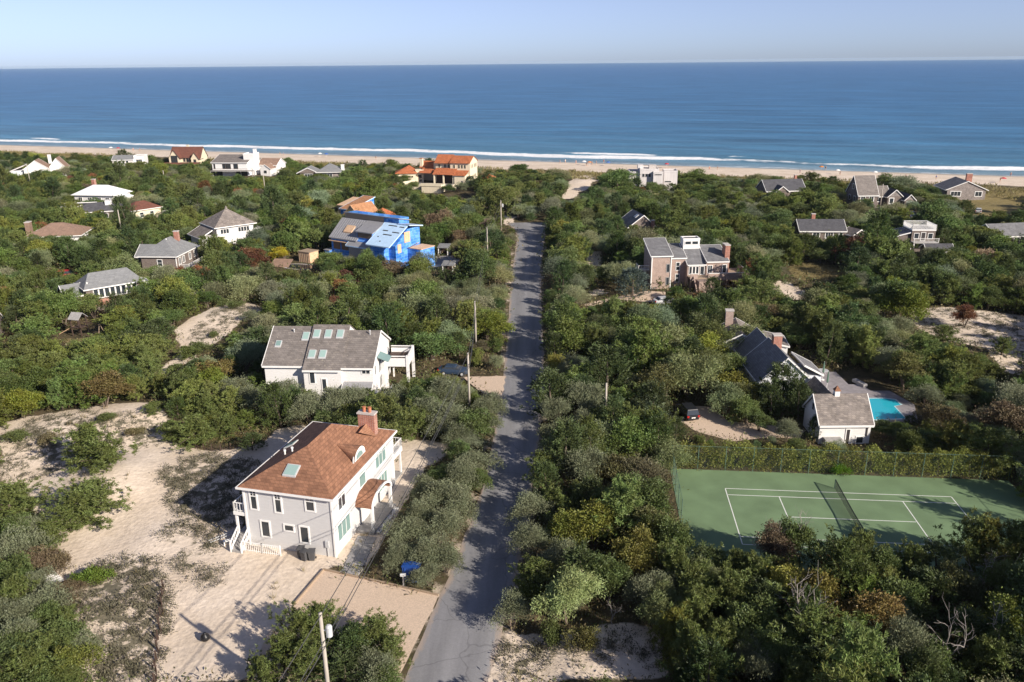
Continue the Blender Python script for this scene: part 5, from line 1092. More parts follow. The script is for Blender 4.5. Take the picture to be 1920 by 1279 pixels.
def pool():
    e = tag(empty('swimming_pool', 49.5, 100), 'turquoise swimming pool behind the white pool barn', 'pool')
    deck = [(44.4, 113.5), (48.4, 113.4), (48.3, 108.4), (50.1, 108.4), (50.5, 106), (53.1, 105.9), (54.3, 101), (52.2, 95.6), (43.7, 95.6), (43.7, 105), (43.7, 112)]
    pl = [(46.6, 96.3), (48.6, 103.1), (51.2, 103.1), (52.4, 102.6), (52.4, 100.9), (51.3, 100.5), (51.0, 96.6)]
    rel = lambda pts: [(x - 49.5, y - 100) for x, y in pts]
    MB().prism(rel(deck)[::-1], -.4, .25).build('pool_terrace', 'pool_deck', e)
    MB().prism(rel([(49.5 + (x - 49.5) * 1.1, 100 + (y - 100) * 1.1) for x, y in pl])[::-1], .1, .258).build('coping', 'pool_tile', e)
    MB().prism(rel(pl)[::-1], .1, .266).build('pool_water', 'pool_water', e)
    b = tag(MB().box(-.35, .35, -1.2, 1.2, 0, .42).build('stone_bench', 'paving'), 'low stone bench at the top of the pool terrace steps', 'bench'); b.location = (49.9, 108.4, .25); b.rotation_euler.z = .3
    for i, (x, y) in enumerate(((44.4, 106.4), (45.2, 110.2))):
        u = tag(empty('closed_umbrella', x, y, .25), ('closed dark green patio umbrella nearer the pool', 'closed dark green patio umbrella farther up the terrace')[i], 'umbrella', 'patio umbrellas')
        MB().tube([(0, 0, 0), (0, 0, 2.9)], .03, 6).build('pole', 'white_paint', u); MB().lathe([(.06, 1.1), (.16, 1.3), (.13, 2.2), (.05, 2.85)], 8).build('canopy', 'fence_green', u); MB().lathe([(.28, 0), (.28, .1), (.05, .14)], 10).build('base', 'white_paint', u)
    t = tag(empty('patio_table', 46.0, 112.2, .25), 'pale round patio table at the end of the terrace', 'table')
    MB().lathe([(.75, .7), (.78, .72), (.75, .75)], 16).build('table_top', 'metal_grey', t)
    for k in range(3): a = k * 2.09; MB().tube([(math.cos(a) * .5, math.sin(a) * .5, 0), (0, 0, .7)], .03, 5).build('leg', 'metal_grey', t)
    LANDMARK.append(('the swimming pool', 49.5, 100))
pool()

# ------------------------------------------------------------------ poles and wires
POLES = {}
def pole(key, x, y, h, label, transformer=False, arm=True):
    e = tag(empty('utility_pole', x, y), label, 'utility pole', 'utility poles')
    MB().tube([(0, 0, -.5), (.02, 0, h * .5), (0, 0, h)], [.17, .15, .12], 9).build('pole_shaft', 'pole_wood', e, smooth=True)
    if arm:
        for z in (h - .35,):
            MB().beam((-.75, 0, z), (.75, 0, z), .1, .12).build('cross_arm', 'pole_wood', e)
            for dx in (-.65, .65): MB().lathe([(.03, z + .06), (.06, z + .1), (.04, z + .24)], 8, (dx, 0)).build('insulator', 'metal_grey', e)
    if transformer:
        t = MB().lathe([(.18, h - 1.9), (.225, h - 1.86), (.225, h - 1.12), (.18, h - 1.04), (.1, h - .98)], 14, (.48, .0)).build('transformer', 'metal_grey', e, smooth=False)
        MB().beam((.1, 0, h - 1.4), (.3, 0, h - 1.4), .08).build('bracket', M['metal_grey'], t)
    POLES[key] = (x, y, h)
pole(1, -12.97, 45.4, 10, 'nearest wooden utility pole with a grey transformer can', True, False)
pole(2, -5.8, 100.2, 8.6, 'bare utility pole in the olive hedge beside the lane', arm=False)
pole(3, -5.9, 125.2, 8.4, 'utility pole rising behind the olive shrubs, third along the lane', arm=False)
pole(4, -5.6, 188.8, 8.0, 'slim utility pole right of the blue wrapped house', arm=False)
pole(5, -2.7, 224, 8.6, 'utility pole with transformer at the far bend of the lane', True, False)
pole(6, 11.9, 95.6, 6.0, 'leaning weathered pole among the cedars right of the lane', arm=False)
pole(7, -89.9, 299.8, 6.6, 'utility pole left of the stilted pale-roofed house', arm=False)
pole(8, 116.2, 255.3, 7.4, 'utility pole before the tall saltbox house', arm=False)
pole(9, -192.2, 329.1, 8, 'utility pole below the taupe-gabled beach house', arm=False)
pole(10, -109.8, 227.2, 6.5, 'utility pole among trees between the tan and cream houses', arm=False)
pole(11, -99.4, 261.1, 7, 'utility pole right of the small cream cottage', arm=False)
pole(12, -133, 316.2, 6.5, 'utility pole in the woods below the cream tudor house', arm=False)
def wire(a, b, label, da=(0, 0, 0), db=(0, 0, 0), sag=.6, r=.03):
    p = Vector(a) + Vector(da); q = Vector(b) + Vector(db)
    pts = [p.lerp(q, t) - Vector((0, 0, sag * 4 * t * (1 - t))) for t in np.linspace(0, 1, 14)]
    tag(MB().tube(pts, r, 5).build('power_line', 'wire'), label, 'wire', 'overhead wires')
for i, (dz, dx) in enumerate(((-.1, .1), (-2.2, .15), (-2.6, .2))):
    nm = ('topmost', 'middle', 'lowest')[i]
    wire(POLES[1], POLES[2], nm + ' overhead wire sagging across the gravel pad', (dx, 0, dz), (dx, 0, dz * .7))
    wire(POLES[2], POLES[3], nm + ' overhead wire between the second and third lane poles', (dx, 0, dz * .7), (dx, 0, dz * .7))
    if i < 2: wire(POLES[3], POLES[4], nm + ' overhead wire between the third and fourth lane poles', (dx, 0, dz * .7), (dx, 0, dz * .7)); wire(POLES[4], POLES[5], nm + ' overhead wire running to the far bend pole', (dx, 0, dz * .7), (dx, 0, dz * .7))
    wire((POLES[1][0], POLES[1][1], POLES[1][2]), (-21, 8, 10.5), nm + ' overhead wire leaving the picture at the bottom', (dx, 0, dz), (dx, 0, dz))
wire(POLES[3], (6.6, 128, 4.6), 'thin service wire crossing the lane', (0, 0, -.8), sag=.4, r=.016)
wire(POLES[2], (-9.5, 98, .1), 'guy wire braced against the hedge pole', (0, 0, -1.5), sag=0, r=.02)

# ------------------------------------------------------------------ vehicles
def car(x, y, rot, paint, label, suv=True):
    e = tag(empty('parked_car', x, y, float(hgt(x, y)) + .05, rot), label, 'car')
    L_, W_, H_ = (4.7, 1.88, 1.72) if suv else (4.6, 1.82, 1.45)
    # body lofted over cross sections along x (front at +x)
    secs = [(-L_ / 2, .72, .45, .95), (-L_ / 2 + .12, .86, .32, 1.02), (-1.6, .92, .28, 1.06), (0, .94, .28, 1.03), (1.1, .93, .28, .98), (1.9, .88, .3, .88), (L_ / 2 - .1, .78, .36, .78), (L_ / 2, .62, .45, .68)]
    mb = MB(); vs = []
    for sx, hw, zl, zh in secs: hw *= W_ / 1.88; vs += [(sx, -hw * .92, zl), (sx, -hw, (zl + zh) / 2), (sx, -hw * .93, zh), (sx, hw * .93, zh), (sx, hw, (zl + zh) / 2), (sx, hw * .92, zl)]
    n = 6; fs = [[i * n + j, i * n + (j + 1) % n, (i + 1) * n + (j + 1) % n, (i + 1) * n + j] for i in range(len(secs) - 1) for j in range(n)]
    mb.add(vs, fs + [list(range(n))[::-1], list(range((len(secs) - 1) * n, len(secs) * n))]).build('body', paint, e, smooth=False, bevel=.03)
    def cab(x0, x1, x2, x3, z0, z1, k0, k1, name, m, inset=0):
        a, b = W_ / 2 * k0, W_ / 2 * k1
        vs = [(x0, -a, z0), (x3, -a, z0), (x3, a, z0), (x0, a, z0), (x1, -b, z1), (x2, -b, z1), (x2, b, z1), (x1, b, z1)]
        return MB().add(vs, [[3, 2, 1, 0], [4, 5, 6, 7], [0, 1, 5, 4], [1, 2, 6, 5], [2, 3, 7, 6], [3, 0, 4, 7]]).build(name, m, e, bevel=.03)
    xb = -L_ / 2 + .12 if suv else -1.85
    cab(xb, xb + (.25 if suv else .6), .35, 1.25, .99, H_ - .12, .92, .76, 'window_band', 'glass'); cab(xb + (.22 if suv else .55), xb + (.3 if suv else .65), .32, .42, H_ - .14, H_, .77, .74, 'roof', paint)
    for sx, sy in ((-1.4, -1), (-1.4, 1), (1.42, -1), (1.42, 1)):
        yy = sy * (W_ / 2 - .12)
        t = MB().tube([(sx, yy - .12, .34), (sx, yy + .12, .34)], .34, 14).build('wheel', 'rubber', e); MB().tube([(sx, yy + sy * .118, .34), (sx, yy + sy * .13, .34)], .21, 12).build('rim', M['metal_grey'], t)
    for sy in (-1, 1):
        MB().box(-L_ / 2 - .02, -L_ / 2 + .12, sy * .72 - .13, sy * .72 + .13, .72, .98).build('tail_light', 'tail_red', e); MB().box(L_ / 2 - .12, L_ / 2 + .01, sy * .55 - .16, sy * .55 + .16, .58, .7).build('headlight', 'glass_pale', e)
    MB().box(-L_ / 2 - .03, -L_ / 2 - .002, -.26, .26, .62, .76).build('number_plate', 'white_paint', e)
    FOOT.append((x, y, 3))
car(23.0, 98.6, 100, 'car_black', 'black sport utility car parked on the curved pebble driveway')
car(-8.9, 115.5, -8, 'car_blue', 'dark blue car half hidden by the hedge beside the white house', False)
car(140.3, 243, 60, 'car_silver', 'silver car parked in the right dune grass', False)
car(118.7, 239.5, 35, 'car_blue', 'dark car parked below the tall saltbox house')
car(-98.5, 176.0, 20, 'car_red', 'red car showing through the trees at left')
car(29.6, 151.0, 15, 'car_silver', 'silver car roof behind shrubs by the pink house driveway', False)

# ------------------------------------------------------------------ small things near the front house
def bin_(u, v, rot, label):
    x, y = HQ.w(u, v)
    e = tag(empty('rubbish_bin', x, y, 0, rot - 14.8), label, 'bin', 'wheeled bins')
    a, b = .25, .31
    MB().add([(-a, -a, .06), (a, -a, .06), (a, a, .06), (-a, a, .06), (-b, -b, .98), (b, -b, .98), (b, b, .98), (-b, b, .98)], [[3, 2, 1, 0], [4, 5, 6, 7], [0, 1, 5, 4], [1, 2, 6, 5], [2, 3, 7, 6], [3, 0, 4, 7]]).build('bin_body', 'bin_grey', e, bevel=.03)
    MB().slab([(-.34, -.36, 1.02), (.34, -.36, 1.02), (.34, .34, 1.1), (-.34, .34, 1.1)], [[0, 1, 2, 3]], .06).build('lid', 'bin_grey', e)
    MB().tube([(-.26, .38, 1.0), (.26, .38, 1.0)], .025, 6).build('handle', 'black_plastic', e)
    for s in (-1, 1): MB().tube([(s * .28, .26, .12), (s * .34, .26, .12)], .12, 10).build('wheel', 'rubber', e)
bin_(5.95, -.75, 5, 'dark grey wheeled bin nearest the white picket fence'); bin_(6.55, -1.15, -12, 'middle dark grey wheeled bin with crooked lid before the house'); bin_(7.2, -.95, 15, 'dark grey wheeled bin nearest the meter box')
def small_things():
    x, y = P(772, 1092); e = tag(empty('waste_container', x, y + .4, .02, -12), 'blue steel container under the bush beside the lane', 'container')
    MB().box(-.75, .75, -.45, .45, 0, 1.5).build('container_body', 'blue_paint', e)
    for s in (-.5, 0, .5): MB().box(s - .04, s + .04, -.5, -.452, .05, 1.45).build('rib', 'blue_paint', e)
    MB().box(-.8, .8, -.5, .5, 1.502, 1.58).build('lid', 'blue_paint', e)
    x, y = P(757, 1101); e = tag(empty('mailbox_post', x, y, 0), 'grey timber mailbox post beside the blue container', 'mailbox')
    MB().box(-.06, .06, -.06, .06, -.2, 1.15).build('post', 'timber_grey', e); MB().extr([(-.12, 1.155), (.12, 1.155), (.12, 1.32), (.06, 1.4), (-.06, 1.4), (-.12, 1.32)], -.25, .25, 'u').build('box', 'metal_grey', e)
    x, y = P(385, 1198); mb = MB(); mb.lathe([(.05, 0), (.3, .05), (.4, .25), (.3, .5), (.1, .62), (.14, .7)], 12); o = tag(mb.build('rubbish_bag', 'black_plastic', smooth=True), 'tied black rubbish bag lying on the sand', 'bag'); o.location = (x, y, float(hgt(x, y)) - .02)
    # slatted boardwalk piece
    (x0, y0), (x1, y1) = P(80, 1068), P(108, 1094)
    e = tag(empty('boardwalk_section', x0, y0, float(hgt(x0, y0)) + .25, math.degrees(math.atan2(y1 - y0, x1 - x0))), 'white slatted boardwalk section lying on the sand at left', 'boardwalk')
    L_ = math.hypot(x1 - x0, y1 - y0)
    for v in (-.5, .5): MB().box(0, L_, v - .05, v + .05, -.12, -.04).build('rail', 'timber_grey', e)
    for i in range(9): MB().box(i * L_ / 9, i * L_ / 9 + L_ / 9 * .62, -.65, .65, -.038, .0).build('slat', 'white_paint', e)
    # sand fence of thin pickets
    A, B = P(306, 1105), P(286, 1300); e = tag(empty('sand_fence', *A), 'sagging dark picket sand fence running down the heath', 'fence')
    n = 90; mb = MB()
    for i in range(n + 1):
        t = i / n; x = (B[0] - A[0]) * t + .18 * math.sin(i * .35); y = (B[1] - A[1]) * t + .1 * math.sin(i * .8); z = float(hgt(A[0] + x, A[1] + y))
        if i % 9 == 0: MB().box(x - .05, x + .05, y - .05, y + .05, z - .2, z + 1.0).build('post', 'timber_dark', e)
        else: mb.beam((x, y, z - .1), (x + random.uniform(-.12, .12), y, z + random.uniform(.45, .8)), .045, .02)
    o = mb.build('pickets', 'timber_dark', e); o['kind'] = 'stuff'
    A, B = P(352, 838), P(405, 848); C = P(470, 842); pts = [(0, 0), (B[0] - A[0], B[1] - A[1]), (C[0] - A[0], C[1] - A[1])]
    e = tag(empty('sand_fence', *A), 'low dark sand fence bending along the back of the clearing', 'fence'); mb = MB()
    for i in range(50):
        t = i / 49 * 2; k = min(int(t), 1); x = pts[k][0] + (pts[k + 1][0] - pts[k][0]) * (t - k); y = pts[k][1] + (pts[k + 1][1] - pts[k][1]) * (t - k); z = float(hgt(A[0] + x, A[1] + y))
        if i % 7 == 0: MB().box(x - .05, x + .05, y - .05, y + .05, z - .2, z + .9).build('post', 'timber_dark', e)
        else: mb.beam((x, y, z - .1), (x + random.uniform(-.2, .2), y, z + random.uniform(.3, .7)), .05, .02)
    o = mb.build('pickets', 'timber_dark', e); o['kind'] = 'stuff'
    # timber edging of the gravel pad
    g = GRAVEL['gravel_driveway']
    for i, j, lb in ((0, 1, 'timber edging along the far rim of the gravel pad'), (7, 0, 'dark timber edging along the sand side of the gravel pad')):
        mb = MB().beam((*g[i], .06), (*g[j], .06), .14, .3); tag(mb.build('timber_edging', 'timber'), lb, 'edging')
    # path of stepping slabs to the porch
    a, b = P(656, 1078), HQ.w(10.6, 4.0)
    for i in range(5):
        t0 = i / 5; x, y = a[0] + (b[0] - a[0]) * (t0 + .1), a[1] + (b[1] - a[1]) * (t0 + .1)
        o = tag(MB().box(-.95, .95, -.62, .62, -.1, .06).build('path_slab', 'paving', bevel=.02), 'grey path slab leading to the arched porch, %s from the gravel pad' % ('first', 'second', 'third', 'fourth', 'fifth')[i], 'slab', 'path slabs'); o.location = (x, y, 0); o.rotation_euler.z = RAD(-16 + 2 * i)
    # aluminium ladder leaning at the side porch
    x, y = HQ.w(-3.2, .6); z = float(hgt(x, y)); e = tag(empty('ladder', x, y, z + .12, 40), 'aluminium ladder lying beside the side porch', 'ladder')
    for v in (-.22, .22): MB().beam((-1.6, v, 0), (1.6, v, .05), .05, .09).build('stile', 'metal_grey', e)
    for i in range(9): MB().beam((-1.45 + i * .36, -.2, .01), (-1.45 + i * .36, .2, .01), .03).build('rung', 'metal_grey', e)
    x, y = HQ.w(-2.0, -.4); e = tag(empty('picnic_bench', x, y, 0, 20), 'small white bench beside the porch stairs', 'bench')
    MB().box(-.6, .6, -.2, .2, .4, .46).build('seat', 'white_paint', e)
    for s in (-.5, .5): MB().box(s - .05, s + .05, -.18, .18, -.05, .398).build('leg', 'white_paint', e)
    # play set
    x, y = P(152, 630); e = tag(empty('play_set', x, y, float(hgt(x, y)), -14), 'wooden play tower with slide and swing frame in the left woods', 'play set')
    for u in (-.9, .9):
        for v in (-.8, .8): MB().box(u - .08, u + .08, v - .08, v + .08, -.3, 3.3).build('post', 'timber_dark', e)
    MB().box(-.98, .98, -.88, .88, 1.45, 1.58).build('platform', 'timber_dark', e); MB().extr([(-1.15, 3.1), (0, 4.1), (1.15, 3.1), (1.15, 3.0), (0, 3.98), (-1.15, 3.0)], -1.1, 1.1, 'u').build('roof', 'timber_grey', e)
    MB().slab([(-1.0, -.4, 1.6), (-1.0, .1, 1.6), (-3.6, -.5, .2), (-3.6, -1.0, .2)], [[0, 1, 2, 3]], .1).build('slide', 'plywood', e)
    MB().beam((.9, 0, 2.3), (4.2, 0, 2.3), .14).build('swing_beam', 'timber_dark', e)
    for v in (-.9, .9): MB().beam((4.2, 0, 2.3), (4.4, v, -.1), .11).build('swing_leg', 'timber', e)
    for u in (2.0, 3.1):
        for d in (-.2, .2): MB().tube([(u + d, 0, 2.25), (u + d, 0, .55)], .015, 4).build('swing_rope', 'wire', e)
        MB().box(u - .25, u + .25, -.1, .1, .5, .545).build('swing_seat', 'black_plastic', e)
    FOOT.append((x, y, 4)); LANDMARK.append(('the play tower', x, y))
    # site hut, tarp, open pit
    x, y = P(580, 492); e = tag(empty('site_hut', x, y, 0, -30), 'square plywood site hut beside the blue wrapped house', 'hut')
    MB().box(-1.7, 1.7, -1.5, 1.5, -.2, 2.7).build('hut_wall', 'plywood', e); MB().box(-1.85, 1.85, -1.65, 1.65, 2.702, 2.82).build('hut_roof', 'timber', e)
    for i in range(6): MB().box(-1.65 + i * .56, -1.6 + i * .56, -1.56, -1.502, -.1, 2.6).build('batten', 'timber', e)
    FOOT.append((x, y, 3))
    x, y = P(527, 500); o = tag(MB().slab([(-2.4, -1.6, .3), (2.2, -2.0, .2), (2.6, 1.4, 1.3), (-1.8, 1.7, 1.4)], [[0, 1, 2, 3]], .12).build('site_tarp', 'roof_tan'), 'sloping pinkish tarp sheet beside the dug pool', 'tarp'); o.location = (x, y, .1); FOOT.append((x, y, 3.5))
    x, y = P(562, 502); mb = MB().prism([(4.6 * math.cos(a), 2.6 * math.sin(a)) for a in np.linspace(0, 2 * math.pi, 22, endpoint=False)], -.2, .12); e = tag(empty('garden_pond', x, y, .1, -20), 'murky kidney pond with pale rim near the site hut', 'pond')
    mb.build('pond_rim', 'concrete_cap', e); MB().prism([(4.1 * math.cos(a), 2.1 * math.sin(a)) for a in np.linspace(0, 2 * math.pi, 22, endpoint=False)], -.1, .128).build('pond_water', 'glass', e); FOOT.append((x, y, 4))
    # open sheds by the lane
    for px, py, lb in ((833, 478, 'open white framed shelter under the purple-leaved tree'), (842, 512, 'low grey roofed trailer shed right of the blue wrapped house')):
        x, y = P(px, py); e = tag(empty('open_shed', x, y, 0, -8), lb, 'shed'); FOOT.append((x, y, 2)); e.scale = (.75, .75, .8)
        for u in (-1.5, 1.5):
            for v in (-1.6, 1.6): MB().box(u - .12, u + .12, v - .12, v + .12, -.2, 2.5).build('post', 'white_paint', e)
        MB().box(-1.4, 1.4, 1.4, 1.6, 0, 2.4).build('back_wall', 'timber_dark', e); MB().slab([(-1.9, -2.0, 2.55), (1.9, -2.0, 2.55), (1.9, 2.0, 3.1), (-1.9, 2.0, 3.1)], [[0, 1, 2, 3]], .12).build('roof', 'roof_pale', e)
    x, y = P(832, 497); sheet('work_yard', [(x - 4.5, y - 5), (x + 3, y - 5), (x + 3.2, y + 9), (x - 5, y + 9)], .05, 'paving', 'bare grey work yard between the open sheds', .4); FOOT.append((x - 1, y + 1, 5))
small_things()

# ------------------------------------------------------------------ people and umbrellas on the beach
def beach():
    def person_mesh(name, legs, arm):
        V = [(0, 0, .95), (0, 0, 1.2), (0, 0, 1.45), (0, 0, 1.6), (0, .02, 1.75), (.1, 0, .9), (.12 + legs, .05, .5), (.12, .0, .04), (-.1, 0, .9), (-.12, -.06, .5), (-.12 - legs, .0, .04), (.2, 0, 1.42), (.28, arm, 1.15), (.27, arm * 2, .92), (-.2, 0, 1.42), (-.28, -arm, 1.15), (-.27, .1, .92), (.13, .14, .02), (-.13 - legs, .14, .02)]
        E = [(0, 1), (1, 2), (2, 3), (3, 4), (0, 5), (5, 6), (6, 7), (0, 8), (8, 9), (9, 10), (2, 11), (11, 12), (12, 13), (2, 14), (14, 15), (15, 16), (7, 17), (10, 18)]
        Rr = [.17, .14, .17, .06, .115, .1, .07, .045, .1, .07, .045, .07, .05, .035, .07, .05, .035, .035, .035]
        me = bpy.data.meshes.new(name); me.from_pydata(V, E, []); o = bpy.data.objects.new(name, me); COL.objects.link(o)
        md = o.modifiers.new('skin', 'SKIN'); md.use_smooth_shade = True
        for i, r in enumerate(Rr): me.skin_vertices[0].data[i].radius = (r, r * .85); me.skin_vertices[0].data[i].use_root = i == 0
        dg = bpy.context.evaluated_depsgraph_get(); out = bpy.data.meshes.new_from_object(o.evaluated_get(dg)); bpy.data.objects.remove(o); out.materials.clear(); out.materials.append(M['skin']); return out
    m1, m2 = person_mesh('person_standing', .0, .05), person_mesh('person_walking', .12, .12)
    suit = MB().lathe([(.16, .78), (.19, .86), (.18, 1.02), (.15, 1.1)], 10)
    shirt = MB().lathe([(.17, .95), (.17, 1.2), (.2, 1.42), (.1, 1.52)], 10)
    cols = [('red', (.5, .05, .06)), ('blue', (.04, .12, .4)), ('white', (.75, .74, .72)), ('black', (.02, .02, .025)), ('orange', (.6, .22, .05))]
    for c, v in cols: mat('cloth_' + c, v, .8, .1)
    spots = [(1895, 330, 'red'), (1548, 318, 'black'), (1875, 341, 'black'), (1660, 333, 'red'), (1698, 335, 'black'), (1755, 337, 'blue'), (1050, 306, 'blue'), (1060, 305, 'white'), (1080, 307, 'red'), (1110, 309, 'black'), (1118, 308, 'blue'), (1132, 305, 'red'), (525, 291, 'black'), (532, 292, 'blue'), (1330, 319, 'red'), (1345, 319, 'black'), (1100, 311, 'white'), (705, 299, 'black'), (1500, 325, 'blue'), (1575, 328, 'white'), (250, 283, 'red'), (262, 283, 'blue')]
    seen = {}
    for i, (px, py, c) in enumerate(spots):
        x, y = P(px, py, -1); z = float(hgt(x, y)); x, y = P(px, py, z); z = float(hgt(x, y))
        side = 'left' if px < 700 else 'middle' if px < 1300 else 'right'
        k = seen[(side, c)] = seen.get((side, c), 0) + 1
        e = tag(empty('person', x, y, z - .02, random.uniform(0, 360)), 'beachgoer in %s %s on the %s stretch of beach, %s such from left' % (c, 'shirt' if i % 2 else 'swimwear', side, ('first', 'second', 'third', 'fourth', 'fifth')[k - 1]), 'person', 'people on the beach')
        o = link(bpy.data.objects.new('body', m1 if i % 2 else m2), e)
        (shirt if i % 2 else suit).build('clothing', 'cloth_' + c, e, smooth=True)
    us = [(1140, 309, 'blue'), (1095, 307, 'white'), (1570, 325, 'white'), (1640, 329, 'white'), (208, 281, 'white'), (222, 282, 'red'), (600, 292, 'white'), (612, 293, 'blue'), (1105, 309, 'orange'), (1540, 316, 'orange'), (1250, 312, 'red'), (1880, 343, 'red')]
    seen = {}
    for px, py, c in us:
        x, y = P(px, py, -1); z = float(hgt(x, y)); k = seen[c] = seen.get(c, 0) + 1
        e = tag(empty('beach_umbrella', x, y, z - .1), '%s beach umbrella, %s of that colour from the left group order' % (c, ('first', 'second', 'third', 'fourth', 'fifth', 'sixth')[k - 1]), 'umbrella', 'beach umbrellas')
        e['label'] = '%s sun umbrella on the sand %s' % (c, 'below the pale raised house' if px < 300 else 'right of the stilted house' if px < 700 else 'in the crowd left of the concrete house' if px < 1180 else 'behind the concrete house' if px < 1300 else 'left of the tall saltbox house' if px < 1600 else 'behind the tall saltbox house' if px < 1700 else 'at the right end')
        MB().tube([(0, 0, 0), (0, 0, 2.1)], .025, 5).build('pole', 'white_paint', e); MB().lathe([(1.15, 1.75), (1.1, 1.8), (.6, 2.1), (.05, 2.25)], 12).build('canopy', 'cloth_' + c, e)
beach()

# ------------------------------------------------------------------ vegetation prototypes
def unit(v): return v / np.maximum(np.linalg.norm(v, axis=1, keepdims=True), 1e-6)
def sph(n, r):
    v = r.normal(size=(n, 3)); return unit(v)
def leaf_geo(C, D, L, W, r):
    """one pointed quad per leaf: base, side, tip, side"""
    S = unit(np.cross(D, sph(len(C), r)))
    m = C + D * (L * .5)[:, None]; nrm = unit(np.cross(D, S)) * (W * .25)[:, None]
    v = np.stack([C, m + S * (W / 2)[:, None] + nrm, C + D * L[:, None], m - S * (W / 2)[:, None] + nrm], 1)
    return v.reshape(-1, 3)
def crown_lobed(r, R, H, z0, lobes, n, L, W, droop=0., up=.35, lr=(.32, .5), flat=1.0):
    """leaves on the skins of many lobes gathered round a dome"""
    C = []; D = []
    d = sph(lobes, r); d[:, 2] = np.abs(d[:, 2]) * 1.25 - .4
    k = r.uniform(.35, 1.0, lobes)[:, None]
    cen = d * k * np.array([R, R, H * .5]) * np.array([1, 1, flat]) + np.array([0, 0, z0 + H * .45])
    rad = R * r.uniform(*lr, lobes)
    cen = np.vstack([cen, [[0, 0, z0 + H * .5]]]); rad = np.append(rad, R * .55)
    p = rad ** 2 / (rad ** 2).sum()
    pick = r.choice(len(rad), n, p=p)
    o = sph(n, r); o[:, 2] = np.where(o[:, 2] < -.35, -o[:, 2], o[:, 2])
    pull = 1 + .3 * np.sin(np.arctan2(o[:, 1], o[:, 0]) * 3 + pick * 2.3) * np.sin(o[:, 2] * 4 + pick)
    rr = rad[pick] * (1 - .45 * r.random(n) ** 2) * r.uniform(.85, 1.2, n) * pull
    sh = r.random(n) < .10; rr = np.where(sh, rr * r.uniform(1.1, 1.5, n), rr)
    C = cen[pick] + o * rr[:, None] * np.array([1, 1, .85])
    D = unit(o * .8 + sph(n, r) * .8 + np.array([0, 0, up - droop]))
    return C, D, L * r.uniform(.6, 1.3, n), W * r.uniform(.7, 1.25, n)
def crown_pine(r, R, H, z0):
    C = []; D = []; br = []
    nl = 7
    for i in range(nl):
        t = i / (nl - 1); z = z0 + (H - z0) * (t * .95)
        ln = R * (1.05 - .75 * t ** 1.5) * r.uniform(.8, 1.1)
        nb = int(r.integers(4, 7)) if t < .9 else 3
        a0 = r.uniform(0, 6.28)
        for b in range(nb):
            a = a0 + 6.283 * b / nb + r.normal() * .25; l_ = ln * r.uniform(.4, 1.35); rise = r.uniform(.0, .55) + t * .45
            base = np.array([0, 0, z]); dr = np.array([math.cos(a), math.sin(a), rise])
            br.append((base, base + dr * l_ * .95))
            for s in np.linspace(.3, 1, 6):
                tip = base + dr * l_ * s + r.normal(size=3) * .13 * R * np.array([1, 1, .7])
                for _ in range(3):
                    q = tip + r.normal(size=3) * .085 * R * np.array([1, 1, .8])
                    ax = unit((dr * .5 + np.array([0, 0, .8]) + r.normal(size=3) * .35)[None])[0]
                    n = 15
                    C.append(np.repeat(q[None], n, 0) + ax * r.uniform(-.12, .16, n)[:, None]); D.append(unit(ax * .55 + sph(n, r) * .85))
    C = np.vstack(C); D = np.vstack(D); n = len(C)
    return C, D, r.uniform(.2, .36, n), r.uniform(.05, .085, n), br
def crown_cedar(r, R, H, z0, n=330):
    C = []; D = []
    t = r.random(n) ** .8; a = r.uniform(0, 6.283, n)
    prof = np.sin(np.clip(t * 2.2 + .5, 0, math.pi)) * (1 - t) ** .35
    bump = 1 + .34 * np.sin(a * 3 + t * 9 + r.uniform(0, 6)) + .2 * np.sin(a * 7 - t * 13 + r.uniform(0, 6))
    rad = R * prof * bump * r.uniform(.55, 1.05, n)
    z = z0 + (H - z0) * t
    for i in range(n):
        q = np.array([math.cos(a[i]) * rad[i], math.sin(a[i]) * rad[i], z[i]]); ax = np.array([math.cos(a[i]) * .7, math.sin(a[i]) * .7, .75]); m = 14
        s = r.uniform(0, .55 if r.random() < .75 else 1.05, m)
        C.append(q + ax * s[:, None] * .8 + r.normal(size=(m, 3)) * .07); D.append(unit(ax + sph(m, r) * .7))
    C = np.vstack(C); D = np.vstack(D); n = len(C)
    return C, D, r.uniform(.16, .32, n), r.uniform(.06, .11, n)

def mesh_from(v, tint, mats, faces_extra=None, name='crown'):
    n = len(v) // 4
    ev, ef = faces_extra if faces_extra else ([], [])
    me = bpy.data.meshes.new(name)
    allv = np.vstack([v, np.array(ev).reshape(-1, 3)]) if len(ev) else v
    f4 = np.arange(n * 4).reshape(-1, 4)
    loops = f4.ravel(); starts = np.arange(0, n * 4, 4); tot = np.full(n, 4); mi = np.zeros(n, int)
    if len(ev):
        el = np.array([i + n * 4 for f in ef for i in f]); es = []; c = n * 4
        for f in ef: es.append(c); c += len(f)
        loops = np.concatenate([loops, el]); starts = np.concatenate([starts, es]); tot = np.concatenate([tot, [len(f) for f in ef]]); mi = np.concatenate([mi, np.ones(len(ef), int)])
    me.vertices.add(len(allv)); me.vertices.foreach_set('co', allv.ravel().astype(np.float32))
    me.loops.add(len(loops)); me.loops.foreach_set('vertex_index', loops.astype(np.int32))
    me.polygons.add(len(starts)); me.polygons.foreach_set('loop_start', starts.astype(np.int32)); me.polygons.foreach_set('loop_total', tot.astype(np.int32))
    if len(ev): me.polygons.foreach_set('material_index', mi.astype(np.int32))
    at = me.attributes.new('tint', 'FLOAT', 'POINT'); tt = np.concatenate([np.repeat(tint, 4), np.full(len(ev), .5)]) if len(ev) else np.repeat(tint, 4)
    at.data.foreach_set('value', tt.astype(np.float32))
    for m in mats: me.materials.append(M[m])
    me.update()
    return me

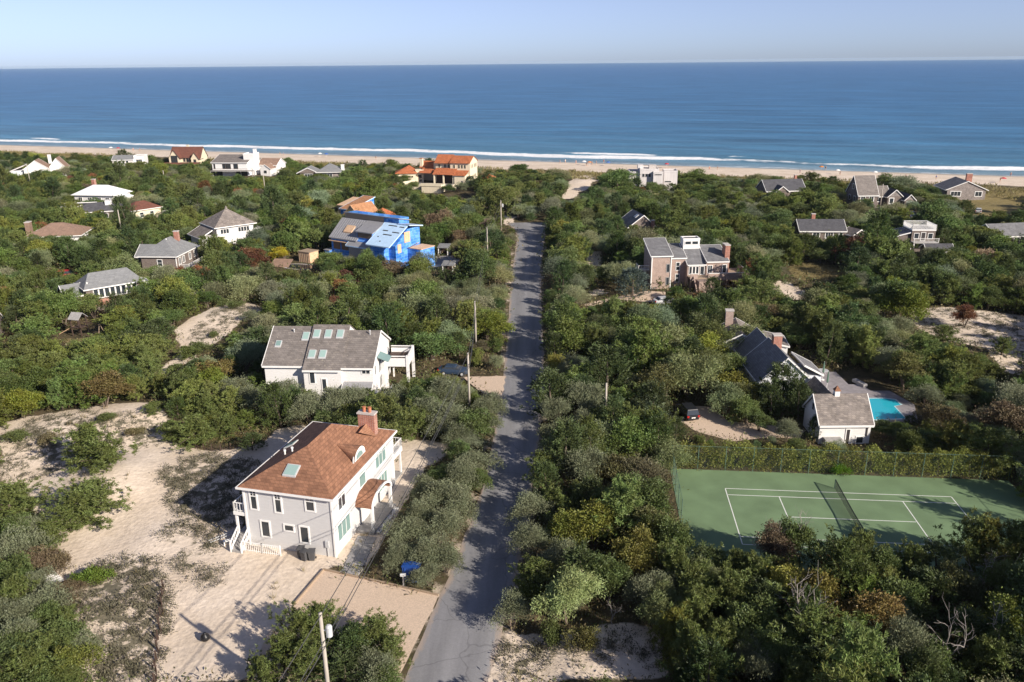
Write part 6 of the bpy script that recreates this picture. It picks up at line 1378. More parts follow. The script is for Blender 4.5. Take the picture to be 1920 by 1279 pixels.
PROTO = {}
def proto(kind, seed):
    r = np.random.default_rng(seed)
    tr = MB(); br = []
    if kind == 'pine':
        R, H = 2.2, 4.4; C, D, L, W, br = crown_pine(r, R, H, .7); th = H * .9
        tr.tube([(0, 0, -.4), (.1 * r.normal(), .1 * r.normal(), H * .45), (0, 0, th)], [.16, .11, .03], 7)
        for a, b in br[::2]: tr.tube([a, (a + b) / 2 + [0, 0, -.05], b], [.05, .035, .012], 4, False)
    elif kind == 'cedar':
        R, H = 1.75, 5.2; C, D, L, W = crown_cedar(r, R, H, .25); tr.tube([(0, 0, -.4), (0, 0, H * .8)], [.15, .03], 6)
    else:
        if kind == 'olive': R, H = 2.3, 3.6; C, D, L, W = crown_lobed(r, R, H, .15, 15, 9500, .16, .072, up=.45, lr=(.28, .46)); st = 5
        elif kind == 'broad': R, H = 2.4, 4.6; C, D, L, W = crown_lobed(r, R, H, .5, 16, 9500, .19, .125, up=.2, lr=(.28, .46)); st = 3
        elif kind == 'willow': R, H = 2.6, 4.6; C, D, L, W = crown_lobed(r, R, H, .4, 20, 10500, .27, .068, droop=.45, up=.15, lr=(.26, .42)); st = 2
        elif kind == 'low': R, H = 1.3, 1.3; C, D, L, W = crown_lobed(r, R, H, -.1, 12, 3600, .15, .08, up=.5, lr=(.25, .45)); st = 4
        for i in range(st):
            a = r.uniform(0, 6.28); d = np.array([math.cos(a), math.sin(a), 0]); k = R * .4
            tr.tube([d * .08 + [0, 0, -.3], d * k * .4 + [0, 0, H * .3], d * k + [0, 0, H * .62]], [.12 if st < 4 else .07, .08 if st < 4 else .05, .02], 6)
    v = leaf_geo(C, D, L, W, r)
    # neighbouring leaves share a tone, so the crown has lighter and darker sprays
    ph = r.uniform(0, 6, 3); tone = .5 + .22 * np.sin(C[:, 0] * 2.1 + ph[0]) * np.sin(C[:, 1] * 2.3 + ph[1]) + .12 * np.sin(C[:, 2] * 3.1 + ph[2])
    tint = np.clip(tone + r.normal(size=len(C)) * .2, 0, 1)
    crown = mesh_from(v, tint, ['leaf'], name=kind + '_crown')
    trunk = bpy.data.meshes.new(kind + '_trunk'); trunk.from_pydata(tr.v, [], tr.f); trunk.materials.append(M['bark']); trunk.update()
    whole = mesh_from(v, tint, ['leaf', 'bark'], (tr.v, tr.f), kind + '_tree')
    return dict(crown=crown, trunk=trunk, whole=whole, R=R, H=H)
for k, c in (('pine', 5), ('cedar', 4), ('olive', 4), ('broad', 4), ('willow', 2), ('low', 3)):
    PROTO[k] = [proto(k, 100 * len(k) + 17 * i + ord(k[0])) for i in range(c)]
def bare_mesh(seed):
    r = np.random.default_rng(seed); mb = MB()
    def grow(p, d, l_, rad, dep):
        q = p + d * l_ * .5 + r.normal(size=3) * .06 * l_; e = p + d * l_ + r.normal(size=3) * .08 * l_
        mb.tube([p, q, e], [rad, rad * .8, rad * .6], 5, False)
        if dep == 0: return
        for _ in range(int(r.integers(2, 4)) + (dep == 3)):
            nd = d + r.normal(size=3) * .55; nd[2] += .15; nd /= np.linalg.norm(nd); grow(q if r.random() < .3 else e, nd, l_ * r.uniform(.55, .8), rad * .55, dep - 1)
    grow(np.array([0, 0, -.3]), np.array([.05, .02, 1.0]), 1.9, .075, 4)
    me = bpy.data.meshes.new('bare'); me.from_pydata(mb.v, [], mb.f); me.materials.append(M['bark_grey']); me.update(); return me
BARE = [bare_mesh(s) for s in (3, 8, 21)]

# ------------------------------------------------------------------ planting plan
KCOL = {'pine': (.143, .178, .054), 'cedar': (.083, .112, .042), 'olive': (.200, .222, .132), 'broad': (.117, .158, .052), 'willow': (.205, .236, .102), 'low': (.118, .142, .050)}
NAMES = {'pine': ('pine_tree', 'shaggy green pine', 'pine'), 'cedar': ('cedar_tree', 'dark pointed cedar', 'cedar'), 'olive': ('olive_shrub', 'silvery round olive shrub', 'shrub'), 'broad': ('leafy_tree', 'green leafy tree', 'tree'), 'willow': ('willow_tree', 'feathery drooping pale green tree', 'tree'), 'low': ('low_shrub', 'low green shrub', 'shrub'),
         'yellow': ('yellow_shrub', 'yellow-green leafy tree', 'tree'), 'russet': ('russet_shrub', 'russet brown shrub', 'shrub'), 'spruce': ('blue_spruce', 'blue-grey spruce', 'spruce'), 'maple': ('purple_maple', 'dark purple-leaved tree', 'tree')}
TREES = []   # dict(x, y, h, r, kind, name, col)
def plant(px, py, h, r, kind, name=None, col=None, var=.12):
    x, y = P(px, py, h * .55); TREES.append(dict(x=x, y=y, h=h, r=r, kind=kind, name=name or kind, col=tuple(1.12 * c for c in col) if col else KCOL[kind], hand=True))
YEL = (.165, .175, .038); RUS = (.17, .085, .045); BRN = (.16, .125, .075); LIME = (.115, .165, .03)
for a in [(172, 860, 5.0, 3.4, 'pine'), (196, 872, 3.0, 2.2, 'pine'), (155, 945, 3.6, 3.0, 'pine'), (128, 972, 2.6, 2.2, 'pine'), (182, 925, 2.4, 1.8, 'pine'), (22, 945, 4, 2.8, 'pine'), (60, 985, 2.6, 2, 'olive'), (18, 1030, 3.6, 2.6, 'olive'), (58, 1055, 2.6, 2.0, 'broad', 'russet', BRN), (75, 1135, 2.8, 2.2, 'olive'), (25, 1120, 3.4, 2.2, 'pine'), (110, 1200, 2.6, 1.9, 'broad'), (40, 1190, 3.4, 2.2, 'olive'), (120, 1255, 2.6, 1.9, 'broad', 'yellow', (.15, .17, .04)), (60, 1262, 3.4, 2.2, 'pine'), (10, 1255, 3.6, 2.2, 'cedar'),
          (92, 1005, 2.4, 1.6, 'pine'), (20, 988, 3, 2.2, 'broad'), (60, 1095, 2.6, 1.7, 'olive'), (96, 1112, 2.0, 1.4, 'broad', 'russet', BRN), (14, 1080, 3.2, 2, 'broad'), (125, 1165, 2.2, 1.5, 'pine'), (88, 1165, 2.6, 1.7, 'broad'), (20, 1152, 3, 2, 'olive'), (132, 1215, 2.2, 1.5, 'olive'), (78, 1226, 2.8, 1.8, 'pine'), (30, 1215, 3, 2, 'broad'), (140, 1275, 2.2, 1.6, 'pine'), (95, 1275, 2.6, 1.8, 'broad'), (100, 1050, 1.8, 1.3, 'low', None, BRN),
          (176, 1077, 1.3, 1.2, 'low', None, LIME), (145, 1085, 1.2, 1.0, 'low', None, LIME), (128, 1110, 1.6, 1.3, 'broad', 'russet', BRN),
          (362, 806, 3.4, 2.6, 'pine'), (322, 812, 2.4, 1.8, 'pine'), (472, 832, 2.0, 1.8, 'cedar'), (425, 800, 2.6, 2.0, 'pine'),
          (392, 762, 3.6, 2.4, 'pine'), (425, 735, 4, 2.4, 'olive'), (470, 752, 4, 2.5, 'olive'), (515, 760, 3.8, 2.4, 'olive'), (545, 740, 3.6, 2.2, 'olive'), (580, 765, 4, 2.5, 'olive'), (622, 758, 4.2, 2.5, 'olive'), (660, 750, 4, 2.4, 'olive'), (698, 770, 4, 2.4, 'broad'), (735, 752, 4.2, 2.5, 'olive'), (765, 740, 4, 2.4, 'pine'), (795, 768, 4.4, 2.6, 'olive'), (825, 742, 4.2, 2.5, 'olive'), (845, 785, 4, 2.5, 'olive'), (870, 742, 3.0, 1.8, 'olive'), (890, 800, 3.6, 2.3, 'broad'), (912, 765, 3.4, 2.2, 'olive'), (920, 800, 2.6, 1.8, 'olive'), (780, 790, 3.4, 2.2, 'pine'), (740, 785, 3.0, 2.0, 'olive'), (860, 812, 2.8, 2.0, 'olive'),
          (893, 868, 3.4, 2.2, 'olive'), (862, 895, 3.6, 2.3, 'olive'), (900, 905, 2.6, 1.8, 'broad'), (835, 930, 3.6, 2.3, 'olive'), (800, 920, 3.0, 1.9, 'olive'), (790, 965, 3.6, 2.2, 'olive'), (855, 955, 3.2, 2.1, 'olive'), (825, 995, 3.4, 2.2, 'olive'), (765, 1005, 3.2, 2.0, 'olive'), (795, 1040, 3.2, 2.0, 'olive'), (835, 1050, 2.6, 1.7, 'olive'), (760, 1045, 2.8, 1.6, 'olive'), (805, 1080, 2.0, 1.5, 'olive'),
          (560, 1180, 3.2, 1.9, 'pine'), (612, 1172, 3.4, 1.9, 'pine'), (655, 1215, 3.0, 1.8, 'broad', None, (.06, .09, .03)), (700, 1195, 2.8, 1.7, 'pine'), (735, 1225, 2.2, 1.5, 'pine'), (530, 1225, 2.8, 1.7, 'pine'), (585, 1245, 3.0, 1.8, 'pine'), (645, 1265, 2.8, 1.7, 'cedar'), (700, 1260, 2.8, 1.7, 'olive'), (500, 1262, 2.6, 1.6, 'pine'), (725, 1275, 2.4, 1.5, 'broad'),
          (1035, 735, 6.2, 2.6, 'cedar'), (1072, 700, 4.6, 2.2, 'olive'), (1140, 700, 7.4, 3.2, 'cedar'), (1085, 755, 5, 2.2, 'olive'), (1048, 775, 4, 2.0, 'olive'), (1040, 640, 4.6, 2.4, 'cedar'), (1105, 640, 4.6, 2.4, 'broad'), (1060, 590, 4.4, 2.4, 'olive'), (1090, 800, 3.6, 2, 'olive'), (1180, 800, 5.2, 2.8, 'pine'), (1225, 805, 4.6, 2.6, 'pine'), (1150, 830, 4, 2.4, 'broad'), (1060, 845, 6.4, 2.7, 'cedar'), (1015, 880, 3.6, 2.0, 'pine'), (1105, 880, 4.4, 2.4, 'olive'), (1165, 890, 4.2, 2.4, 'broad', None, (.12, .115, .05)), (1210, 900, 4.4, 2.3, 'olive', None, (.13, .12, .07)), (1000, 960, 4.0, 2.0, 'olive'), (1000, 1015, 3.4, 1.8, 'olive'), (1048, 950, 4.0, 2.2, 'pine'), (1110, 990, 5.2, 2.8, 'broad', 'yellow', YEL), (1070, 1000, 4.4, 2.2, 'broad', 'yellow', (.14, .16, .035)), (1180, 1040, 4.6, 2.4, 'broad', 'yellow', (.165, .16, .042)), (1150, 950, 4.4, 2.3, 'broad'), (1215, 985, 4.4, 2.3, 'broad', None, (.12, .125, .05)), (1100, 1075, 5.0, 2.0, 'cedar'), (1140, 1090, 3.6, 1.9, 'broad'), (1050, 1060, 3.6, 2.0, 'olive'), (1010, 1085, 3.2, 1.9, 'pine'), (1060, 1120, 2.6, 1.6, 'olive'), (960, 1150, 3.0, 1.6, 'olive'), (1035, 1190, 1.5, 1.2, 'low'), (1095, 1208, 1.5, 1.2, 'low', None, (.12, .115, .04)), (1230, 1110, 3.4, 1.9, 'olive'), (1270, 1070, 4.4, 2.1, 'pine'), (1300, 1150, 4.2, 2.0, 'pine'), (1265, 1200, 4.2, 1.9, 'pine', None, (.14, .145, .03)), (1300, 1230, 4.6, 2.0, 'pine'), (1255, 1020, 4.4, 2.1, 'broad'),
          (1320, 1055, 3.2, 1.8, 'cedar'), (1365, 1062, 3.6, 1.9, 'pine'), (1420, 1072, 3.8, 2.0, 'pine'), (1455, 1018, 4.8, 2.1, 'broad', 'russet', (.15, .115, .075)), (1500, 1020, 4.8, 2.0, 'broad'), (1560, 1050, 4.0, 1.9, 'cedar'), (1605, 1045, 4.6, 2.0, 'pine'), (1650, 1065, 3.8, 1.9, 'broad'), (1700, 1065, 3.8, 1.9, 'pine'), (1765, 1062, 4.0, 2.0, 'cedar'), (1825, 1022, 5.0, 2.1, 'pine'), (1860, 1030, 5.0, 2.1, 'pine', None, (.15, .15, .035)), (1905, 1030, 5.0, 2.2, 'pine'),
          (1565, 1080, 3.4, 1.5, 'cedar', 'russet', (.26, .14, .04)), (1540, 1130, 4.8, 2.4, 'broad', 'yellow', (.17, .15, .04)), (1610, 1150, 5.0, 2.4, 'broad', 'russet', (.2, .15, .055)), (1680, 1130, 4.4, 2.2, 'broad'), (1740, 1120, 4.2, 2.0, 'cedar'), (1800, 1110, 4.6, 2.2, 'broad', None, (.12, .125, .05)), (1870, 1110, 4.6, 2.2, 'pine'), (1880, 1170, 4.6, 2.2, 'broad', 'yellow', (.13, .16, .035)), (1600, 1230, 4.8, 2.4, 'broad', None, (.075, .095, .035)), (1690, 1225, 4.6, 2.3, 'olive'), (1800, 1200, 4.4, 2.1, 'cedar'), (1850, 1250, 4.4, 2.1, 'pine'), (1440, 1140, 4.2, 2.0, 'cedar'), (1400, 1180, 4.4, 2.0, 'broad'), (1360, 1120, 4.4, 2.0, 'pine'), (1350, 1230, 4.4, 2.0, 'pine'), (1460, 1240, 4.0, 2.0, 'broad'), (1540, 1250, 4.4, 2.0, 'cedar'), (1420, 1265, 3.6, 1.8, 'olive'), (1740, 1265, 4.0, 1.9, 'broad'), (1900, 1265, 4, 2, 'cedar'),
          (1245, 650, 7.0, 4.2, 'willow'), (1295, 700, 6.6, 4.0, 'willow'), (1345, 640, 6.4, 3.6, 'willow', None, (.115, .135, .045)), (1330, 690, 6.2, 3.4, 'willow', None, (.115, .135, .045)), (1250, 720, 5.4, 3.0, 'willow', None, (.16, .16, .06)), (1375, 690, 4.6, 2.4, 'broad'), (1385, 745, 4.0, 1.9, 'cedar', None, (.11, .12, .045)), (1475, 728, 6.4, 2.6, 'cedar'), (1455, 742, 4.4, 1.8, 'cedar'), (1450, 755, 4.6, 1.9, 'cedar'), (1500, 748, 5.4, 2.0, 'cedar'), (1425, 742, 3.2, 1.5, 'broad'), (1392, 640, 5.8, 3.0, 'willow'), (1355, 605, 4.6, 2.4, 'willow'), (1528, 805, 3.0, 1.0, 'cedar'), (1475, 810, 2.6, 1.8, 'olive'), (1425, 790, 2.6, 1.5, 'broad'),
          (1660, 806, 2.0, 1.7, 'broad', None, (.06, .085, .03)), (1708, 826, 2.6, 2.0, 'cedar'), (1765, 788, 3.4, 2.6, 'broad', None, (.13, .11, .055)), (1790, 830, 4.6, 2.8, 'pine', None, (.15, .15, .035)), (1850, 845, 5, 3, 'pine'), (1890, 790, 4.6, 2.6, 'broad', 'russet', BRN), (1700, 700, 4.6, 2.8, 'broad', None, (.15, .15, .05)), (1640, 650, 5, 3, 'cedar'), (1590, 640, 5, 3, 'broad'), (1738, 745, 3.0, 2.2, 'olive'), (1880, 655, 2.6, 1.8, 'pine'), (1810, 600, 3.6, 2.2, 'broad', 'russet', RUS), (1770, 635, 3, 2, 'pine'),
          (1187, 530, 5.6, 3.0, 'cedar', 'spruce', (.085, .115, .10)), (1238, 525, 2.6, 1.2, 'pine'), (1270, 550, 2.6, 2.2, 'broad', None, (.06, .10, .025)), (1335, 540, 4.4, 2.0, 'cedar'),
          (550, 432, 7.5, 4.2, 'broad', 'yellow', (.105, .155, .03)), (527, 478, 3.4, 2.3, 'broad', 'yellow', (.36, .31, .03)), (487, 482, 3.0, 2.4, 'broad', 'maple', (.07, .02, .025)), (650, 525, 3.6, 2.6, 'broad', 'russet', (.12, .06, .04)), (735, 512, 4, 3.4, 'broad', 'russet', BRN), (755, 556, 3, 2.4, 'broad', 'russet', RUS), (630, 570, 3.2, 1.8, 'broad', 'russet', (.18, .10, .06)), (868, 478, 4.4, 2.4, 'broad', 'maple', (.075, .045, .04)), (835, 525, 4.4, 1.8, 'cedar'), (905, 510, 4.6, 2.2, 'cedar'), (912, 425, 3.6, 2.4, 'broad', 'russet', (.25, .19, .15)), (235, 398, 9, 2.8, 'cedar'), (318, 380, 8, 3.4, 'pine'), (1575, 880, 1.3, 1.0, 'low', None, (.10, .19, .02)), (1630, 330 + 285, 4, 2.4, 'cedar'), (195, 750, 4.2, 2.8, 'broad', 'russet', (.15, .12, .045)), (405, 705, 4.0, 3.0, 'broad', 'russet', (.18, .145, .05)), (265, 640, 4.6, 3.6, 'broad', None, (.07, .09, .035)), (338, 604, 1.6, 1.5, 'low'), (372, 652, 1.8, 1.6, 'low'), (442, 583, 1.6, 1.5, 'low'), (474, 602, 2.0, 1.8, 'olive'), (416, 574, 1.5, 1.4, 'low'), (350, 662, 2.0, 1.8, 'pine'), (400, 632, 1.0, .9, 'low'), (330, 690, 1.4, 1.4, 'low'), (205, 800, 1.2, 1.3, 'low'), (250, 818, 1.0, 1.2, 'low', None, (.16, .14, .07)), (30, 830, 1.4, 1.5, 'low'), (90, 835, 1.0, 1.2, 'low', None, (.15, .13, .07)), (290, 780, 1.6, 1.5, 'pine'), (40, 770, 3.6, 2.2, 'broad', 'yellow', (.17, .19, .03)), (235, 600, 3.6, 2.2, 'pine', None, (.19, .18, .04))]:
    plant(*a)
NHAND = len(TREES)

# what must stay in sight: outlines in the survey picture, with the distance they stand at
GW, GH = 480, 320
MASK = np.full((GH, GW), -1.0)
gx, gy = np.meshgrid((np.arange(GW) + .5) * 4, (np.arange(GH) + .5) * 4)
def mask_poly(pts, dist=None):
    m = inpoly(gx, gy, pts)
    if dist is None:
        d = (_fw[None, None] + CR * ((gx - 960) / FPX)[..., None] + CU * ((640 - gy) / FPX)[..., None]); dd = d[..., 1] * (-CAMH / d[..., 2]); MASK[m] = np.maximum(MASK[m], dd[m])
    else: MASK[m] = np.maximum(MASK[m], dist)
def world_mask(poly):
    x, y, _ = proj([p[0] for p in poly], [p[1] for p in poly], [0] * len(poly)); mask_poly(list(zip(x, y)))
for pts, d in (([(440, 915), (585, 790), (660, 760), (740, 800), (755, 900), (630, 1050), (430, 1045)], 67), ([(490, 690), (515, 610), (720, 612), (772, 645), (772, 695), (735, 722), (600, 728), (495, 705)], 103), ([(258, 440), (378, 440), (378, 500), (258, 500)], 173), ([(375, 390), (475, 390), (475, 450), (375, 445)], 203), ([(118, 500), (255, 500), (255, 548), (118, 545)], 148),
               ([(50, 408), (160, 408), (160, 440), (50, 436)], 206), ([(132, 345), (220, 345), (220, 372), (132, 370)], 268), ([(250, 375), (300, 375), (300, 408), (250, 400)], 240), ([(148, 375), (220, 375), (220, 395), (148, 396)], 243), ([(10, 280), (108, 280), (108, 318), (10, 322)], 335), ([(205, 283), (275, 283), (275, 303), (205, 303)], 376), ([(300, 273), (378, 273), (378, 308), (300, 308)], 378), ([(395, 288), (520, 288), (520, 332), (395, 332)], 345), ([(552, 305), (644, 305), (644, 328), (552, 328)], 328),
               ([(735, 288), (905, 288), (905, 355), (880, 372), (800, 362), (735, 345)], 290), ([(626, 362), (730, 362), (730, 398), (626, 398)], 230), ([(615, 400), (800, 400), (800, 475), (735, 470), (690, 478), (615, 475)], 178), ([(1180, 305), (1268, 308), (1268, 350), (1245, 362), (1225, 362), (1180, 345)], 275), ([(1430, 330), (1512, 330), (1512, 352), (1430, 356)], 265), ([(1596, 330), (1708, 330), (1708, 380), (1596, 370)], 248), ([(1758, 338), (1830, 338), (1830, 368), (1758, 360)], 262), ([(1174, 396), (1230, 396), (1230, 425), (1174, 420)], 208),
               ([(1497, 408), (1588, 408), (1588, 445), (1497, 440)], 205), ([(1700, 408), (1768, 408), (1768, 465), (1700, 460)], 178), ([(1205, 445), (1390, 445), (1390, 540), (1205, 540)], 158), ([(1402, 628), (1470, 628), (1530, 690), (1500, 700), (1440, 690), (1402, 690)], 103), ([(1506, 735), (1636, 735), (1636, 822), (1506, 815)], 89), ([(1530, 690), (1600, 695), (1650, 715), (1708, 770), (1690, 785), (1630, 775)], 96), ([(1258, 886), (1885, 906), (1925, 950), (1925, 985), (1800, 1000), (1750, 1015), (1560, 1010), (1400, 1002), (1290, 1005)], 74),
               ([(130, 590), (190, 590), (190, 632), (120, 635)], 134), ([(560, 465), (600, 465), (600, 492), (560, 492)], 189), ([(510, 485), (600, 490), (600, 510), (510, 508)], 176), ([(808, 460), (860, 460), (860, 525), (808, 525)], 172), ([(1268, 762), (1305, 762), (1305, 792), (1268, 792)], 97), ([(1825, 385), (1848, 385), (1848, 404), (1825, 404)], 240), ([(1702, 388), (1722, 388), (1722, 408), (1702, 408)], 237), ([(825, 680), (872, 680), (872, 702), (825, 702)], 114), ([(868, 675), (882, 675), (886, 775), (874, 775)], 100), ([(888, 575), (900, 575), (900, 640), (888, 640)], 125), ([(910, 440), (924, 440), (920, 488), (908, 488)], 188), ([(936, 385), (955, 385), (948, 434), (934, 434)], 223),
               ([(108, 498), (140, 498), (140, 515), (108, 515)], 174), ([(0, 605), (22, 605), (22, 655), (0, 655)], 128), ([(1868, 430), (1920, 430), (1920, 450), (1868, 448)], 190), ([(750, 1065), (788, 1065), (788, 1100), (750, 1100)], 62), ([(1590, 430), (1625, 430), (1625, 443), (1590, 443)], 200), ([(1355, 568), (1375, 568), (1375, 590), (1355, 590)], 120), ([(493, 333), (501, 333), (501, 362), (493, 362)], 299), ([(1645, 355), (1656, 355), (1654, 390), (1642, 390)], 255), ([(53, 318), (61, 318), (61, 346), (53, 346)], 329), ([(222, 420), (234, 420), (234, 437), (222, 437)], 227)):
    mask_poly(pts, d + (6 if 125 < d < 300 else 1.5))
mask_poly([(1262, 832), (1700, 846), (1700, 885), (1262, 885)], 83)
for p in SAND + GRASS[:1] + list(GRAVEL.values()) + [ROAD]: world_mask(p)
for i in range(GW):      # the beach and the open dune before it
    pass
placed = []
def blocked(x, y, h, r):
    u, v, s = proj(x, y, h * .55)
    rx = r * s * .92; ry = (h * .45 * .92 + r * .3) * s
    i0, i1, j0, j1 = int(max(0, (u - rx) / 4)), int(min(GW - 1, (u + rx) / 4)), int(max(0, (v - ry) / 4)), int(min(GH - 1, (v + ry) / 4))
    if i1 <= i0 or j1 <= j0: return 0.0
    sub = MASK[j0:j1 + 1, i0:i1 + 1]; xx = (gx[j0:j1 + 1, i0:i1 + 1] - u) / max(rx, 1); yy = (gy[j0:j1 + 1, i0:i1 + 1] - v) / max(ry, 1)
    e = xx * xx + yy * yy < 1
    return float((e & (sub > y + .3)).sum() / max(1, e.sum()))
HEDGE_STRIP = [court_pt(-6.5, -4), court_pt(27, -4), court_pt(27, -8.2), court_pt(-6.5, -8.2)]
OPEN = SAND + list(GRAVEL.values()) + [COURT_W, HEDGE_STRIP, [(43, 95), (55, 95), (55, 114), (43, 114)]]
def near_house(x, y, r):
    for H_ in HOUSES:
        dx, dy = x - H_.A[0], y - H_.A[1]; u = dx * H_.c + dy * H_.n; v = -dx * H_.n + dy * H_.c
        for a0, a1, b0, b1 in H_.rects:
            if a0 - r < u < a1 + r and b0 - r < v < b1 + r: return True
    return any((x - a) ** 2 + (y - b) ** 2 < (c + r) ** 2 for a, b, c in FOOT)
def fill():
    r = np.random.default_rng(11)
    cand = []
    y = 30.0
    while y < 480:
        cell = 2.85 if y < 110 else 3.5 if y < 200 else 4.0
        hw = y * .655 + 20
        for x in np.arange(-hw, hw, cell): cand.append((x + r.uniform(-.48, .48) * cell, y + r.uniform(-.48, .48) * cell))
        y += cell
    cand = np.array(cand)
    q = shore_q(cand[:, 0], cand[:, 1]); ok = q < -88
    # dune grass stays open at both ends of the beach
    for g in GRASS[2:4]: ok &= ~inpoly(cand[:, 0], cand[:, 1], g)
    for g in OPEN + [GRASS[0], GRASS[7], GRASS[1]]: ok &= ~inpoly(cand[:, 0], cand[:, 1], g)
    rd = road_dist(cand[:, 0], cand[:, 1]); ok &= rd > 1.3
    cand = cand[ok]; r.shuffle(cand)
    grid = {}
    def put(x, y, rr): grid.setdefault((int(x // 6), int(y // 6)), []).append((x, y, rr))
    def clash(x, y, rr):
        for i in (-1, 0, 1):
            for j in (-1, 0, 1):
                for a, b, c in grid.get((int(x // 6) + i, int(y // 6) + j), ()):
                    if (a - x) ** 2 + (b - y) ** 2 < ((c + rr) * .44) ** 2: return True
        return False
    for t in TREES: put(t['x'], t['y'], t['r'])
    for x, y in cand:
        zone = vnoise(x, y, 17, 12); z2 = vnoise(x, y, 11, 15)
        w_ = dict(pine=.30, cedar=.17, olive=.24, broad=.23, yellow=.02, russet=.022, willow=.01)
        if x < -25 and y < 135: w_.update(pine=.42, olive=.18, broad=.22)
        if -30 < x < 0 and 95 < y < 235: w_.update(olive=.42, pine=.16, cedar=.2)
        if 5 < x < 30 and 60 < y < 230: w_.update(cedar=.30, olive=.28, pine=.15)
        if x > 10 and y < 75: w_.update(pine=.4, broad=.16, olive=.07, cedar=.34)
        if y > 230: w_.update(cedar=.22, olive=.26, pine=.28)
        w_['olive'] *= math.exp(1.3 * zone); w_['pine'] *= math.exp(-1.0 * zone + .8 * z2); w_['cedar'] *= math.exp(-1.2 * z2)
        ks = list(w_); pr = np.array([w_[k] for k in ks]); k = ks[r.choice(len(ks), p=pr / pr.sum())]
        kind = {'yellow': 'broad', 'russet': 'broad'}.get(k, k)
        rr = r.uniform(1.6, 2.9) if y < 110 else r.uniform(2.0, 3.5)
        if r.random() < .09: rr *= r.uniform(1.25, 1.6)
        if r.random() < .18: rr *= .7
        ar = {'pine': 1.85, 'cedar': 2.7, 'olive': 1.5, 'broad': 1.75, 'willow': 1.8}[kind]
        if kind == 'cedar': rr *= .75
        h = rr * ar * r.uniform(.75, 1.2)
        sq = float(shore_q(x, y))
        if sq > -160: h *= .62 if sq > -120 else .8
        if y < 135 and x < -35: h = min(h, 4.2)
        if x > 8 and y < 80 and kind in ('pine', 'cedar'): h *= 1.3
        if 49 < x < 64 and 84 < y < 103: h = min(h, 1.9)
        if near_house(x, y, rr * .75) or clash(x, y, rr): continue
        dr = float(road_dist(np.array(x), np.array(y)))
        if dr < rr * .95: rr = max(.9, dr * .9); h = min(h, rr * 1.7)
        ok_ = False
        for sc in (1, .72, .5, .34):
            if rr * sc < .6: break
            if blocked(x, y, h * sc, rr * sc) < .07: ok_ = True; break
        if not ok_: continue
        if sc < .6 and kind != 'olive': kind = 'low' if sc < .4 else kind
        rr *= sc; h *= sc
        c = np.array(np.array(YEL) * 1.3 if k == 'yellow' else np.array(RUS if r.random() < .5 else BRN) * 1.25 if k == 'russet' else KCOL[kind]) * r.uniform(.74, 1.42)
        c = c * np.array([r.uniform(.84, 1.12), 1, r.uniform(.75, 1.1)])
        TREES.append(dict(x=x, y=y, h=h, r=rr, kind=kind, name=k if k in ('yellow', 'russet') else kind, col=tuple(c), hand=False)); put(x, y, rr)
fill()

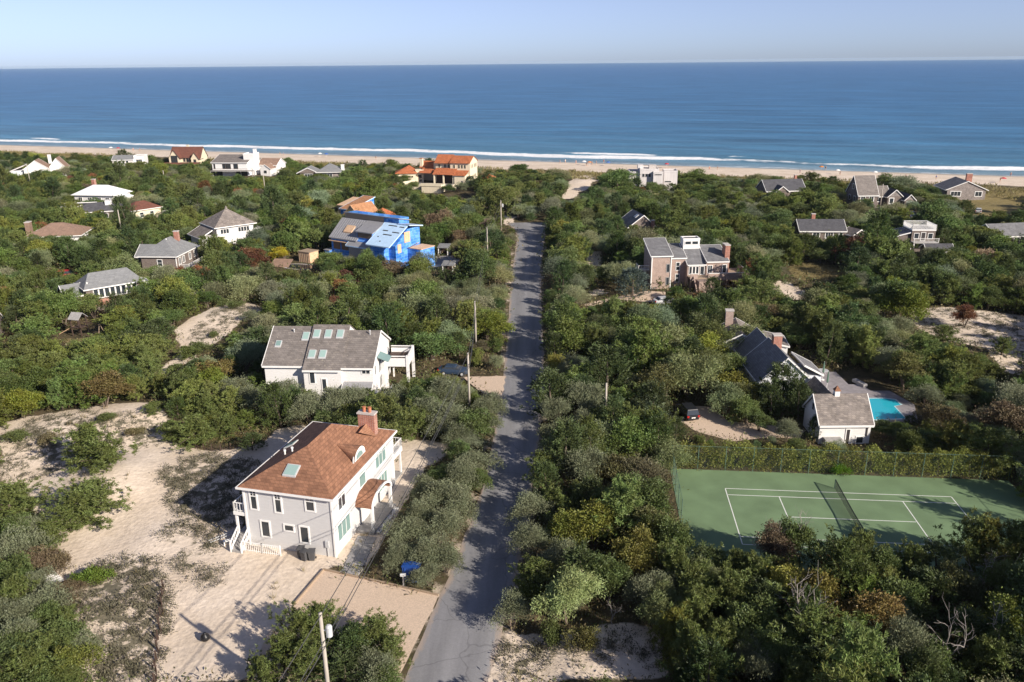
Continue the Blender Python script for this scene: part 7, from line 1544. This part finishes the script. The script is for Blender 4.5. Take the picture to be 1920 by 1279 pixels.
# ------------------------------------------------------------------ build the trees
def ordinal(n): return '%d%s' % (n, 'th' if 10 <= n % 100 <= 20 else {1: 'st', 2: 'nd', 3: 'rd'}.get(n % 10, 'th'))
def build_trees():
    r = np.random.default_rng(5)
    for t in TREES:
        u, v, s = proj(t['x'], t['y'], t['h'] * .5); t['px'] = float(s * t['r']); t['in'] = -60 < u < 1980 and -60 < v < 1400
        t['z'] = float(hgt(t['x'], t['y']))
    by = {}
    for t in TREES:
        if t['in']: by.setdefault(t['name'], []).append(t)
    solo = []; rest = []
    for k, l_ in by.items():
        l_.sort(key=lambda t: -t['px']); solo += l_[:300]; rest += l_[300:]
    rest += [t for t in TREES if not t['in']]
    lm = np.array([(a[1], a[2]) for a in LANDMARK])
    groups = {}
    for t in solo:
        d = np.hypot(lm[:, 0] - t['x'], lm[:, 1] - t['y']); i = int(d.argmin()); t['lm'] = i; t['ld'] = d[i]; groups.setdefault((t['name'], i), []).append(t)
    for (k, i), l_ in groups.items():
        l_.sort(key=lambda t: t['ld'])
        for n, t in enumerate(l_): t['label'] = '%s, %s nearest to %s' % (NAMES[k][1], ordinal(n + 1), LANDMARK[i][0])
    for t in solo:
        nm, _, cat = NAMES[t['name']]; pr = PROTO[t['kind']][int(r.integers(len(PROTO[t['kind']])))]
        sx = t['r'] / pr['R']; sz = t['h'] / pr['H']; rot = r.uniform(0, 6.28)
        if t['px'] > 17:
            e = bpy.data.objects.new(nm, None); e.empty_display_size = .3; link(e)
            c = link(bpy.data.objects.new('crown', pr['crown']), e); link(bpy.data.objects.new('trunk', pr['trunk']), e)
        else:
            e = c = link(bpy.data.objects.new(nm, pr['whole']))
        e.location = (t['x'], t['y'], t['z']); e.scale = (sx * r.uniform(.84, 1.24), sx * r.uniform(.84, 1.24), sz); e.rotation_euler = (r.normal() * .09, r.normal() * .09, rot)
        c.color = (*t['col'], 1)
        tag(e, t['label'], cat, {'pine': 'pines', 'cedar': 'cedars', 'olive': 'olive shrubs', 'broad': 'leafy trees'}.get(t['name'], t['name'] + ' plants'))
    # the mass behind and beyond, where single trees cannot be told apart
    pc = bpy.data.collections.new('scrub_kinds'); ids = {}
    for k in PROTO:
        for n, pr in enumerate(PROTO[k]):
            ids[(k, n)] = len(ids); o = bpy.data.objects.new('scrub_%03d' % ids[(k, n)], pr['crown']); pc.objects.link(o)
            o.material_slots[0].link = 'OBJECT'; o.material_slots[0].material = M['leaf_far']
    n = len(rest); co = np.array([(t['x'], t['y'], t['z']) for t in rest], np.float32)
    me = bpy.data.meshes.new('distant_scrub'); me.vertices.add(n); me.vertices.foreach_set('co', co.ravel())
    pick = [int(r.integers(len(PROTO[t['kind']]))) for t in rest]
    sc_ = np.array([(t['r'] / PROTO[t['kind']][0]['R'] * r.uniform(.85, 1.2), t['r'] / PROTO[t['kind']][0]['R'] * r.uniform(.85, 1.2), t['h'] / PROTO[t['kind']][0]['H']) for t in rest], np.float32)
    me.attributes.new('which', 'INT', 'POINT').data.foreach_set('value', np.array([ids[(t['kind'], p)] for t, p in zip(rest, pick)], np.int32))
    me.attributes.new('size', 'FLOAT_VECTOR', 'POINT').data.foreach_set('vector', sc_.ravel())
    me.attributes.new('turn', 'FLOAT_VECTOR', 'POINT').data.foreach_set('vector', np.column_stack([r.normal(size=n) * .07, r.normal(size=n) * .07, r.uniform(0, 6.28, n)]).astype(np.float32).ravel())
    me.attributes.new('col', 'FLOAT_VECTOR', 'POINT').data.foreach_set('vector', np.array([t['col'] for t in rest], np.float32).ravel())
    ob = link(bpy.data.objects.new('distant_scrub', me)); tag(ob, 'far mass of green scrub and trees behind the beach houses', None, None, 'stuff')
    ng = bpy.data.node_groups.new('scatter_scrub', 'GeometryNodeTree'); ng.interface.new_socket('Geometry', in_out='INPUT', socket_type='NodeSocketGeometry'); ng.interface.new_socket('Geometry', in_out='OUTPUT', socket_type='NodeSocketGeometry')
    N, Lk = ng.nodes, ng.links
    gi, go = N.new('NodeGroupInput'), N.new('NodeGroupOutput'); ip = N.new('GeometryNodeInstanceOnPoints'); ci = N.new('GeometryNodeCollectionInfo')
    ci.inputs['Collection'].default_value = pc; ci.inputs['Separate Children'].default_value = True; ci.inputs['Reset Children'].default_value = True
    def at(nm, ty):
        a = N.new('GeometryNodeInputNamedAttribute'); a.data_type = ty; a.inputs[0].default_value = nm; return a.outputs[0]
    ip.inputs['Pick Instance'].default_value = True
    Lk.new(gi.outputs[0], ip.inputs['Points']); Lk.new(ci.outputs[0], ip.inputs['Instance']); Lk.new(at('which', 'INT'), ip.inputs['Instance Index']); Lk.new(at('size', 'FLOAT_VECTOR'), ip.inputs['Scale'])
    er = N.new('FunctionNodeEulerToRotation'); Lk.new(at('turn', 'FLOAT_VECTOR'), er.inputs[0]); Lk.new(er.outputs[0], ip.inputs['Rotation']); Lk.new(ip.outputs[0], go.inputs[0])
    md = ob.modifiers.new('scatter', 'NODES'); md.node_group = ng
    print('TRIS', sum(len(m.polygons) * 2 for m in bpy.data.meshes), 'TREES', len(TREES), 'solo', len(solo), 'rest', len(rest), {k: len(v) for k, v in by.items()}, 'withparts', sum(t['px'] > 17 for t in solo))
build_trees()

# bare and dead trees
for i, (px, py, h, m, lb) in enumerate(((1500, 1235, 7.6, 0, 'bare grey tree standing before the tennis court'), (1750, 1275, 6.6, 1, 'leaning bare snag among the lower right pines'), (1890, 1285, 6.4, 2, 'bare branching tree at the lower right corner'), (533, 585, 4.0, 1, 'crooked pale dead tree beside the middle sand patch'), (1835, 1140, 6.0, 0, 'grey dead treetop among the pines right of the court'), (1465, 1070, 6.2, 2, 'half-bare brownish tree overlapping the court baseline'), (30, 740, 3.0, 1, 'pale dead branches above the left sand'), (100, 775, 2.6, 2, 'fallen dead limb at the left sand edge'), (1150, 1180, 2.4, 0, 'small bare bush above the lower sand patch'))):
    x, y = P(px, py, .0); o = tag(link(bpy.data.objects.new('bare_tree', BARE[m])), lb, 'tree', 'bare trees'); s = h / 4.2; o.location = (x, y, float(hgt(x, y))); o.scale = (s, s, s); o.rotation_euler = (.08, -.1 if i == 1 else .05, i * 1.3)

# ------------------------------------------------------------------ hedge on the court fence
def hedge():
    r = np.random.default_rng(31)
    e = tag(empty('vine_hedge', *court_pt(12, -4.7)), 'yellow-green vine hedge smothering the far court fence', 'hedge')
    ox, oy = court_pt(12, -4.7)
    n = 30000; u = r.uniform(-6, 31.8, n); top = 3.1 + .5 * np.sin(u * .9) * np.sin(u * .37 + 1) + .3 * np.sin(u * 2.7); z = top * r.random(n) ** .75; v = -4.55 - .8 * r.random(n) + .75 * r.random(n) ** 2
    gap = np.sin(u * 1.7 + z * 1.3) + np.sin(u * 3.9 - z * 2.2); keep = gap > -1.35; u, v, z = u[keep], v[keep], z[keep]; n = len(u)
    x = CX + u * math.cos(TH) + v * math.sin(TH) - ox; y = CY + u * math.sin(TH) - v * math.cos(TH) - oy
    D = unit(sph(n, r) * .9 + np.array([.3, -.5, .5])); vv = leaf_geo(np.stack([x, y, z], 1), D, r.uniform(.12, .24, n), r.uniform(.08, .14, n), r)
    tint = np.clip(.5 + .25 * np.sin(u * .8) + r.normal(size=n) * .22, 0, 1)
    c = link(bpy.data.objects.new('foliage', mesh_from(vv, tint, ['leaf'])), e); c.color = (.23, .25, .06, 1); c['kind'] = 'stuff'
    mb = MB()
    for k in range(24):
        uu = r.uniform(-5.5, 31); a = court_pt(uu, -4.5); mb.tube([(a[0] - ox, a[1] - oy, 0), (a[0] - ox + r.normal() * .2, a[1] - oy, 1.2), (a[0] - ox + r.normal() * .4, a[1] - oy, 2.3)], .025, 4)
    mb.build('stems', 'bark', e)['kind'] = 'stuff'
hedge()

# ------------------------------------------------------------------ undergrowth, heath and grass nobody could count
def scatter(name, label, pts, scale, leaves, L, W, spread, hh, col, seed, up=.5):
    r = np.random.default_rng(seed); n = len(pts)
    if n == 0: return
    z = hgt(pts[:, 0], pts[:, 1]); c = np.repeat(np.column_stack([pts, z]), leaves, 0); s = np.repeat(scale, leaves)
    off = r.normal(size=(n * leaves, 3)) * np.array([spread, spread, hh]) * s[:, None]; off[:, 2] = np.abs(off[:, 2])
    D = unit(sph(n * leaves, r) * .8 + np.array([0, 0, up])); vv = leaf_geo(c + off, D, L * r.uniform(.6, 1.3, n * leaves) * s, W * r.uniform(.7, 1.2, n * leaves) * s, r)
    tn = np.clip(np.repeat(r.uniform(.2, .8, n), leaves) + r.normal(size=n * leaves) * .15, 0, 1)
    o = link(bpy.data.objects.new(name, mesh_from(vv, tn, ['leaf'], name=name))); o.color = (*col, 1); tag(o, label, None, None, 'stuff')
def ground_cover():
    r = np.random.default_rng(77)
    pts = []
    y = 32.0
    while y < 230:
        st = max(1.1, y * .0125); hw = y * .65 + 10
        for x in np.arange(-hw, hw, st): pts.append((x + r.uniform(-.5, .5) * st, y + r.uniform(-.5, .5) * st, st))
        y += st
    pts = np.array(pts); ok = (road_dist(pts[:, 0], pts[:, 1]) > .7) & (shore_q(pts[:, 0], pts[:, 1]) < -80)
    for g in OPEN + GRASS[:1]: ok &= ~inpoly(pts[:, 0], pts[:, 1], g)
    pts = pts[ok]; ok = np.array([not near_house(x, y, .2) for x, y, _ in pts]); pts = pts[ok]
    m = r.random(len(pts)) < .5
    for i, (mm, nm, lb, col) in enumerate(((m, 'undergrowth', 'dark green undergrowth between the trees', (.105, .125, .042)), (~m, 'dry_undergrowth', 'brownish dry undergrowth between the trees', (.18, .15, .075)))):
        p = pts[mm]; scatter(nm, lb, p[:, :2], np.clip(p[:, 2] / 1.1, 1, 1.9) * r.uniform(.6, 1.3, len(p)), 22, .28, .12, .48, .42, col, 50 + i)
    # heath mats on the sand, thick where the plan says
    H = []
    for poly, k in HEATH:
        xs = [p[0] for p in poly]; ys = [p[1] for p in poly]; n = int((max(xs) - min(xs)) * (max(ys) - min(ys)) * (5.5 if ys[0] < 90 else 2.6)); a = np.column_stack([r.uniform(min(xs), max(xs), n), r.uniform(min(ys), max(ys), n)])
        a = a[inpoly(a[:, 0], a[:, 1], poly)]; q = vnoise(a[:, 0], a[:, 1], 1.1, 3) + .7 * vnoise(a[:, 0], a[:, 1], .45, 9) + .4 * r.normal(size=len(a)); H.append(a[q > .52 - 2.5 * k])
    H = np.vstack(H); scatter('heath', 'grey-brown heath mats on the white sand', H, r.uniform(.7, 1.25, len(H)), 20, .20, .075, .27, .12, (.150, .140, .092), 61, .8)
    # stray tufts on open sand, beach grass on the dunes
    G = []
    for poly in SAND[:1] + SAND[3:4] + SAND[4:5]:
        xs = [p[0] for p in poly]; ys = [p[1] for p in poly]; n = 420; a = np.column_stack([r.uniform(min(xs), max(xs), n), r.uniform(min(ys), max(ys), n)]); a = a[inpoly(a[:, 0], a[:, 1], poly)]; G.append(a[vnoise(a[:, 0], a[:, 1], 3.1, 5) > .25])
    for poly in (GRASS[1], GRASS[0], GRASS[6]):
        xs = [p[0] for p in poly]; ys = [p[1] for p in poly]; n = int(2.2 * (max(xs) - min(xs)) * (max(ys) - min(ys))); a = np.column_stack([r.uniform(min(xs), max(xs), n), r.uniform(min(ys), max(ys), n)]); G.append(a[inpoly(a[:, 0], a[:, 1], poly)])
    G = np.vstack(G); ok = np.array([not near_house(x, y, .1) for x, y in G]); G = G[ok]
    scatter('beach_grass', 'straw-coloured tufts of beach grass on the sand', G, r.uniform(.7, 1.3, len(G)), 14, .45, .04, .13, .05, (.25, .21, .10), 71, 1.1)
    n = 9000; t = r.uniform(-480, 330, n); q = r.uniform(-98, -58, n); x = (q + 404.0) * SN[0] + t * ST[0]; y = (q + 404.0) * SN[1] + t * ST[1]; k = vnoise(x, y, 7, 2) > -.25
    scatter('dune_grass', 'tawny dune grass along the back of the beach', np.column_stack([x, y])[k], r.uniform(.8, 1.5, k.sum()), 9, .9, .16, .45, .1, (.23, .20, .085), 72, 1.2)
ground_cover()

# ------------------------------------------------------------------ sea air
def haze():
    m = bpy.data.materials.new('haze'); m.use_nodes = True; n = m.node_tree.nodes; n.clear(); out = n.new('ShaderNodeOutputMaterial'); v = n.new('ShaderNodeVolumePrincipled')
    v.inputs['Color'].default_value = (.62, .80, 1.0, 1); v.inputs['Density'].default_value = 3e-5; m.node_tree.links.new(v.outputs[0], out.inputs['Volume']); MATS['haze'] = m
    o = MB().box(-17500, 17500, -400, 21500, -9, 47).build('haze', 'haze'); tag(o, 'thin pale sea haze over the whole coast', None, None, 'stuff')
haze()
